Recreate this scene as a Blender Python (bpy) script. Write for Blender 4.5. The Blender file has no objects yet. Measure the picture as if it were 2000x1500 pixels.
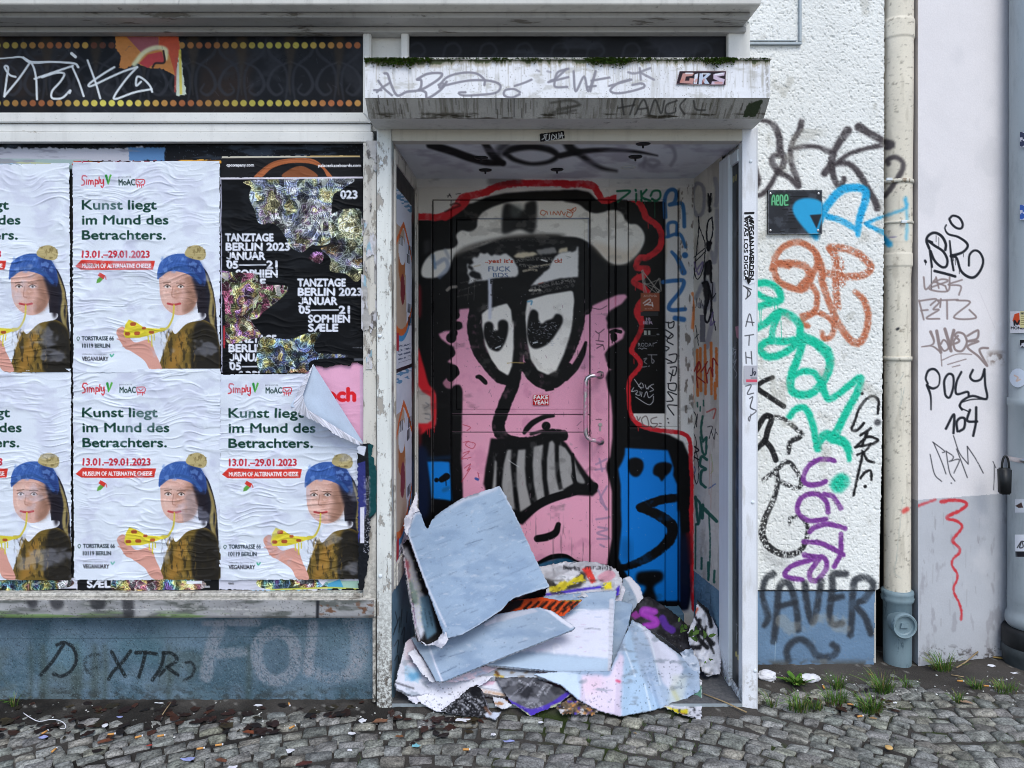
import bpy, bmesh, math, random, re
import numpy as np
from mathutils import Vector, Matrix
from mathutils.geometry import delaunay_2d_cdt

# ---------------------------------------------------------------- camera, sky, sun, exposure
scn = bpy.context.scene
F, CX, HY, EYE = 1500.0, 1000.0, 637.0, 1.496      # focal length / principal point of the photo (px), eye height (m)
cd = bpy.data.cameras.new("camera"); cam = bpy.data.objects.new("camera", cd)
scn.collection.objects.link(cam); scn.camera = cam
cam.location = (0, -3, EYE); cam.rotation_euler = (math.radians(90), 0, 0)
cd.sensor_width = 36; cd.lens = 36 * F / 2000; cd.shift_y = -(750 - HY) / 2000
cd.clip_start = .05; cd.clip_end = 500
w = bpy.data.worlds.new("World"); scn.world = w; w.use_nodes = True
nt = w.node_tree; bg = nt.nodes["Background"]
sky = nt.nodes.new("ShaderNodeTexSky"); sky.sky_type = 'NISHITA'; sky.sun_disc = False
SUN_EL, SUN_ROT = math.radians(52), math.radians(165)
sky.sun_elevation = SUN_EL; sky.sun_rotation = SUN_ROT
sky.air_density = 1.0; sky.dust_density = 1.6; sky.ozone_density = 1.0
nt.links.new(sky.outputs[0], bg.inputs[0]); bg.inputs[1].default_value = 0.14
sd = bpy.data.lights.new("sun", 'SUN'); so = bpy.data.objects.new("sun", sd); scn.collection.objects.link(so)
sd.energy = 1.0; sd.angle = math.radians(30); sd.color = (.97, 1, .96)
so.location = (2, -6, 8)
so.rotation_euler = (math.radians(90) - SUN_EL, 0, math.radians(12))
scn.view_settings.view_transform = 'Standard'; scn.view_settings.look = 'None'
scn.view_settings.exposure = 0.58; scn.view_settings.gamma = 1
scn.cycles.filter_width = .9; scn.cycles.use_denoising = True
scn.cycles.max_bounces = 10; scn.cycles.diffuse_bounces = 6
rnd = random.Random(7); R = np.random.default_rng(11)

# ---------------------------------------------------------------- helpers
def lin(c):
    c = np.asarray(c, float)
    return np.where(c <= .04045, c / 12.92, ((c + .055) / 1.055) ** 2.4)
def hx(s):
    if not isinstance(s, str): return np.asarray(s, float)
    s = s.lstrip('#'); return np.array([int(s[i:i+2], 16) for i in (0, 2, 4)]) / 255
def hl(s): return tuple(lin(hx(s))) + (1,)
ZM = dict(A=(720,240,3.75), B=(1100,240,3.75), C=(720,600,3.75), D=(1080,600,3.75), E=(720,900,2.6316), F=(1440,200,3),
          G=(1440,650,3), H=(1740,400,3.75), I=(1740,780,2.8846), J=(700,0,2.439), K=(0,0,2.6316), L=(0,1130,2.6316),
          M=(380,700,3.125), N=(400,290,3.26), O=(0,280,3.26), Q=(1420,1050,3.333), U=(1400,0,3.75), V=(1700,0,2.68),
          W=(1320,340,3.26), X=(1320,780,2.419), Y=(760,340,3.745), S=(1080,1080,4.411), T=(400,1320,3.333), P=(0,0,1), AA=(800,342,3.413))
def pp(s):
    """points written in the enlargement (letter) they were measured in -> photo coordinates"""
    out = []; z = ZM['P']
    for t in s.split():
        if t[0].isalpha(): k = 2 if t[1].isalpha() else 1; z = ZM[t[:k]]; t = t[k:]
        a, b = t.split(','); out.append((z[0] + float(a) / z[2], z[1] + float(b) / z[2]))
    return np.array(out)
def spline(P, closed=False, n=7):
    P = np.asarray(P, float)
    if len(P) < 3: return P
    if closed: Q = np.vstack([P[-1], P, P[0], P[1]])
    else: Q = np.vstack([2*P[0]-P[1], P, 2*P[-1]-P[-2]])
    out = []
    for i in range(1, len(Q) - 2):
        p0, p1, p2, p3 = Q[i-1], Q[i], Q[i+1], Q[i+2]
        for k in range(n):
            t = k / n
            out.append(.5*((2*p1)+(-p0+p2)*t+(2*p0-5*p1+4*p2-p3)*t*t+(-p0+3*p1-3*p2+p3)*t**3))
    if not closed: out.append(P[-1])
    return np.array(out)
def vnoise(h, w, cy, cx, seed=0):
    """smooth value noise in 0..1 with cells of cy x cx samples"""
    r = np.random.default_rng(seed)
    gy, gx = int(h / cy) + 3, int(w / cx) + 3
    g = r.random((gy, gx)); oy, ox = r.random(2)
    y = np.arange(h) / cy + oy; x = np.arange(w) / cx + ox
    yi = y.astype(int); xi = x.astype(int); fy = y - yi; fx = x - xi
    fy = (fy*fy*(3-2*fy))[:, None]; fx = (fx*fx*(3-2*fx))[None, :]
    yi = np.minimum(yi, gy-2); xi = np.minimum(xi, gx-2)
    a = g[np.ix_(yi, xi)]; b = g[np.ix_(yi, xi+1)]; c = g[np.ix_(yi+1, xi)]; d = g[np.ix_(yi+1, xi+1)]
    return (a*(1-fx)+b*fx)*(1-fy)+(c*(1-fx)+d*fx)*fy
def fbm(h, w, cy, cx, seed=0, o=4):
    s = 0; a = 1; t = 0
    for i in range(o):
        s = s + a*vnoise(h, w, max(cy/2**i, 1.01), max(cx/2**i, 1.01), seed*31+i); t += a; a *= .55
    return s / t
def sst(a, b, x):
    t = np.clip((x-a)/(b-a), 0, 1); return t*t*(3-2*t)
_font = {}
def glyph(s, bold=0.0):
    k = (s, bold)
    if k not in _font:
        c = bpy.data.curves.new("t", 'FONT'); c.body = s; c.resolution_u = 3; c.fill_mode = 'FRONT'
        o = bpy.data.objects.new("t", c); scn.collection.objects.link(o)
        dg = bpy.context.evaluated_depsgraph_get(); m = o.evaluated_get(dg).to_mesh()
        m.calc_loop_triangles()
        v = np.array([x.co[:2] for x in m.vertices]).reshape(-1, 2); t = np.array([x.vertices[:] for x in m.loop_triangles]).reshape(-1, 3)
        _font[k] = (v, t); o.evaluated_get(dg).to_mesh_clear(); bpy.data.objects.remove(o); bpy.data.curves.remove(c)
    return _font[k]

class Canvas:
    """paint layer of a surface, measured in photo coordinates; colours are sRGB pigment colours"""
    def __init__(s, x0, y0, x1, y1, st, base, tint=.05, seed=1):
        s.x0, s.y0, s.st = x0, y0, st
        s.w = int(round((x1-x0)/st))+1; s.h = int(round((y1-y0)/st))+1; s.seed = seed
        s.c = np.ones((s.h, s.w, 3)) * hx(base)
        if tint: s.c *= (1 + tint*(fbm(s.h, s.w, 60, 60, seed)-.5)*2)[..., None]
        s.keep = np.ones((s.h, s.w), bool)
        s.px = x0 + np.arange(s.w)*st; s.py = y0 + np.arange(s.h)*st
    def _mix(s, i0, i1, j0, j1, m, col, a):
        if m.size == 0: return
        m = (m*a)[..., None]; s.c[i0:i1, j0:j1] = s.c[i0:i1, j0:j1]*(1-m) + hx(col)*m
    def _bb(s, P, pad):
        j0 = int(max(0, (P[:,0].min()-pad-s.x0)/s.st)); j1 = int(min(s.w, (P[:,0].max()+pad-s.x0)/s.st+2))
        i0 = int(max(0, (P[:,1].min()-pad-s.y0)/s.st)); i1 = int(min(s.h, (P[:,1].max()+pad-s.y0)/s.st+2))
        return i0, max(i1, i0), j0, max(j1, j0)
    def polymask(s, P, ss=3):
        i0, i1, j0, j1 = s._bb(P, s.st*2)
        H, W = (i1-i0)*ss, (j1-j0)*ss
        if H <= 0 or W <= 0: return i0, i1, j0, j1, np.zeros((max(i1-i0,0), max(j1-j0,0)))
        X = (P[:,0]-s.x0)/s.st-j0; Y = (P[:,1]-s.y0)/s.st-i0
        ys = (np.arange(H)+.5)/ss-.5; xs = (np.arange(W)+.5)/ss-.5
        cross = np.zeros((H, W+1), np.int32)
        n = len(P)
        for k in range(n):
            xa, ya, xb, yb = X[k], Y[k], X[(k+1) % n], Y[(k+1) % n]
            if ya == yb: continue
            lo, hi = min(ya, yb), max(ya, yb)
            r = np.nonzero((ys >= lo) & (ys < hi))[0]
            if not len(r): continue
            xc = xa + (ys[r]-ya)*(xb-xa)/(yb-ya)
            ci = np.clip(np.searchsorted(xs, xc), 0, W)
            np.add.at(cross, (r, ci), 1)
        m = (np.cumsum(cross, 1)[:, :W] % 2).astype(float)
        return i0, i1, j0, j1, m.reshape(i1-i0, ss, j1-j0, ss).mean((1, 3))
    def fill(s, P, col, a=1.0, soft=0, smooth=True, rag=0, n=7):
        P = pp(P) if isinstance(P, str) else np.asarray(P, float)
        if smooth: P = spline(P, True, n)
        if rag:
            P = resample(P, 3, True); P = P + R.normal(0, rag, P.shape)
        i0, i1, j0, j1, m = s.polymask(P)
        if soft and m.size:
            k = max(1, int(round(soft/s.st)))
            for ax in (0, 1):
                for _ in range(2):
                    ker = np.ones(2*k+1)/(2*k+1); m = np.apply_along_axis(lambda v: np.convolve(np.pad(v, k, mode='edge'), ker, 'valid'), ax, m)
        s._mix(i0, i1, j0, j1, m, col, a)
    def stroke(s, P, w, col, a=1.0, soft=1.0, smooth=True, dry=0, over=0, cell=3):
        """a brush, marker or spray line; dry = share of the line the rough ground leaves bare, over = width of the spray mist"""
        if isinstance(P, str) and ';' in P:
            for q in P.split(';'): s.stroke(q.strip(), w, col, a, soft, smooth, dry, over, cell)
            return
        P = pp(P) if isinstance(P, str) else np.asarray(P, float)
        W = np.full(len(P), float(w)) if np.isscalar(w) else np.asarray(w, float)
        if len(W) != len(P): W = np.interp(np.linspace(0, 1, len(P)), np.linspace(0, 1, len(W)), W)
        if smooth and len(P) > 2:
            t = np.arange(len(P)); P = spline(P, False, 6); W = np.interp(np.linspace(0, len(t)-1, len(P)), t, W)
        if len(P) == 1: P = np.vstack([P, P+.01]); W = np.array([W[0]]*2)
        pad = W.max()/2 + soft + over + 2*s.st
        i0, i1, j0, j1 = s._bb(P, pad)
        if i1 <= i0 or j1 <= j0: return
        D = np.full((i1-i0, j1-j0), 1e3); px = s.px[j0:j1]; py = s.py[i0:i1]
        for k in range(len(P)-1):
            a_, b_ = P[k], P[k+1]; r = max(W[k], W[k+1])/2
            pd = r + soft + over + 2*s.st
            ja = max(0, int((min(a_[0], b_[0])-pd-s.x0)/s.st)-j0); jb = min(j1-j0, int((max(a_[0], b_[0])+pd-s.x0)/s.st)+2-j0)
            ia = max(0, int((min(a_[1], b_[1])-pd-s.y0)/s.st)-i0); ib = min(i1-i0, int((max(a_[1], b_[1])+pd-s.y0)/s.st)+2-i0)
            if ja >= jb or ia >= ib: continue
            X = px[None, ja:jb]; Y = py[ia:ib, None]; d = b_-a_; L = d@d + 1e-9
            t = np.clip(((X-a_[0])*d[0]+(Y-a_[1])*d[1])/L, 0, 1)
            dist = np.hypot(X-a_[0]-t*d[0], Y-a_[1]-t*d[1]) - (W[k]*(1-t)+W[k+1]*t)/2
            D[ia:ib, ja:jb] = np.minimum(D[ia:ib, ja:jb], dist)
        if over: D = D + (vnoise(s.h, s.w, 4/s.st, 4/s.st, 17)[i0:i1, j0:j1]-.5)*1.6
        m = 1 - sst(-soft, soft, D)
        if over:
            m = m*(1-.28*sst(.5, .8, fbm(s.h, s.w, 14/s.st, 14/s.st, 18, 3)[i0:i1, j0:j1]))
            g = R.random(D.shape); m = np.maximum(m, (1-sst(-over*.3, over, D))*.75*(g < .55) * .8)
        if dry:
            n = .6*vnoise(s.h, s.w, cell/s.st, cell/s.st, 5)+.4*R.random((s.h, s.w)); m = m*sst(dry-.12, dry+.12, n[i0:i1, j0:j1])
        s._mix(i0, i1, j0, j1, m, col, a)
    def text(s, txt, x, y, cap, width=None, col='000000', bold=.0, rot=0, a=1.0, ss=3, up=1.0):
        """words with their baseline starting at x,y, capitals of height cap"""
        V, T = glyph(txt)
        if len(V) == 0: return
        H = glyph('H', 0)[0]; sy = cap/(H[:,1].max()-H[:,1].min())
        sx = sy if width is None else width/(V[:,0].max()-V[:,0].min())
        vx = (V[:,0]-V[:,0].min())*sx; vy = -V[:,1]*sy
        c, n = math.cos(rot), math.sin(rot)
        P = np.stack([x+vx*c-vy*n, y+vx*n+vy*c], 1)
        i0, i1, j0, j1 = s._bb(P, s.st*2)
        if i1 <= i0 or j1 <= j0: return
        M = np.zeros(((i1-i0)*ss, (j1-j0)*ss)); Q = np.stack([((P[:,0]-s.x0)/s.st-j0+.5)*ss-.5, ((P[:,1]-s.y0)/s.st-i0+.5)*ss-.5], 1)
        for t in T:
            q = Q[t]; a0 = np.maximum(np.floor(q.min(0)).astype(int), 0); a1 = np.minimum(np.ceil(q.max(0)).astype(int)+1, [M.shape[1], M.shape[0]])
            if (a1 <= a0).any(): continue
            X = np.arange(a0[0], a1[0])[None]; Y = np.arange(a0[1], a1[1])[:, None]
            e = [(q[(k+1)%3,0]-q[k,0])*(Y-q[k,1])-(q[(k+1)%3,1]-q[k,1])*(X-q[k,0]) for k in range(3)]
            ins = ((e[0] >= -1e-6)&(e[1] >= -1e-6)&(e[2] >= -1e-6)) | ((e[0] <= 1e-6)&(e[1] <= 1e-6)&(e[2] <= 1e-6))
            M[a0[1]:a1[1], a0[0]:a1[0]] = np.maximum(M[a0[1]:a1[1], a0[0]:a1[0]], ins)
        r = int(round(bold*sy/s.st*ss))
        for k in range(r):
            Q_ = M.copy(); Q_[1:] = np.maximum(Q_[1:], M[:-1]); Q_[:-1] = np.maximum(Q_[:-1], M[1:]); Q_[:, 1:] = np.maximum(Q_[:, 1:], M[:, :-1]); Q_[:, :-1] = np.maximum(Q_[:, :-1], M[:, 1:]); M = Q_
        m = M.reshape(i1-i0, ss, j1-j0, ss).mean((1, 3))
        s._mix(i0, i1, j0, j1, m, col, a)
    def blot(s, col, cy, cx, lo, hi, a=1.0, seed=3, box=None, o=4):
        """irregular stains where noise is above lo"""
        n = fbm(s.h, s.w, cy/s.st, cx/s.st, seed, o); m = sst(lo, hi, n)*a
        if box is not None:
            x0, y0, x1, y1, f = box
            m = m*np.clip(np.minimum(s.px-x0, x1-s.px)/f, 0, 1)[None]*np.clip(np.minimum(s.py-y0, y1-s.py)/f, 0, 1)[:, None]
        s._mix(0, s.h, 0, s.w, m, col, 1)
    def speck(s, col, p, a=1.0, box=None):
        m = (R.random((s.h, s.w)) < p).astype(float)
        if box is not None:
            x0, y0, x1, y1 = box; m *= ((s.px > x0)&(s.px < x1))[None]*((s.py > y0)&(s.py < y1))[:, None]
        s._mix(0, s.h, 0, s.w, m, col, a)
    def rect(s, x0, y0, x1, y1, col, a=1.0):
        s.fill([(x0, y0), (x1, y0), (x1, y1), (x0, y1)], col, a, smooth=False)
    def cut(s, P, rag=0, smooth=False):
        """keep only what lies inside the outline"""
        P = pp(P) if isinstance(P, str) else np.asarray(P, float)
        if smooth: P = spline(P, True)
        if rag: P = resample(P, 4, True); P = P + R.normal(0, rag, P.shape)
        i0, i1, j0, j1, m = s.polymask(P, 1); k = np.zeros((s.h, s.w), bool); k[i0:i1, j0:j1] = m > .5; s.keep &= k
    def sample(s, px, py):
        x = np.clip((px-s.x0)/s.st, 0, s.w-1.001); y = np.clip((py-s.y0)/s.st, 0, s.h-1.001)
        xi = x.astype(int); yi = y.astype(int); fx = (x-xi)[..., None]; fy = (y-yi)[..., None]
        return (s.c[yi, xi]*(1-fx)+s.c[yi, xi+1]*fx)*(1-fy)+(s.c[yi+1, xi]*(1-fx)+s.c[yi+1, xi+1]*fx)*fy
def resample(P, d, closed=False):
    if closed: P = np.vstack([P, P[:1]])
    L = np.r_[0, np.cumsum(np.hypot(*np.diff(P, axis=0).T))]; n = max(2, int(L[-1]/d)+1)
    t = np.linspace(0, L[-1], n); Q = np.stack([np.interp(t, L, P[:,0]), np.interp(t, L, P[:,1])], 1)
    return Q[:-1] if closed else Q
def world(px, py, d):
    px, py, d = np.broadcast_arrays(np.asarray(px, float), np.asarray(py, float), np.asarray(d, float))
    return np.stack([(px-CX)*d/F, d-3, EYE-(py-HY)*d/F], -1)
def X(px, d): return (px-CX)*d/F
def Z(py, d): return EYE-(py-HY)*d/F

# ---------------------------------------------------------------- object builders
def wl(o):
    v = Vector((0, 0, 0))
    while o: v += o.location; o = o.parent
    return v
def tag(o, label=None, cat=None, group=None, kind=None):
    if label: o['label'] = label
    if cat: o['category'] = cat
    if group: o['group'] = group
    if kind: o['kind'] = kind
    return o
def thing(name, label, cat, loc, group=None):
    o = bpy.data.objects.new(name, None); scn.collection.objects.link(o); o.location = loc
    o.empty_display_size = .1
    return tag(o, label, cat, group)
def obj(name, V, Fc, mat, parent=None, col=None, smooth=False, label=None):
    V = np.asarray(V, float).reshape(-1, 3)
    if parent is not None: V = V - np.array(wl(parent))
    m = bpy.data.meshes.new(name)
    if isinstance(Fc, np.ndarray):
        n, k = Fc.shape
        m.vertices.add(len(V)); m.vertices.foreach_set('co', V.astype(np.float32).ravel())
        m.loops.add(n*k); m.loops.foreach_set('vertex_index', Fc.astype(np.int32).ravel())
        m.polygons.add(n); m.polygons.foreach_set('loop_start', np.arange(0, n*k, k, dtype=np.int32))
        m.update(calc_edges=True)
    else:
        m.from_pydata([tuple(v) for v in V], [], [tuple(f) for f in Fc])
    m.validate()
    if smooth: m.polygons.foreach_set('use_smooth', np.ones(len(m.polygons), bool))
    if col is not None:
        a = m.color_attributes.new('Col', 'FLOAT_COLOR', 'POINT'); c = np.ones((len(V), 4), np.float32)
        c[:, :3] = lin(np.clip(col, 0, 1)).reshape(-1, 3); a.data.foreach_set('color', c.ravel())
    for x in (mat if isinstance(mat, list) else [mat]): m.materials.append(x)
    o = bpy.data.objects.new(name, m); scn.collection.objects.link(o)
    if parent is not None: o.parent = parent
    if label: o['label'] = label
    return o
def grid(name, V, mat, parent=None, col=None, keep=None, label=None, smooth=True):
    h, w = V.shape[:2]
    idx = np.arange(h*w).reshape(h, w)
    q = np.stack([idx[:-1, :-1], idx[1:, :-1], idx[1:, 1:], idx[:-1, 1:]], -1)
    if keep is not None:
        k = keep[:-1, :-1] & keep[1:, :-1] & keep[1:, 1:] & keep[:-1, 1:]; q = q[k]
    q = q.reshape(-1, 4); u, inv = np.unique(q, return_inverse=True); q = inv.reshape(-1, 4)
    return obj(name, V.reshape(-1, 3)[u], q, mat, parent, None if col is None else col.reshape(-1, 3)[u], smooth, label)
def surf(name, cv, D, mat, parent=None, hgt=None, label=None):
    """the painted surface of a canvas: D is the distance of the real plane, hgt its relief towards the street (m)"""
    px, py = np.meshgrid(cv.px, cv.py)
    d = D(px, py) if callable(D) else np.full(px.shape, float(D))
    V = world(px, py, d)
    if hgt is not None: V[..., 1] -= hgt
    return grid(name, V, mat, parent, cv.c, cv.keep, label)
def boxes(name, L, mat, parent=None, bev=.003, label=None, seg=2, smooth=False):
    """one mesh of bevelled boxes (x0,y0,z0,x1,y1,z1)"""
    bm = bmesh.new()
    for b in L:
        x0, y0, z0, x1, y1, z1 = b[:6]
        r = bmesh.ops.create_cube(bm, size=1); vs = r['verts']
        for v in vs: v.co = Vector((x0+(v.co.x+.5)*(x1-x0), y0+(v.co.y+.5)*(y1-y0), z0+(v.co.z+.5)*(z1-z0)))
        if bev:
            es = list({e for v in vs for e in v.link_edges})
            bmesh.ops.bevel(bm, geom=es, offset=min(bev, .45*min(x1-x0, y1-y0, z1-z0)), segments=seg, affect='EDGES', profile=.5)
    return frombm(name, bm, mat, parent, smooth, label)
def frombm(name, bm, mat, parent=None, smooth=False, label=None):
    if parent is not None: bmesh.ops.translate(bm, vec=-wl(parent), verts=bm.verts)
    m = bpy.data.meshes.new(name); bm.to_mesh(m); bm.free()
    if smooth: m.polygons.foreach_set('use_smooth', np.ones(len(m.polygons), bool))
    for x in (mat if isinstance(mat, list) else [mat]): m.materials.append(x)
    o = bpy.data.objects.new(name, m); scn.collection.objects.link(o)
    if parent is not None: o.parent = parent
    if label: o['label'] = label
    return o
def tube(name, P, r, mat, parent=None, n=10, label=None, smooth=True, col=None):
    P = [Vector(p) for p in P]; rr = [r]*len(P) if np.isscalar(r) else r
    V, Fc = [], []; up = None
    for i, p in enumerate(P):
        t = (P[min(i+1, len(P)-1)]-P[max(i-1, 0)]).normalized()
        if up is None: up = t.orthogonal().normalized()
        up = (up - t*up.dot(t)).normalized(); b = t.cross(up)
        for k in range(n):
            a = 2*math.pi*k/n; V.append(p + (up*math.cos(a)+b*math.sin(a))*rr[i])
    for i in range(len(P)-1):
        for k in range(n): Fc.append((i*n+k, i*n+(k+1)%n, (i+1)*n+(k+1)%n, (i+1)*n+k))
    Fc.append(tuple(range(n))[::-1]); Fc.append(tuple((len(P)-1)*n+k for k in range(n)))
    return obj(name, V, Fc, mat, parent, None if col is None else np.tile(hx(col), (len(V), 1)), smooth, label)
def lathe(name, prof, x, y, mat, parent=None, n=48, colf=None, label=None):
    """upright turned body, prof = [(radius, z)] from bottom to top"""
    prof = np.array(prof); a = np.linspace(0, 2*math.pi, n, endpoint=False)
    V = np.stack([x+prof[:, :1]*np.cos(a), y+prof[:, :1]*np.sin(a), np.repeat(prof[:, 1:], n, 1)], -1)
    Fc = []
    m = len(prof)
    i = np.arange(m-1)[:, None]*n; k = np.arange(n)[None]; k2 = (k+1) % n
    q = np.stack([i+k, i+k2, i+n+k2, i+n+k], -1).reshape(-1, 4)
    col = None if colf is None else colf(V)
    return obj(name, V.reshape(-1, 3), q, mat, parent, None if col is None else col.reshape(-1, 3), True, label)

# ---------------------------------------------------------------- materials (all node based)
def nodes(name):
    m = bpy.data.materials.new(name); m.use_nodes = True; t = m.node_tree
    return m, t, t.nodes['Principled BSDF'], t.nodes.new('ShaderNodeNewGeometry')
def N(t, k, **kw):
    n = t.nodes.new(k)
    for a, v in kw.items():
        if hasattr(n, a): setattr(n, a, v)
    return n
def noise(t, g, scale, detail=4, rough=.6, sc=(1, 1, 1)):
    mp = N(t, 'ShaderNodeMapping'); mp.inputs['Scale'].default_value = sc
    t.links.new(g.outputs['Position'], mp.inputs[0])
    n = N(t, 'ShaderNodeTexNoise'); n.inputs['Scale'].default_value = scale; n.inputs['Detail'].default_value = detail; n.inputs['Roughness'].default_value = rough
    t.links.new(mp.outputs[0], n.inputs['Vector']); return n.outputs['Fac']
def ramp(t, f, a, b):
    r = N(t, 'ShaderNodeMapRange'); r.interpolation_type = 'SMOOTHSTEP'
    r.inputs[1].default_value = a; r.inputs[2].default_value = b; t.links.new(f, r.inputs[0]); return r.outputs[0]
def mul(t, a, b):
    n = N(t, 'ShaderNodeMath', operation='MULTIPLY')
    for i, v in enumerate((a, b)):
        if isinstance(v, (int, float)): n.inputs[i].default_value = v
        else: t.links.new(v, n.inputs[i])
    return n.outputs[0]
def mix(t, f, a, b, mode='MIX'):
    n = N(t, 'ShaderNodeMix', data_type='RGBA', blend_type=mode)
    for i, v in ((0, f), (6, a), (7, b)):
        if isinstance(v, (int, float)): n.inputs[i].default_value = v
        elif isinstance(v, tuple): n.inputs[i].default_value = v
        else: t.links.new(v, n.inputs[i])
    return n.outputs[2]
def bump(t, p, h, strength, dist):
    b = N(t, 'ShaderNodeBump'); b.inputs['Strength'].default_value = strength; b.inputs['Distance'].default_value = dist
    t.links.new(h, b.inputs['Height']); t.links.new(b.outputs[0], p.inputs['Normal'])
def m_col(name, rough=.6, grain=(300, .15), bmp=(250, .3, .002), spec=.3, rvar=.2, sc=(1, 1, 1), metal=0):
    """painted / printed surface: its pigment colour with fine grain and relief"""
    m, t, p, g = nodes(name)
    a = N(t, 'ShaderNodeVertexColor', layer_name='Col')
    n = noise(t, g, grain[0], 3, .6, sc)
    r = N(t, 'ShaderNodeMapRange'); r.inputs[1].default_value = .25; r.inputs[2].default_value = .75; r.inputs[3].default_value = 1-grain[1]; r.inputs[4].default_value = 1+grain[1]*.6
    t.links.new(n, r.inputs[0])
    c = mix(t, 1.0, a.outputs[0], (1, 1, 1, 1), 'MULTIPLY'); nd = c.node; cb = N(t, 'ShaderNodeCombineColor')
    for i in range(3): t.links.new(r.outputs[0], cb.inputs[i])
    t.links.new(cb.outputs[0], nd.inputs[7]); t.links.new(c, p.inputs['Base Color'])
    rr = N(t, 'ShaderNodeMapRange'); rr.inputs[3].default_value = rough-rvar; rr.inputs[4].default_value = rough+rvar
    t.links.new(noise(t, g, 14, 4), rr.inputs[0]); t.links.new(rr.outputs[0], p.inputs['Roughness'])
    p.inputs['Specular IOR Level'].default_value = spec; p.inputs['Metallic'].default_value = metal
    if bmp: bump(t, p, noise(t, g, bmp[0], 3, .6, sc), bmp[1], bmp[2])
    return m
def m_worn(name, base, under, dirt, lo=.6, hi=.66, scale=18, sc=(1, 1, .45), rough=.5, dz=None, amt=.5, bmp=.4, metal=0, fine=(160, .6, .72)):
    """old paint: base coat, patches where it has flaked to the under coat, dirt specks, more of them below height dz"""
    m, t, p, g = nodes(name)
    f = ramp(t, noise(t, g, scale, 8, .68, sc), lo, hi)
    var = mix(t, ramp(t, noise(t, g, 5, 5, .6, sc), .3, .75), hl(base), tuple(np.array(hl(base))*.86))
    c = mix(t, f, var, hl(under))
    d = ramp(t, noise(t, g, fine[0], 4, .7), fine[1], fine[2])
    streak = ramp(t, noise(t, g, 26, 5, .6, (1, 1, .06)), .5, .8)
    if dz is not None:
        sx = N(t, 'ShaderNodeSeparateXYZ'); t.links.new(g.outputs['Position'], sx.inputs[0])
        h = N(t, 'ShaderNodeMapRange'); h.inputs[1].default_value = dz; h.inputs[2].default_value = 0; t.links.new(sx.outputs[2], h.inputs[0])
        k = ramp(t, noise(t, g, 70, 7, .75), .42, .58)
        c = mix(t, mul(t, h.outputs[0], k), c, hl(dirt))
    c = mix(t, mul(t, streak, amt*.5), c, hl(dirt)); c = mix(t, mul(t, d, amt), c, hl(dirt))
    t.links.new(c, p.inputs['Base Color']); p.inputs['Roughness'].default_value = rough; p.inputs['Metallic'].default_value = metal
    inv = N(t, 'ShaderNodeMath', operation='SUBTRACT'); inv.inputs[0].default_value = 1; t.links.new(f, inv.inputs[1])
    bump(t, p, inv.outputs[0], bmp, .002)
    return m
def m_plain(name, c, rough=.5, var=.2, scale=30, metal=0, bmp=(120, .2, .002), spec=.4, c2=None, lo=.35, hi=.7):
    m, t, p, g = nodes(name)
    n = noise(t, g, scale, 6, .65)
    t.links.new(mix(t, ramp(t, n, lo, hi), hl(c), hl(c2) if c2 else tuple(np.array(hl(c))*(1-var))), p.inputs['Base Color'])
    p.inputs['Roughness'].default_value = rough; p.inputs['Metallic'].default_value = metal; p.inputs['Specular IOR Level'].default_value = spec
    if bmp: bump(t, p, noise(t, g, bmp[0], 5), bmp[1], bmp[2])
    return m
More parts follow.
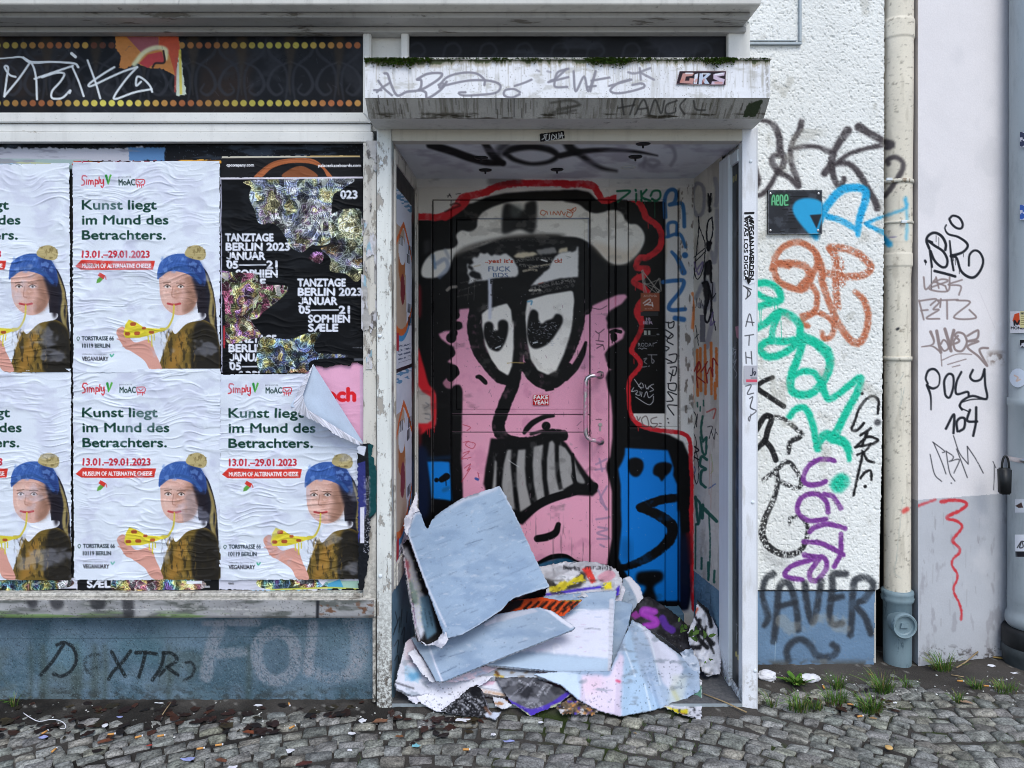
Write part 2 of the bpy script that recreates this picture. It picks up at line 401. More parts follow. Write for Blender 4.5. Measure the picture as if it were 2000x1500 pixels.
M = dict(
    paint=m_col('sprayed_wall_paint', .6, (280, .1), (220, .25, .0015), .15),
    stucco=m_col('roughcast_stucco', .85, (420, .12), (300, .3, .002), .1, .1),
    smooth_render=m_col('smooth_render', .8, (160, .06), (120, .25, .002), .2, .1),
    paper=m_col('pasted_paper', .55, (240, .06), (90, .12, .002), .1, .12),
    gloss=m_col('painted_door', .42, (200, .08), (70, .12, .0015), .16, .12),
    glass=m_col('blackened_glass', .3, (60, .1), None, .12, .08),
    grainy=m_col('grainy_plinth', .8, (330, .3), (300, .7, .003), .1, .1),
    metalpaint=m_col('painted_metal', .45, (180, .08), (60, .15, .001), .2, .12),
    fabricpaper=m_col('wet_paper', .6, (200, .08), (130, .22, .0015), .15, .15),
    stone=m_col('granite_sett', .75, (130, .75), (150, .8, .004), .25, .12),
    soil=m_col('trodden_soil', .95, (260, .45), (200, .8, .006), .1, .04),
    white=m_worn('white_window_paint', 'e0e0dd', 'b3aea6', '55504a', .66, .7, amt=.35, sc=(.5, 1, 1)),
    post=m_worn('flaking_post_paint', 'e2e4e0', 'a59f97', '4a4139', .55, .6, 16, dz=.6, amt=.7, bmp=.9, fine=(120, .6, .7)),
    post2=m_worn('white_post_paint', 'e2e9ee', 'b8b3aa', '5c5348', .7, .74, 14, dz=.14, amt=.25, bmp=.4),
    frame=m_worn('dirty_frame_paint', 'd6d2c9', '9b948a', '403a35', .56, .63, 20, dz=.8, amt=.6, bmp=.7),
    soffit=m_worn('sooty_soffit', 'a7a6a4', '6e6a64', '38332e', .56, .62, 12, (.35, 1, 1), amt=.6, bmp=.8),
    ledge=m_worn('weathered_ledge', 'd0cec8', '8d8b86', '3e3d3a', .62, .68, 14, amt=.6),
    beam=m_worn('grubby_beam', 'c9c4b8', '948c80', '4a443c', .64, .7, 12, amt=.45, sc=(.4, 1, 1)),
    blue=m_plain('blue_wall_paint', '5b7e93', .7, .25, 14),
    steel=m_plain('brushed_steel', 'c6c2c4', .28, .1, 60, 1.0, None),
    dark=m_plain('black_void', '121316', .8, .3, 8),
    granite=m_plain('doorstep_granite', '4e4f52', .55, .4, 60, c2='6a6a6a'),
    zinc=m_worn('galvanised_steel', 'a3adb3', '8d969b', '656a6d', .5, .7, 9, (1, 1, .3), .5, amt=.35, bmp=.15, metal=.25),
    polebase=m_plain('pole_base_paint', '3a4144', .55, .3, 40),
    black=m_plain('black_rubber', '16181b', .5, .3, 40),
    cast=m_worn('cast_iron_paint', '7d929b', '566b76', '2c3236', .55, .62, 14, rough=.5, amt=.5),
    leaf=m_col('wet_leaf', .45, (120, .3), None, .4), grass=m_col('grass_blade', .6, None or (90, .2), None, .3),
    moss=m_col('moss', .95, (300, .4), None, .1), litter=m_col('litter', .6, (150, .1), None, .3),
)

# ================================================================ SHOP FACADE
shop = thing('shop_facade', 'white framed shop front with blue plinth, dark transom windows and a postered display window', 'shop front', (-1.2, .06, 0))
XL = -4.2
boxes('cornice', [(XL, -.15, 2.689, .925, .33, 2.83)], M['ledge'], shop, .006)
boxes('soffit', [(XL, -.085, 2.668, .905, .3, 2.6885), (XL, .0, 2.645, .915, .3, 2.6675)], M['soffit'], shop, .004)
boxes('fascia', [(X(712, 3.05), .0605, 2.2725, X(1466, 3.05), .3, 2.6445), (XL, .06, Z(290, 3.05), X(712, 3.05)-.001, .3, 2.6445)], M['white'], shop, .002)
boxes('upper_wall', [(XL, .332, 2.6, .91, .6, 4.2)], M['ledge'], shop, .002)
boxes('return_wall', [(.915, .051, .0, X(1466, 3.05)-.002, .375, 2.644)], M['white'], shop, .002)
def frame(name, o, i, y0, y1, d, mat, parent, bev=.004, bottom=True):
    """a mitred window frame: outer and inner px rectangle on the plane at distance d"""
    ox0, oz1, ox1, oz0 = X(o[0], d), Z(o[1], d), X(o[2], d), Z(o[3], d); ix0, iz1, ix1, iz0 = X(i[0], d), Z(i[1], d), X(i[2], d), Z(i[3], d)
    bm = bmesh.new(); a = [(ox0, oz0), (ox1, oz0), (ox1, oz1), (ox0, oz1)]; b = [(ix0, iz0), (ix1, iz0), (ix1, iz1), (ix0, iz1)]
    for k in range(4):
        if k == 0 and not bottom: continue
        k2 = (k+1) % 4; g = .0006
        q = [Vector((p[0], 0, p[1])) for p in (a[k], a[k2], b[k2], b[k])]; c = sum(q, Vector())/4
        q = [c+(v-c)*(1-g/ max((v-c).length, .01)) for v in q]
        f = [bm.verts.new((v.x, y0, v.z)) for v in q]; r = [bm.verts.new((v.x, y1, v.z)) for v in q]
        fs = [bm.faces.new(f), bm.faces.new(r[::-1])]+[bm.faces.new((f[(j+1)%4], f[j], r[j], r[(j+1)%4])) for j in range(4)]
        bmesh.ops.bevel(bm, geom=list({e for e in fs[0].edges}), offset=bev, segments=2, affect='EDGES')
    bmesh.ops.recalc_face_normals(bm, faces=bm.faces)
    return frombm(name, bm, mat, parent)
# -- left transom with the dotted foil
tw = frame('transom_window', (-420, 46, 724, 240), (-400, 64, 709, 220), .015, .058, 3.02, M['white'], shop); tw['label'] = 'long transom window with yellow dotted border and white scribbled tag'
cv = Canvas(-402, 60, 712, 224, 1.3, '121317', .25, 3)
cv.blot('3a2a20', 120, 120, .5, .75, .6, 4); cv.blot('2a2b30', 40, 50, .5, .7, .8, 9)
for k in range(-6, 8):
    x = 92 + k*95; s = 1 if k % 2 else -1
    for m in (1, -1):
        P = np.array([(0, 60), (30, 75), (44, 105), (30, 125), (15, 118), (22, 104)], float)
        cv.stroke(np.stack([x+m*P[:,0], 60+P[:,1]], 1), [3, 5, 7, 6, 4, 3], '33343a', .8, 2)
        P = np.array([(48, 15), (40, 45), (12, 70), (5, 100), (10, 140)], float)
        cv.stroke(np.stack([x+m*P[:,0], 60+P[:,1]], 1), [2, 7, 5, 6, 3], '2e2f35', .8, 2)
    cv.fill([(x-12, 80), (x, 66), (x+12, 80), (x+5, 125), (x, 135), (x-5, 125)], '3d3225', .7, 2)
    cv.stroke([(x, 130), (x-2, 160), (x, 185)], [8, 5, 2], '33302f', .8, 2)
for row, yy in ((0, 88.5), (1, 201.5)):
    for k in range(-25, 42):
        x = 12 + 17.15*k + row*.6
        if x > 704: continue
        t = .5+.5*math.cos((k+3+row*2)*2*math.pi/17); t2 = .5+.5*math.cos((k-13)*2*math.pi/28)
        t = t**.6; c = hx('a8603c')*(1-t)+hx('d6cc5c')*t; c = c*(.9+.25*t2)
        if abs(x-200) < 24 and row == 0: c = hx('6d4030')
        cv.stroke([(x, yy)], 12.6, np.clip(c, 0, 1), .86, 1)
cv.fill("K590,185 915,185 925,245 900,390 830,350 780,352 700,325 640,355 610,350 625,290 595,250", 'c88448', smooth=False, rag=1)
cv.fill("K650,188 815,188 815,255 730,275", '9d5a63', smooth=False); cv.fill("K820,188 915,188 925,250 900,385 870,280 815,250", 'c4553c', smooth=False)
cv.stroke("K690,330 740,270 800,245 850,255 850,300", 9, 'e9ecc0', .9, 3); cv.fill("K715,325 760,280 830,265 850,320 790,330 760,350", 'c0474a', smooth=False)
cv.stroke("K840,262 845,320 800,325 785,345", 4, '3a2a28', 1); cv.fill("K922,240 957,485 905,492 900,390 925,250", 'c8d2c2', smooth=False, rag=1)
cv.stroke("K925,260 930,480", 5, 'd9c54b', .8); cv.stroke("K905,300 900,470", 4, 'b5524a', .8)
cv.stroke("K0,301 60,296 110,294 160,320 270,318 380,326 402,345", [3, 3, 3.5, 6, 4, 4.5, 5], 'e8eef2', .95, .8)
cv.stroke("K80,395 50,385 25,350 30,338 42,350 35,400 22,495; K22,495 100,400 155,320; K120,295 165,330 185,400 190,510; K178,405 280,370 375,338; K215,397 290,374 330,380 310,420 270,465 265,500 290,508 325,500 360,465 358,478; K372,345 405,420 430,494; K450,310 490,420 515,505; K588,345 530,380 460,430 470,442 560,400 640,365 705,345; K705,345 650,405 590,490 598,508 690,475 780,458; K782,472 770,440 735,405 705,395 700,440 725,420", 4.2, 'e8eef2', .95, .9)
cv.stroke("K368,275 388,292", 6, 'f0f4f6', 1, .8)
for k in range(60):
    x = R.uniform(0, 705); y = R.uniform(66, 216); cv.stroke([(x, y), (x+R.uniform(-8, 8), y+R.uniform(-4, 12))], .8, '50525a', .5, .8)
surf('pane', cv, 3.045, M['glass'], tw)
# -- right transom
tr = frame('transom_window', (783, 46, 1465, 135), (798, 65, 1421, 130), .015, .058, 3.02, M['white'], shop); tr['label'] = 'short transom window with plain dark pane above the canopy'
cv = Canvas(794, 60, 1425, 136, 1.5, '0f1013', .3, 6); cv.blot('2a2c33', 30, 90, .45, .7, .9, 8)
for k in range(9):
    x = 820+k*70; cv.stroke([(x-25, 112), (x-18, 90), (x, 85), (x+10, 100), (x, 112)], 5, '2c2e35', .7, 2.5)
surf('pane', cv, 3.045, M['glass'], tr)
# -- rails, mullion, sill
boxes('rail', [(XL, .02, Z(277, 3.02), X(728, 3.02), .056, Z(257, 3.02)), (XL, .026, Z(256.4, 3.02), X(724, 3.02), .056, Z(241, 3.02))], M['white'], shop, .003)
boxes('mullion', [(X(709, 3.02), .02, Z(1172, 3.02), X(735, 3.02), .1, Z(278, 3.02)), (X(728, 3.02), .012, .02, X(734.5, 3.02), .06, Z(1172, 3.02)-.001)], M['frame'], shop, .003)
dw = boxes('display_window', [(XL, .0605, Z(1175, 3.06), X(709, 3.06), .09, Z(277, 3.06))], M['dark'], shop, 0); dw['label'] = 'large display window pasted over with posters'
cv = Canvas(-200, 276, 712, 345, 1.6, '15171b', .3, 12); cv.blot('3c4654', 12, 60, .5, .66, .8, 2); cv.speck('55606c', .02, .6)
cv.fill("P-210,288 250,290 278,284 279,325 -210,330", 'b9bac6', smooth=False, rag=1.5); cv.fill("P250,287 322,288 322,314 252,314", '5d86b5', smooth=False, rag=1)
cv.fill("P-210,306 180,312 186,330 -210,330", '9fb3b2', smooth=False); cv.stroke("P-200,316 40,318 115,321", 3, 'c9c287', .7)
cv.blot('8f8f9c', 8, 50, .55, .7, .8, 5, (-200, 288, 320, 330, 3))
surf('pane', cv, 3.0585, M['paper'], dw)
cv = Canvas(-420, 1172, 731, 1207, 1.5, '98989a', .2, 21)
cv.blot('5c5f5c', 14, 60, .5, .72, .9, 22); cv.blot('6f8d55', 10, 90, .42, .62, .9, 23, (-400, 1190, 520, 1215, 12)); cv.blot('b2b0ae', 10, 26, .58, .7, .5, 24)
cv.blot('6b4a38', 6, 12, .56, .7, .9, 25, (610, 1168, 740, 1210, 15)); cv.speck('2f2d2a', .03, .8)
for x, w_, h_ in ((110, 26, 1172), (190, 30, 1172), (250, 22, 1190), (62, 20, 1172)): cv.stroke([(x, 1172), (x+2, h_+6)], w_, '2c2c30', .75, 5)
cv.stroke("P180,1191 380,1189 490,1190", 1.6, 'd8d8d6', .7, 1, dry=.45); cv.stroke("P621,1168 620,1206", 6, '26272c', .95, 2)
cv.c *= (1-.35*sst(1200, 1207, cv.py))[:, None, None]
boxes('window_sill', [(XL, -.008, Z(1206, 2.99), X(733, 2.99), .07, Z(1172, 2.99)), (XL, .02, Z(1172, 2.99)+.0008, X(709, 3.02)-.002, .062, Z(1157, 3.03))], M['frame'], shop, .004)
surf('sill_face', cv, 2.9895, M['fabricpaper'], shop, .0006+.0025*fbm(cv.h, cv.w, 6, 20, 4))
cv = Canvas(-420, 1200, 730, 1382, 1.4, '607585', .18, 31)
cv.blot('4a626f', 60, 40, .45, .7, .8, 32); cv.blot('7d929e', 70, 110, .52, .7, .35, 33); cv.blot('5a6460', 50, 60, .52, .72, .4, 34, (-420, 1255, 500, 1390, 20))
for x, w_ in ((60, 9), (85, 16), (150, 22), (185, 18), (205, 12), (330, 8), (485, 10)): cv.stroke([(x, 1262), (x+2, 1310), (x-1, 1372)], [w_*.4, w_, w_*.8], '47524d', .6, 8)
cv.fill("L560,310 820,300 800,440 640,400", '5d8b96', .25, 8); cv.fill("L250,330 420,310 440,440 300,480", '5d8b96', .25, 8)
G = 'a0a0a8'
cv.stroke("L1050,230 1200,225 1320,225", [10, 14, 16], G, .75, 3, dry=.28); cv.stroke("L1130,250 1085,360 1060,500", 26, G, .6, 4, dry=.34); cv.stroke("L1130,385 1250,375", 20, G, .55, 4, dry=.34)
cv.stroke("L1430,270 1340,310 1320,400 1360,500 1440,520 1510,470 1520,380 1490,300 1430,270", 24, G, .62, 4, dry=.36)
cv.stroke("L1610,235 1600,330 1580,480", 20, G, .7, 4, dry=.36); cv.stroke("L1600,470 1690,510 1790,490 1840,430", 22, G, .6, 6, dry=.42); cv.stroke("L1810,215 1850,330 1830,470", 36, G, .5, 5, dry=.4)
cv.stroke("L330,335 275,420 212,495; L295,340 330,328 375,350 395,410 370,470 320,500 278,490", 7, '23282c', .9, 1.2, dry=.18, cell=2)
cv.stroke("L515,388 455,398 440,430 445,470 480,500", 6, '2f373b', .7, 2, dry=.35); cv.stroke("L450,470 510,450 525,425", 5, '2f373b', .6, 2, dry=.4)
cv.stroke("L575,375 610,440 645,500; L672,372 630,430 585,475 560,515; L700,380 750,378 805,386; L748,385 735,440 715,505; L845,380 830,450 785,520; L840,380 890,385 910,420 860,455; L860,455 915,495; L845,470 820,495", 7, '202528', .9, 1.2, dry=.2, cell=2)
cv.stroke("L955,430 985,430 1002,460 985,500 950,520", 5.5, '23282c', .85, 1.4, dry=.25)
cv.stroke("P0,1247 250,1246 520,1243 640,1242", 1.4, '3c4d57', .7, .8); cv.stroke("P345,1247 347,1370; P630,1244 629,1362; P60,1247 62,1330", 1.2, '40525c', .4, .8)
cv.blot('3a3c3a', 7, 12, .45, .65, .55, 35, (-420, 1335, 740, 1400, 22)); cv.speck('202224', .05, .6); cv.speck('8fa5ad', .04, .5)
surf('plinth', cv, 3.06, M['grainy'], shop, .0035*fbm(cv.h, cv.w, 4, 4, 8, 3)+.0015*R.random((cv.h, cv.w)))
boxes('plinth_core', [(XL, .0645, -.05, X(730, 3.06), .3, Z(1203, 3.06))], M['blue'], shop, 0)
boxes('end_pier', [(XL, .058, Z(1203, 3.06)+.001, X(-421, 3.02), .33, 2.644)], M['post2'], shop, .003)
boxes('post', [(X(735.5, 3), 0, -.02, X(765, 3), .05, Z(249, 3)), (X(736.5, 3), .0505, -.02, -.4705, .09, Z(249, 3))], M['post'], shop, .004, 'peeling white post left of the doorway')
def screw_caps(name, pts, r0, d, y, mat, parent):
    for px, py in pts:
        bm = bmesh.new(); r = bmesh.ops.create_uvsphere(bm, u_segments=12, v_segments=6, radius=r0)
        for v in r['verts']: v.co = Vector((v.co.x, v.co.y*.5, v.co.z)) + Vector((X(px, d), y, Z(py, d)))
        frombm(name, bm, mat, parent, True)
screw_caps('screw_cap', ((745, 319), (742, 656), (743, 1125)), .008, 3, -.001, M['post2'], shop)

# ================================================================ POSTERS
def wrinkle(h, w, seed, amp=.0041, st=1.1):
    """horizontal paste creases of a wet-hung sheet"""
    wy = (fbm(h, w, 70/st, 60/st, seed+5, 2)-.5)*34/st; yy = np.clip(np.arange(h)[:, None]+wy, 0, h-1); xx = np.arange(w)[None]+0*wy
    def warp(n): 
        yi = yy.astype(int); f = yy-yi; y2 = np.minimum(yi+1, h-1); xi = xx.astype(int); return n[yi, xi]*(1-f)+n[y2, xi]*f
    a = 1-np.abs(2*warp(vnoise(h, w, 15/st, 70/st, seed))-1); b = 1-np.abs(2*warp(vnoise(h, w, 8/st, 42/st, seed+1))-1)
    msk = sst(.3, .7, vnoise(h, w, 60/st, 80/st, seed+2)); msk2 = sst(.35, .75, vnoise(h, w, 45/st, 50/st, seed+3))
    c3 = 1-np.abs(2*warp(vnoise(h, w, 5.5/st, 26/st, seed+6))-1); msk3 = sst(.45, .8, vnoise(h, w, 35/st, 40/st, seed+7))
    return amp*.34*(np.maximum(c3-.62, 0)/.38)**1.2*msk3 + .8*amp*(np.maximum(a-.55, 0)/.45*1.0)**1.5*(.12+.88*msk) + amp*.7*(np.maximum(b-.6, 0)/.4)**1.4*msk2 + amp*1.3*(vnoise(h, w, 40/st, 70/st, seed+4)-.5)
def cheese_art(cv):
    R1, G1 = 'c8303a', '173f34'
    t = cv.text
    # logos
    cv.stroke("O548,208 530,208 526,228 540,242 538,262 524,268", 2.6, R1, 1, .7); cv.stroke("O556,232 553,262; O565,262 568,236 578,240 580,262 584,238 594,240 596,262; O610,232 607,275; O610,238 622,236 624,256 610,258; O634,215 631,258; O642,230 644,254 656,252 660,230 662,262 655,282 645,272", 2.2, R1, 1, .6)
    cv.stroke([(170.3, 345.5)], 2.4, R1, 1, .6); cv.stroke("O680,208 690,258", [5, 2.4], '2f8f3e', 1, .6); cv.stroke("O690,258 708,206", [2.4, 4], '58ab45', 1, .6)
    t('presents', 232, 347, 3, 25, '6a6d78'); t('MoAC', 232.6, 362, 11.5, 32, '1c3a35', .03)
    cv.stroke("O870,232 918,232 918,262 872,262 870,232; O876,262 876,280; O890,262 890,276; O905,262 905,282; O916,262 916,272; O880,242 895,255 910,240", 1.7, R1, 1, .6)
    # head line
    t('Kunst liegt', 161, 409, 17.4, 145.5, G1, .022); t('im Mund des', 161.3, 438.3, 17.4, 168, G1, .022); t('Betrachters.', 161.2, 467.8, 17.4, 163, G1, .022)
    t('13.01.–29.01.2023', 161.5, 503.2, 13, 131, 'c02e3c', .035)
    cv.fill("O482,782 525,742 760,750 990,748 978,806 700,808 520,806", 'd23c33', smooth=False); t('MUSEUM OF ALTERNATIVE CHEESE', 162, 523.5, 8.2, 134, 'f2ecee', .03)
    cv.fill("O620,868 648,842 662,862 640,885 616,892", '63a04a', smooth=False); cv.fill("O638,822 675,842 662,866 626,842", 'd23c33', smooth=False); cv.stroke("O676,850 678,866", 1.4, 'd23c33')
    cv.stroke("O492,1240 500,1232 510,1238 506,1248 500,1256 494,1248 492,1240", 1.3, G1, 1, .5)
    t('TORSTRASSE 66', 161, 664.6, 7.6, 62, '1d2b33', .03); t('10119 BERLIN', 161, 679, 7.6, 54, '1d2b33', .03)
    t('Offizieller Sponsor von', 161, 693, 2.6, 48, '6a6d78'); t('VEGANUARY', 161, 704.4, 7.4, 51, '23232b', .035)
    cv.stroke("O704,1345 712,1358 724,1344", 2.6, '4fae92', 1, .6)
    # picture: a plain figure in a blue bobble hat, brown coat, eating a slice of pizza
    cv.fill("P386,520 404,530 418,570 424,620 428,700 426,724 396,724 390,640 384,570", '23222b')
    cv.stroke("P402,535 414,575 412,615 421,655 417,690", [3, 6, 7, 6, 3], 'a8965f', .85, 2); cv.stroke("P410,560 420,600 418,640 425,680", 3, '8d7a4a', .8, 1)
    cv.fill("P308,724 322,680 336,648 358,632 392,624 414,634 426,660 426,726 308,726", '6e5a2c'); cv.fill("P384,630 412,634 427,662 427,726 378,726 374,680", '23211f', .95, 2)
    cv.fill("P334,690 346,660 362,648 356,700 340,724 326,724", 'a87a38', .7, 4); cv.blot('9a7a3c', 20, 6, .55, .7, .6, 56, (318, 640, 385, 726, 6)); cv.blot('2f2a20', 14, 5, .5, .68, .7, 51, (312, 640, 424, 726, 6))
    cv.fill("P338,640 352,620 378,612 402,612 398,624 366,632 344,652", 'e6e8f0')
    cv.fill("P312,548 316,520 340,512 372,518 388,545 386,585 372,608 350,616 328,606 315,585", 'd3a79a'); cv.fill("P362,540 388,545 386,590 368,612 358,600 366,570", '8c6654', .75, 4)
    cv.fill("P316,545 330,540 345,548 340,590 328,604 318,585", 'e3bdb0', .6, 4); cv.fill("P340,556 352,560 350,580 341,584", 'b5836f', .55, 3); cv.blot('b98876', 7, 6, .55, .72, .35, 54, (314, 535, 388, 612, 5)); cv.blot('edd0c4', 6, 5, .58, .72, .35, 55, (314, 535, 362, 612, 5))
    for ex in (327, 353): cv.fill([(ex-6, 560), (ex, 556.5), (ex+6.5, 560), (ex, 563)], 'e6dcd8'); cv.stroke([(ex+.5, 559.8)], 4.4, '3a2c28'); cv.stroke([(ex-6.5, 559.5), (ex, 556), (ex+7, 559.5)], 1.6, '4a342c')
    cv.stroke("P366,565 378,580 376,598 362,608", 9, '7a5848', .35, 5); cv.stroke("P320,553 334,551; P345,553 361,553", 1.4, '6b4a3c'); cv.stroke("P338,560 336,578 342,581", 2, 'a8786a', .8)
    cv.stroke("P328,593 340,595 352,593", 4, 'b4474a', 1, .8)
    cv.fill("P309,546 311,520 322,505 345,496 372,498 392,512 402,536 400,560 388,556 372,538 345,530 322,533", '3f62a8'); cv.fill("P376,540 390,552 400,552 404,600 396,622 388,590", '231f26', .95, 2); cv.fill("P368,500 390,510 402,536 400,556 384,552 372,530", '26376c', .8, 3)
    cv.stroke("P312,540 330,527 352,524 376,533 392,552", 6, '35558f', .9); [cv.stroke([(320+q*7, 524-q*.4), (326+q*6.6, 512), (338+q*4.6, 502)], 1.2, '2c4a86', .6, .8) for q in range(11)]; cv.blot('6f92d0', 10, 8, .5, .7, .6, 52, (312, 500, 396, 535, 4))
    cv.fill("P362,498 368,484 384,479 398,485 403,498 396,508 378,506", 'b5a575'); cv.blot('7d6e46', 5, 4, .5, .7, .8, 53, (362, 480, 404, 508, 2))
    cv.stroke("P340,596 338,620 328,640 316,644", [3, 3.4, 4, 8], 'cdbd4a', 1, .8)
    cv.fill("P232,660 228,648 234,640 244,640 262,668 292,664 304,690 318,724 296,724 282,704 256,686 244,680", 'd29a8c'); cv.stroke("P232,650 244,656; P230,662 246,668; P240,676 256,676", 2, 'b57869', .8)
    cv.fill("P242,652 246,634 252,624 268,630 284,640 312,642 318,646 296,654 272,660 246,660", 'd9c93c', smooth=False)
    for x, y, a_, b_ in ((261, 633, 6, 3.6), (250, 652, 5, 3.4), (269, 651, 6, 3.6), (297, 649, 6, 2.8), (283, 641, 4, 2.6)): cv.stroke([(x-a_*.4, y), (x+a_*.4, y)], b_*2, 'a5532f', 1, .7)
    cv.stroke("P290,656 291,668; P297,655 297,676; P302,654 302,664", 2.4, 'd3c645', 1, .7)
A = Canvas(142, 315, 431, 728, 1.1, 'dce3ee', .03, 41)
A.blot('c9cce0', 30, 40, .52, .72, .6, 42); cheese_art(A)
Dp = 3.05
slots = [(0, 0, 'first', 'upper row, its left edge meeting the cropped poster'), (-289, 0, '', ''), (-286, 405, '', ''), (2, 405, '', ''), (287, 406, '', '')]
labels = ['white cheese exhibition poster left of the black dance poster, uppermost of its column',
          'cropped white cheese exhibition poster at the picture edge, in the upper row',
          'cropped white cheese exhibition poster at the picture edge, in the lower row',
          'white cheese exhibition poster in the lower row with torn black strip showing under it',
          'white cheese exhibition poster with its upper right corner peeled down']
for k, (dx, dy, _, _) in enumerate(slots):
    c = Canvas(142+dx, 315+dy, 431+dx, 728+dy, 1.1, 'dce3ee', 0, 41); c.c = A.c*(1+.04*(fbm(A.h, A.w, 50, 50, 60+k)-.5))[..., None]
    c.blot('b9bdd2', 40, 50, .6, .72, .35, 70+k); 
    e = 1.2
    n1 = 142+dx, 315+dy, 430+dx, 727+dy
    if k == 1: n1 = (n1[0], n1[1]+6, 138, n1[3])
    if k == 2: n1 = (n1[0], n1[1], 140, n1[3]+2)
    if k == 4: P = np.array([(430, 731), (611, 729), (655, 795), (713, 872), (714, 1130), (429, 1133)], float)
    else: P = np.array([(n1[0], n1[1]+2), (n1[2], n1[1]-2), (n1[2]+1, n1[3]), (n1[0]+1, n1[3]+1)], float)
    c.cut(P, .5)
    hh = wrinkle(c.h, c.w, 80+k*7) + .0025 + .0006*k
    ox = surf('poster', c, Dp, M['paper'], None, hh); tag(ox, labels[k], 'poster', 'cheese exhibition posters on the display window')
    if k == 4: corner_poster = ox
# peeled corner of the lower right poster (grey-blue backs of many pasted layers)
def curl(name, quad, mat, parent, colf, n=26, m=26, label=None):
    """a curved sheet from a 4-corner patch, each corner (px,py,d); bulge in m"""
    (a, b, c_, d_), bul = quad
    u = np.linspace(0, 1, n)[None, :, None]; v = np.linspace(0, 1, m)[:, None, None]
    a, b, c_, d_ = [np.array(world(*q)) for q in (a, b, c_, d_)]
    V = (a*(1-u)+b*u)*(1-v)+(d_*(1-u)+c_*u)*v
    V[..., 1] -= bul*(np.sin(math.pi*u)*np.sin(math.pi*v))[..., 0]
    nz = fbm(m, n, 6, 6, 5); V[..., 1] -= (nz-.5)*.004
    return grid(name, V, mat, parent, colf(m, n, nz))
def fold_col(m, n, nz):
    c = np.ones((m, n, 3))*hx('aebccf'); c *= (1+.12*(nz-.5))[..., None]; return c
fl = curl('peeled_corner', [((612, 711, 3.035), (714, 872, 3.035), (596, 806, 2.955), (567, 793, 2.945)), .02], M['fabricpaper'], corner_poster, fold_col, label='grey back of the peeled corner')
ragE = np.array([(612, 711), (598, 735), (580, 768), (566, 797), (585, 808), (600, 815), (640, 836), (650, 846), (690, 865), (714, 874)], float)
P = resample(ragE, 3); inn = np.array([np.interp(np.linspace(0, 1, len(P)), np.linspace(0, 1, 4), q) for q in ((612, 592, 596, 712), (713, 770, 797, 868))]).T
dd = 3.035-.09*np.sin(np.linspace(0, math.pi, len(P))); V = np.stack([world(P[:,0]+R.normal(0, .8, len(P)), P[:,1]+R.normal(0, .8, len(P)), dd), world((P[:,0]+inn[:,0])/2, (P[:,1]+inn[:,1])/2, dd-.006), world(inn[:,0], inn[:,1], dd-.004)])
grid('torn_edge', V, M['fabricpaper'], corner_poster, np.ones((3, len(P), 3))*hx('c9cad6')*(.75+.4*R.random((3, len(P), 1))))
# pink poster behind the peeled corner
cv = Canvas(596, 706, 716, 885, 1.2, 'e3a8c4', .05, 90); cv.text('noch', 616, 783, 25, 78, 'd8232c', .05); cv.stroke("P706,720 707,880", 6, 'c6b4cc', .5)
ox = surf('poster', cv, 3.0555, M['paper'], None, .002+.4*wrinkle(cv.h, cv.w, 140)); tag(ox, 'pink poster with red lettering showing behind the peeled corner', 'poster')
# black dance poster
cv = Canvas(428, 346, 716, 729, 1.1, '0f1013', .2, 95); cv.blot('1c1e22', 14, 50, .5, .7, .8, 96)
def crystal(cv, P, cols, seed, a=1.0):
    """iridescent stepped crystal: facets of fine terraces in shifting colours"""
    P = pp(P); Q = spline(P, True, 5); i0, i1, j0, j1, m = cv.polymask(Q, 2); h, w_ = m.shape; r = np.random.default_rng(seed)
    if h < 2 or w_ < 2: return
    n = max(6, int(h*w_/110)); S = np.stack([r.uniform(0, h, n), r.uniform(0, w_, n)], 1); ya, xa = np.mgrid[0:h, 0:w_]; wy = ya+6*(vnoise(h, w_, 7, 7, seed+1)-.5); wx = xa+6*(vnoise(h, w_, 7, 7, seed+2)-.5)
    ang = .5+seed*.7+.5*(fbm(h, w_, 40, 40, seed+6, 2)-.5); u = wx*np.cos(ang)+wy*np.sin(ang); v = -wx*np.sin(ang)+wy*np.cos(ang); Su = S[:, 1]*math.cos(.5+seed*.7)+S[:, 0]*math.sin(.5+seed*.7); Sv = -S[:, 1]*math.sin(.5+seed*.7)+S[:, 0]*math.cos(.5+seed*.7)
    best = np.full((h, w_), 1e9); sec = best.copy(); idx = np.zeros((h, w_), int)
    for k in range(n):
        d = np.maximum(np.abs(u-Su[k]), np.abs(v-Sv[k])); c_ = d < best; sec = np.where(c_, best, np.minimum(sec, d)); idx = np.where(c_, k, idx); best = np.where(c_, d, best)
    k = len(cols)-1; C = np.array([hx(c) for c in cols]); t = np.clip((fbm(h, w_, 30, 30, seed, 3)-.25)/.5+.25*(r.random(n)-.5)[idx], 0, .999)*k; i = t.astype(int); f = (t-i)[..., None]; col = C[i]*(1-f)+C[np.minimum(i+1, k)]*f
    col = col*.68+.24*col.mean(-1, keepdims=True)+np.array([.10, .085, .075])
    step = (np.floor(best/1.7) % 2); hat = np.where((r.random(n) < .5)[idx], np.sin(u*2.0), np.sin(v*2.0)); lum = (.35+.85*r.random(n)**1.2)[idx]*(.65+.5*step)*(1+.22*hat); lum = lum*(.55+.9*vnoise(h, w_, 10, 10, seed+4))
    col = np.clip(col*lum[..., None], 0, 1); ed = sst(1.3, .2, sec-best)*((r.random(n) < .5)[idx]); col = col*(1-.6*ed[..., None])+np.array([.86, .9, .86])*.6*ed[..., None]
    e = (m*sst(.15, .4, vnoise(h, w_, 6, 6, seed+9)+1.6*m-1.0)*a)[..., None]
    cv.c[i0:i1, j0:j1] = cv.c[i0:i1, j0:j1]*(1-e)+col*e
W_ = 'dcdfea'
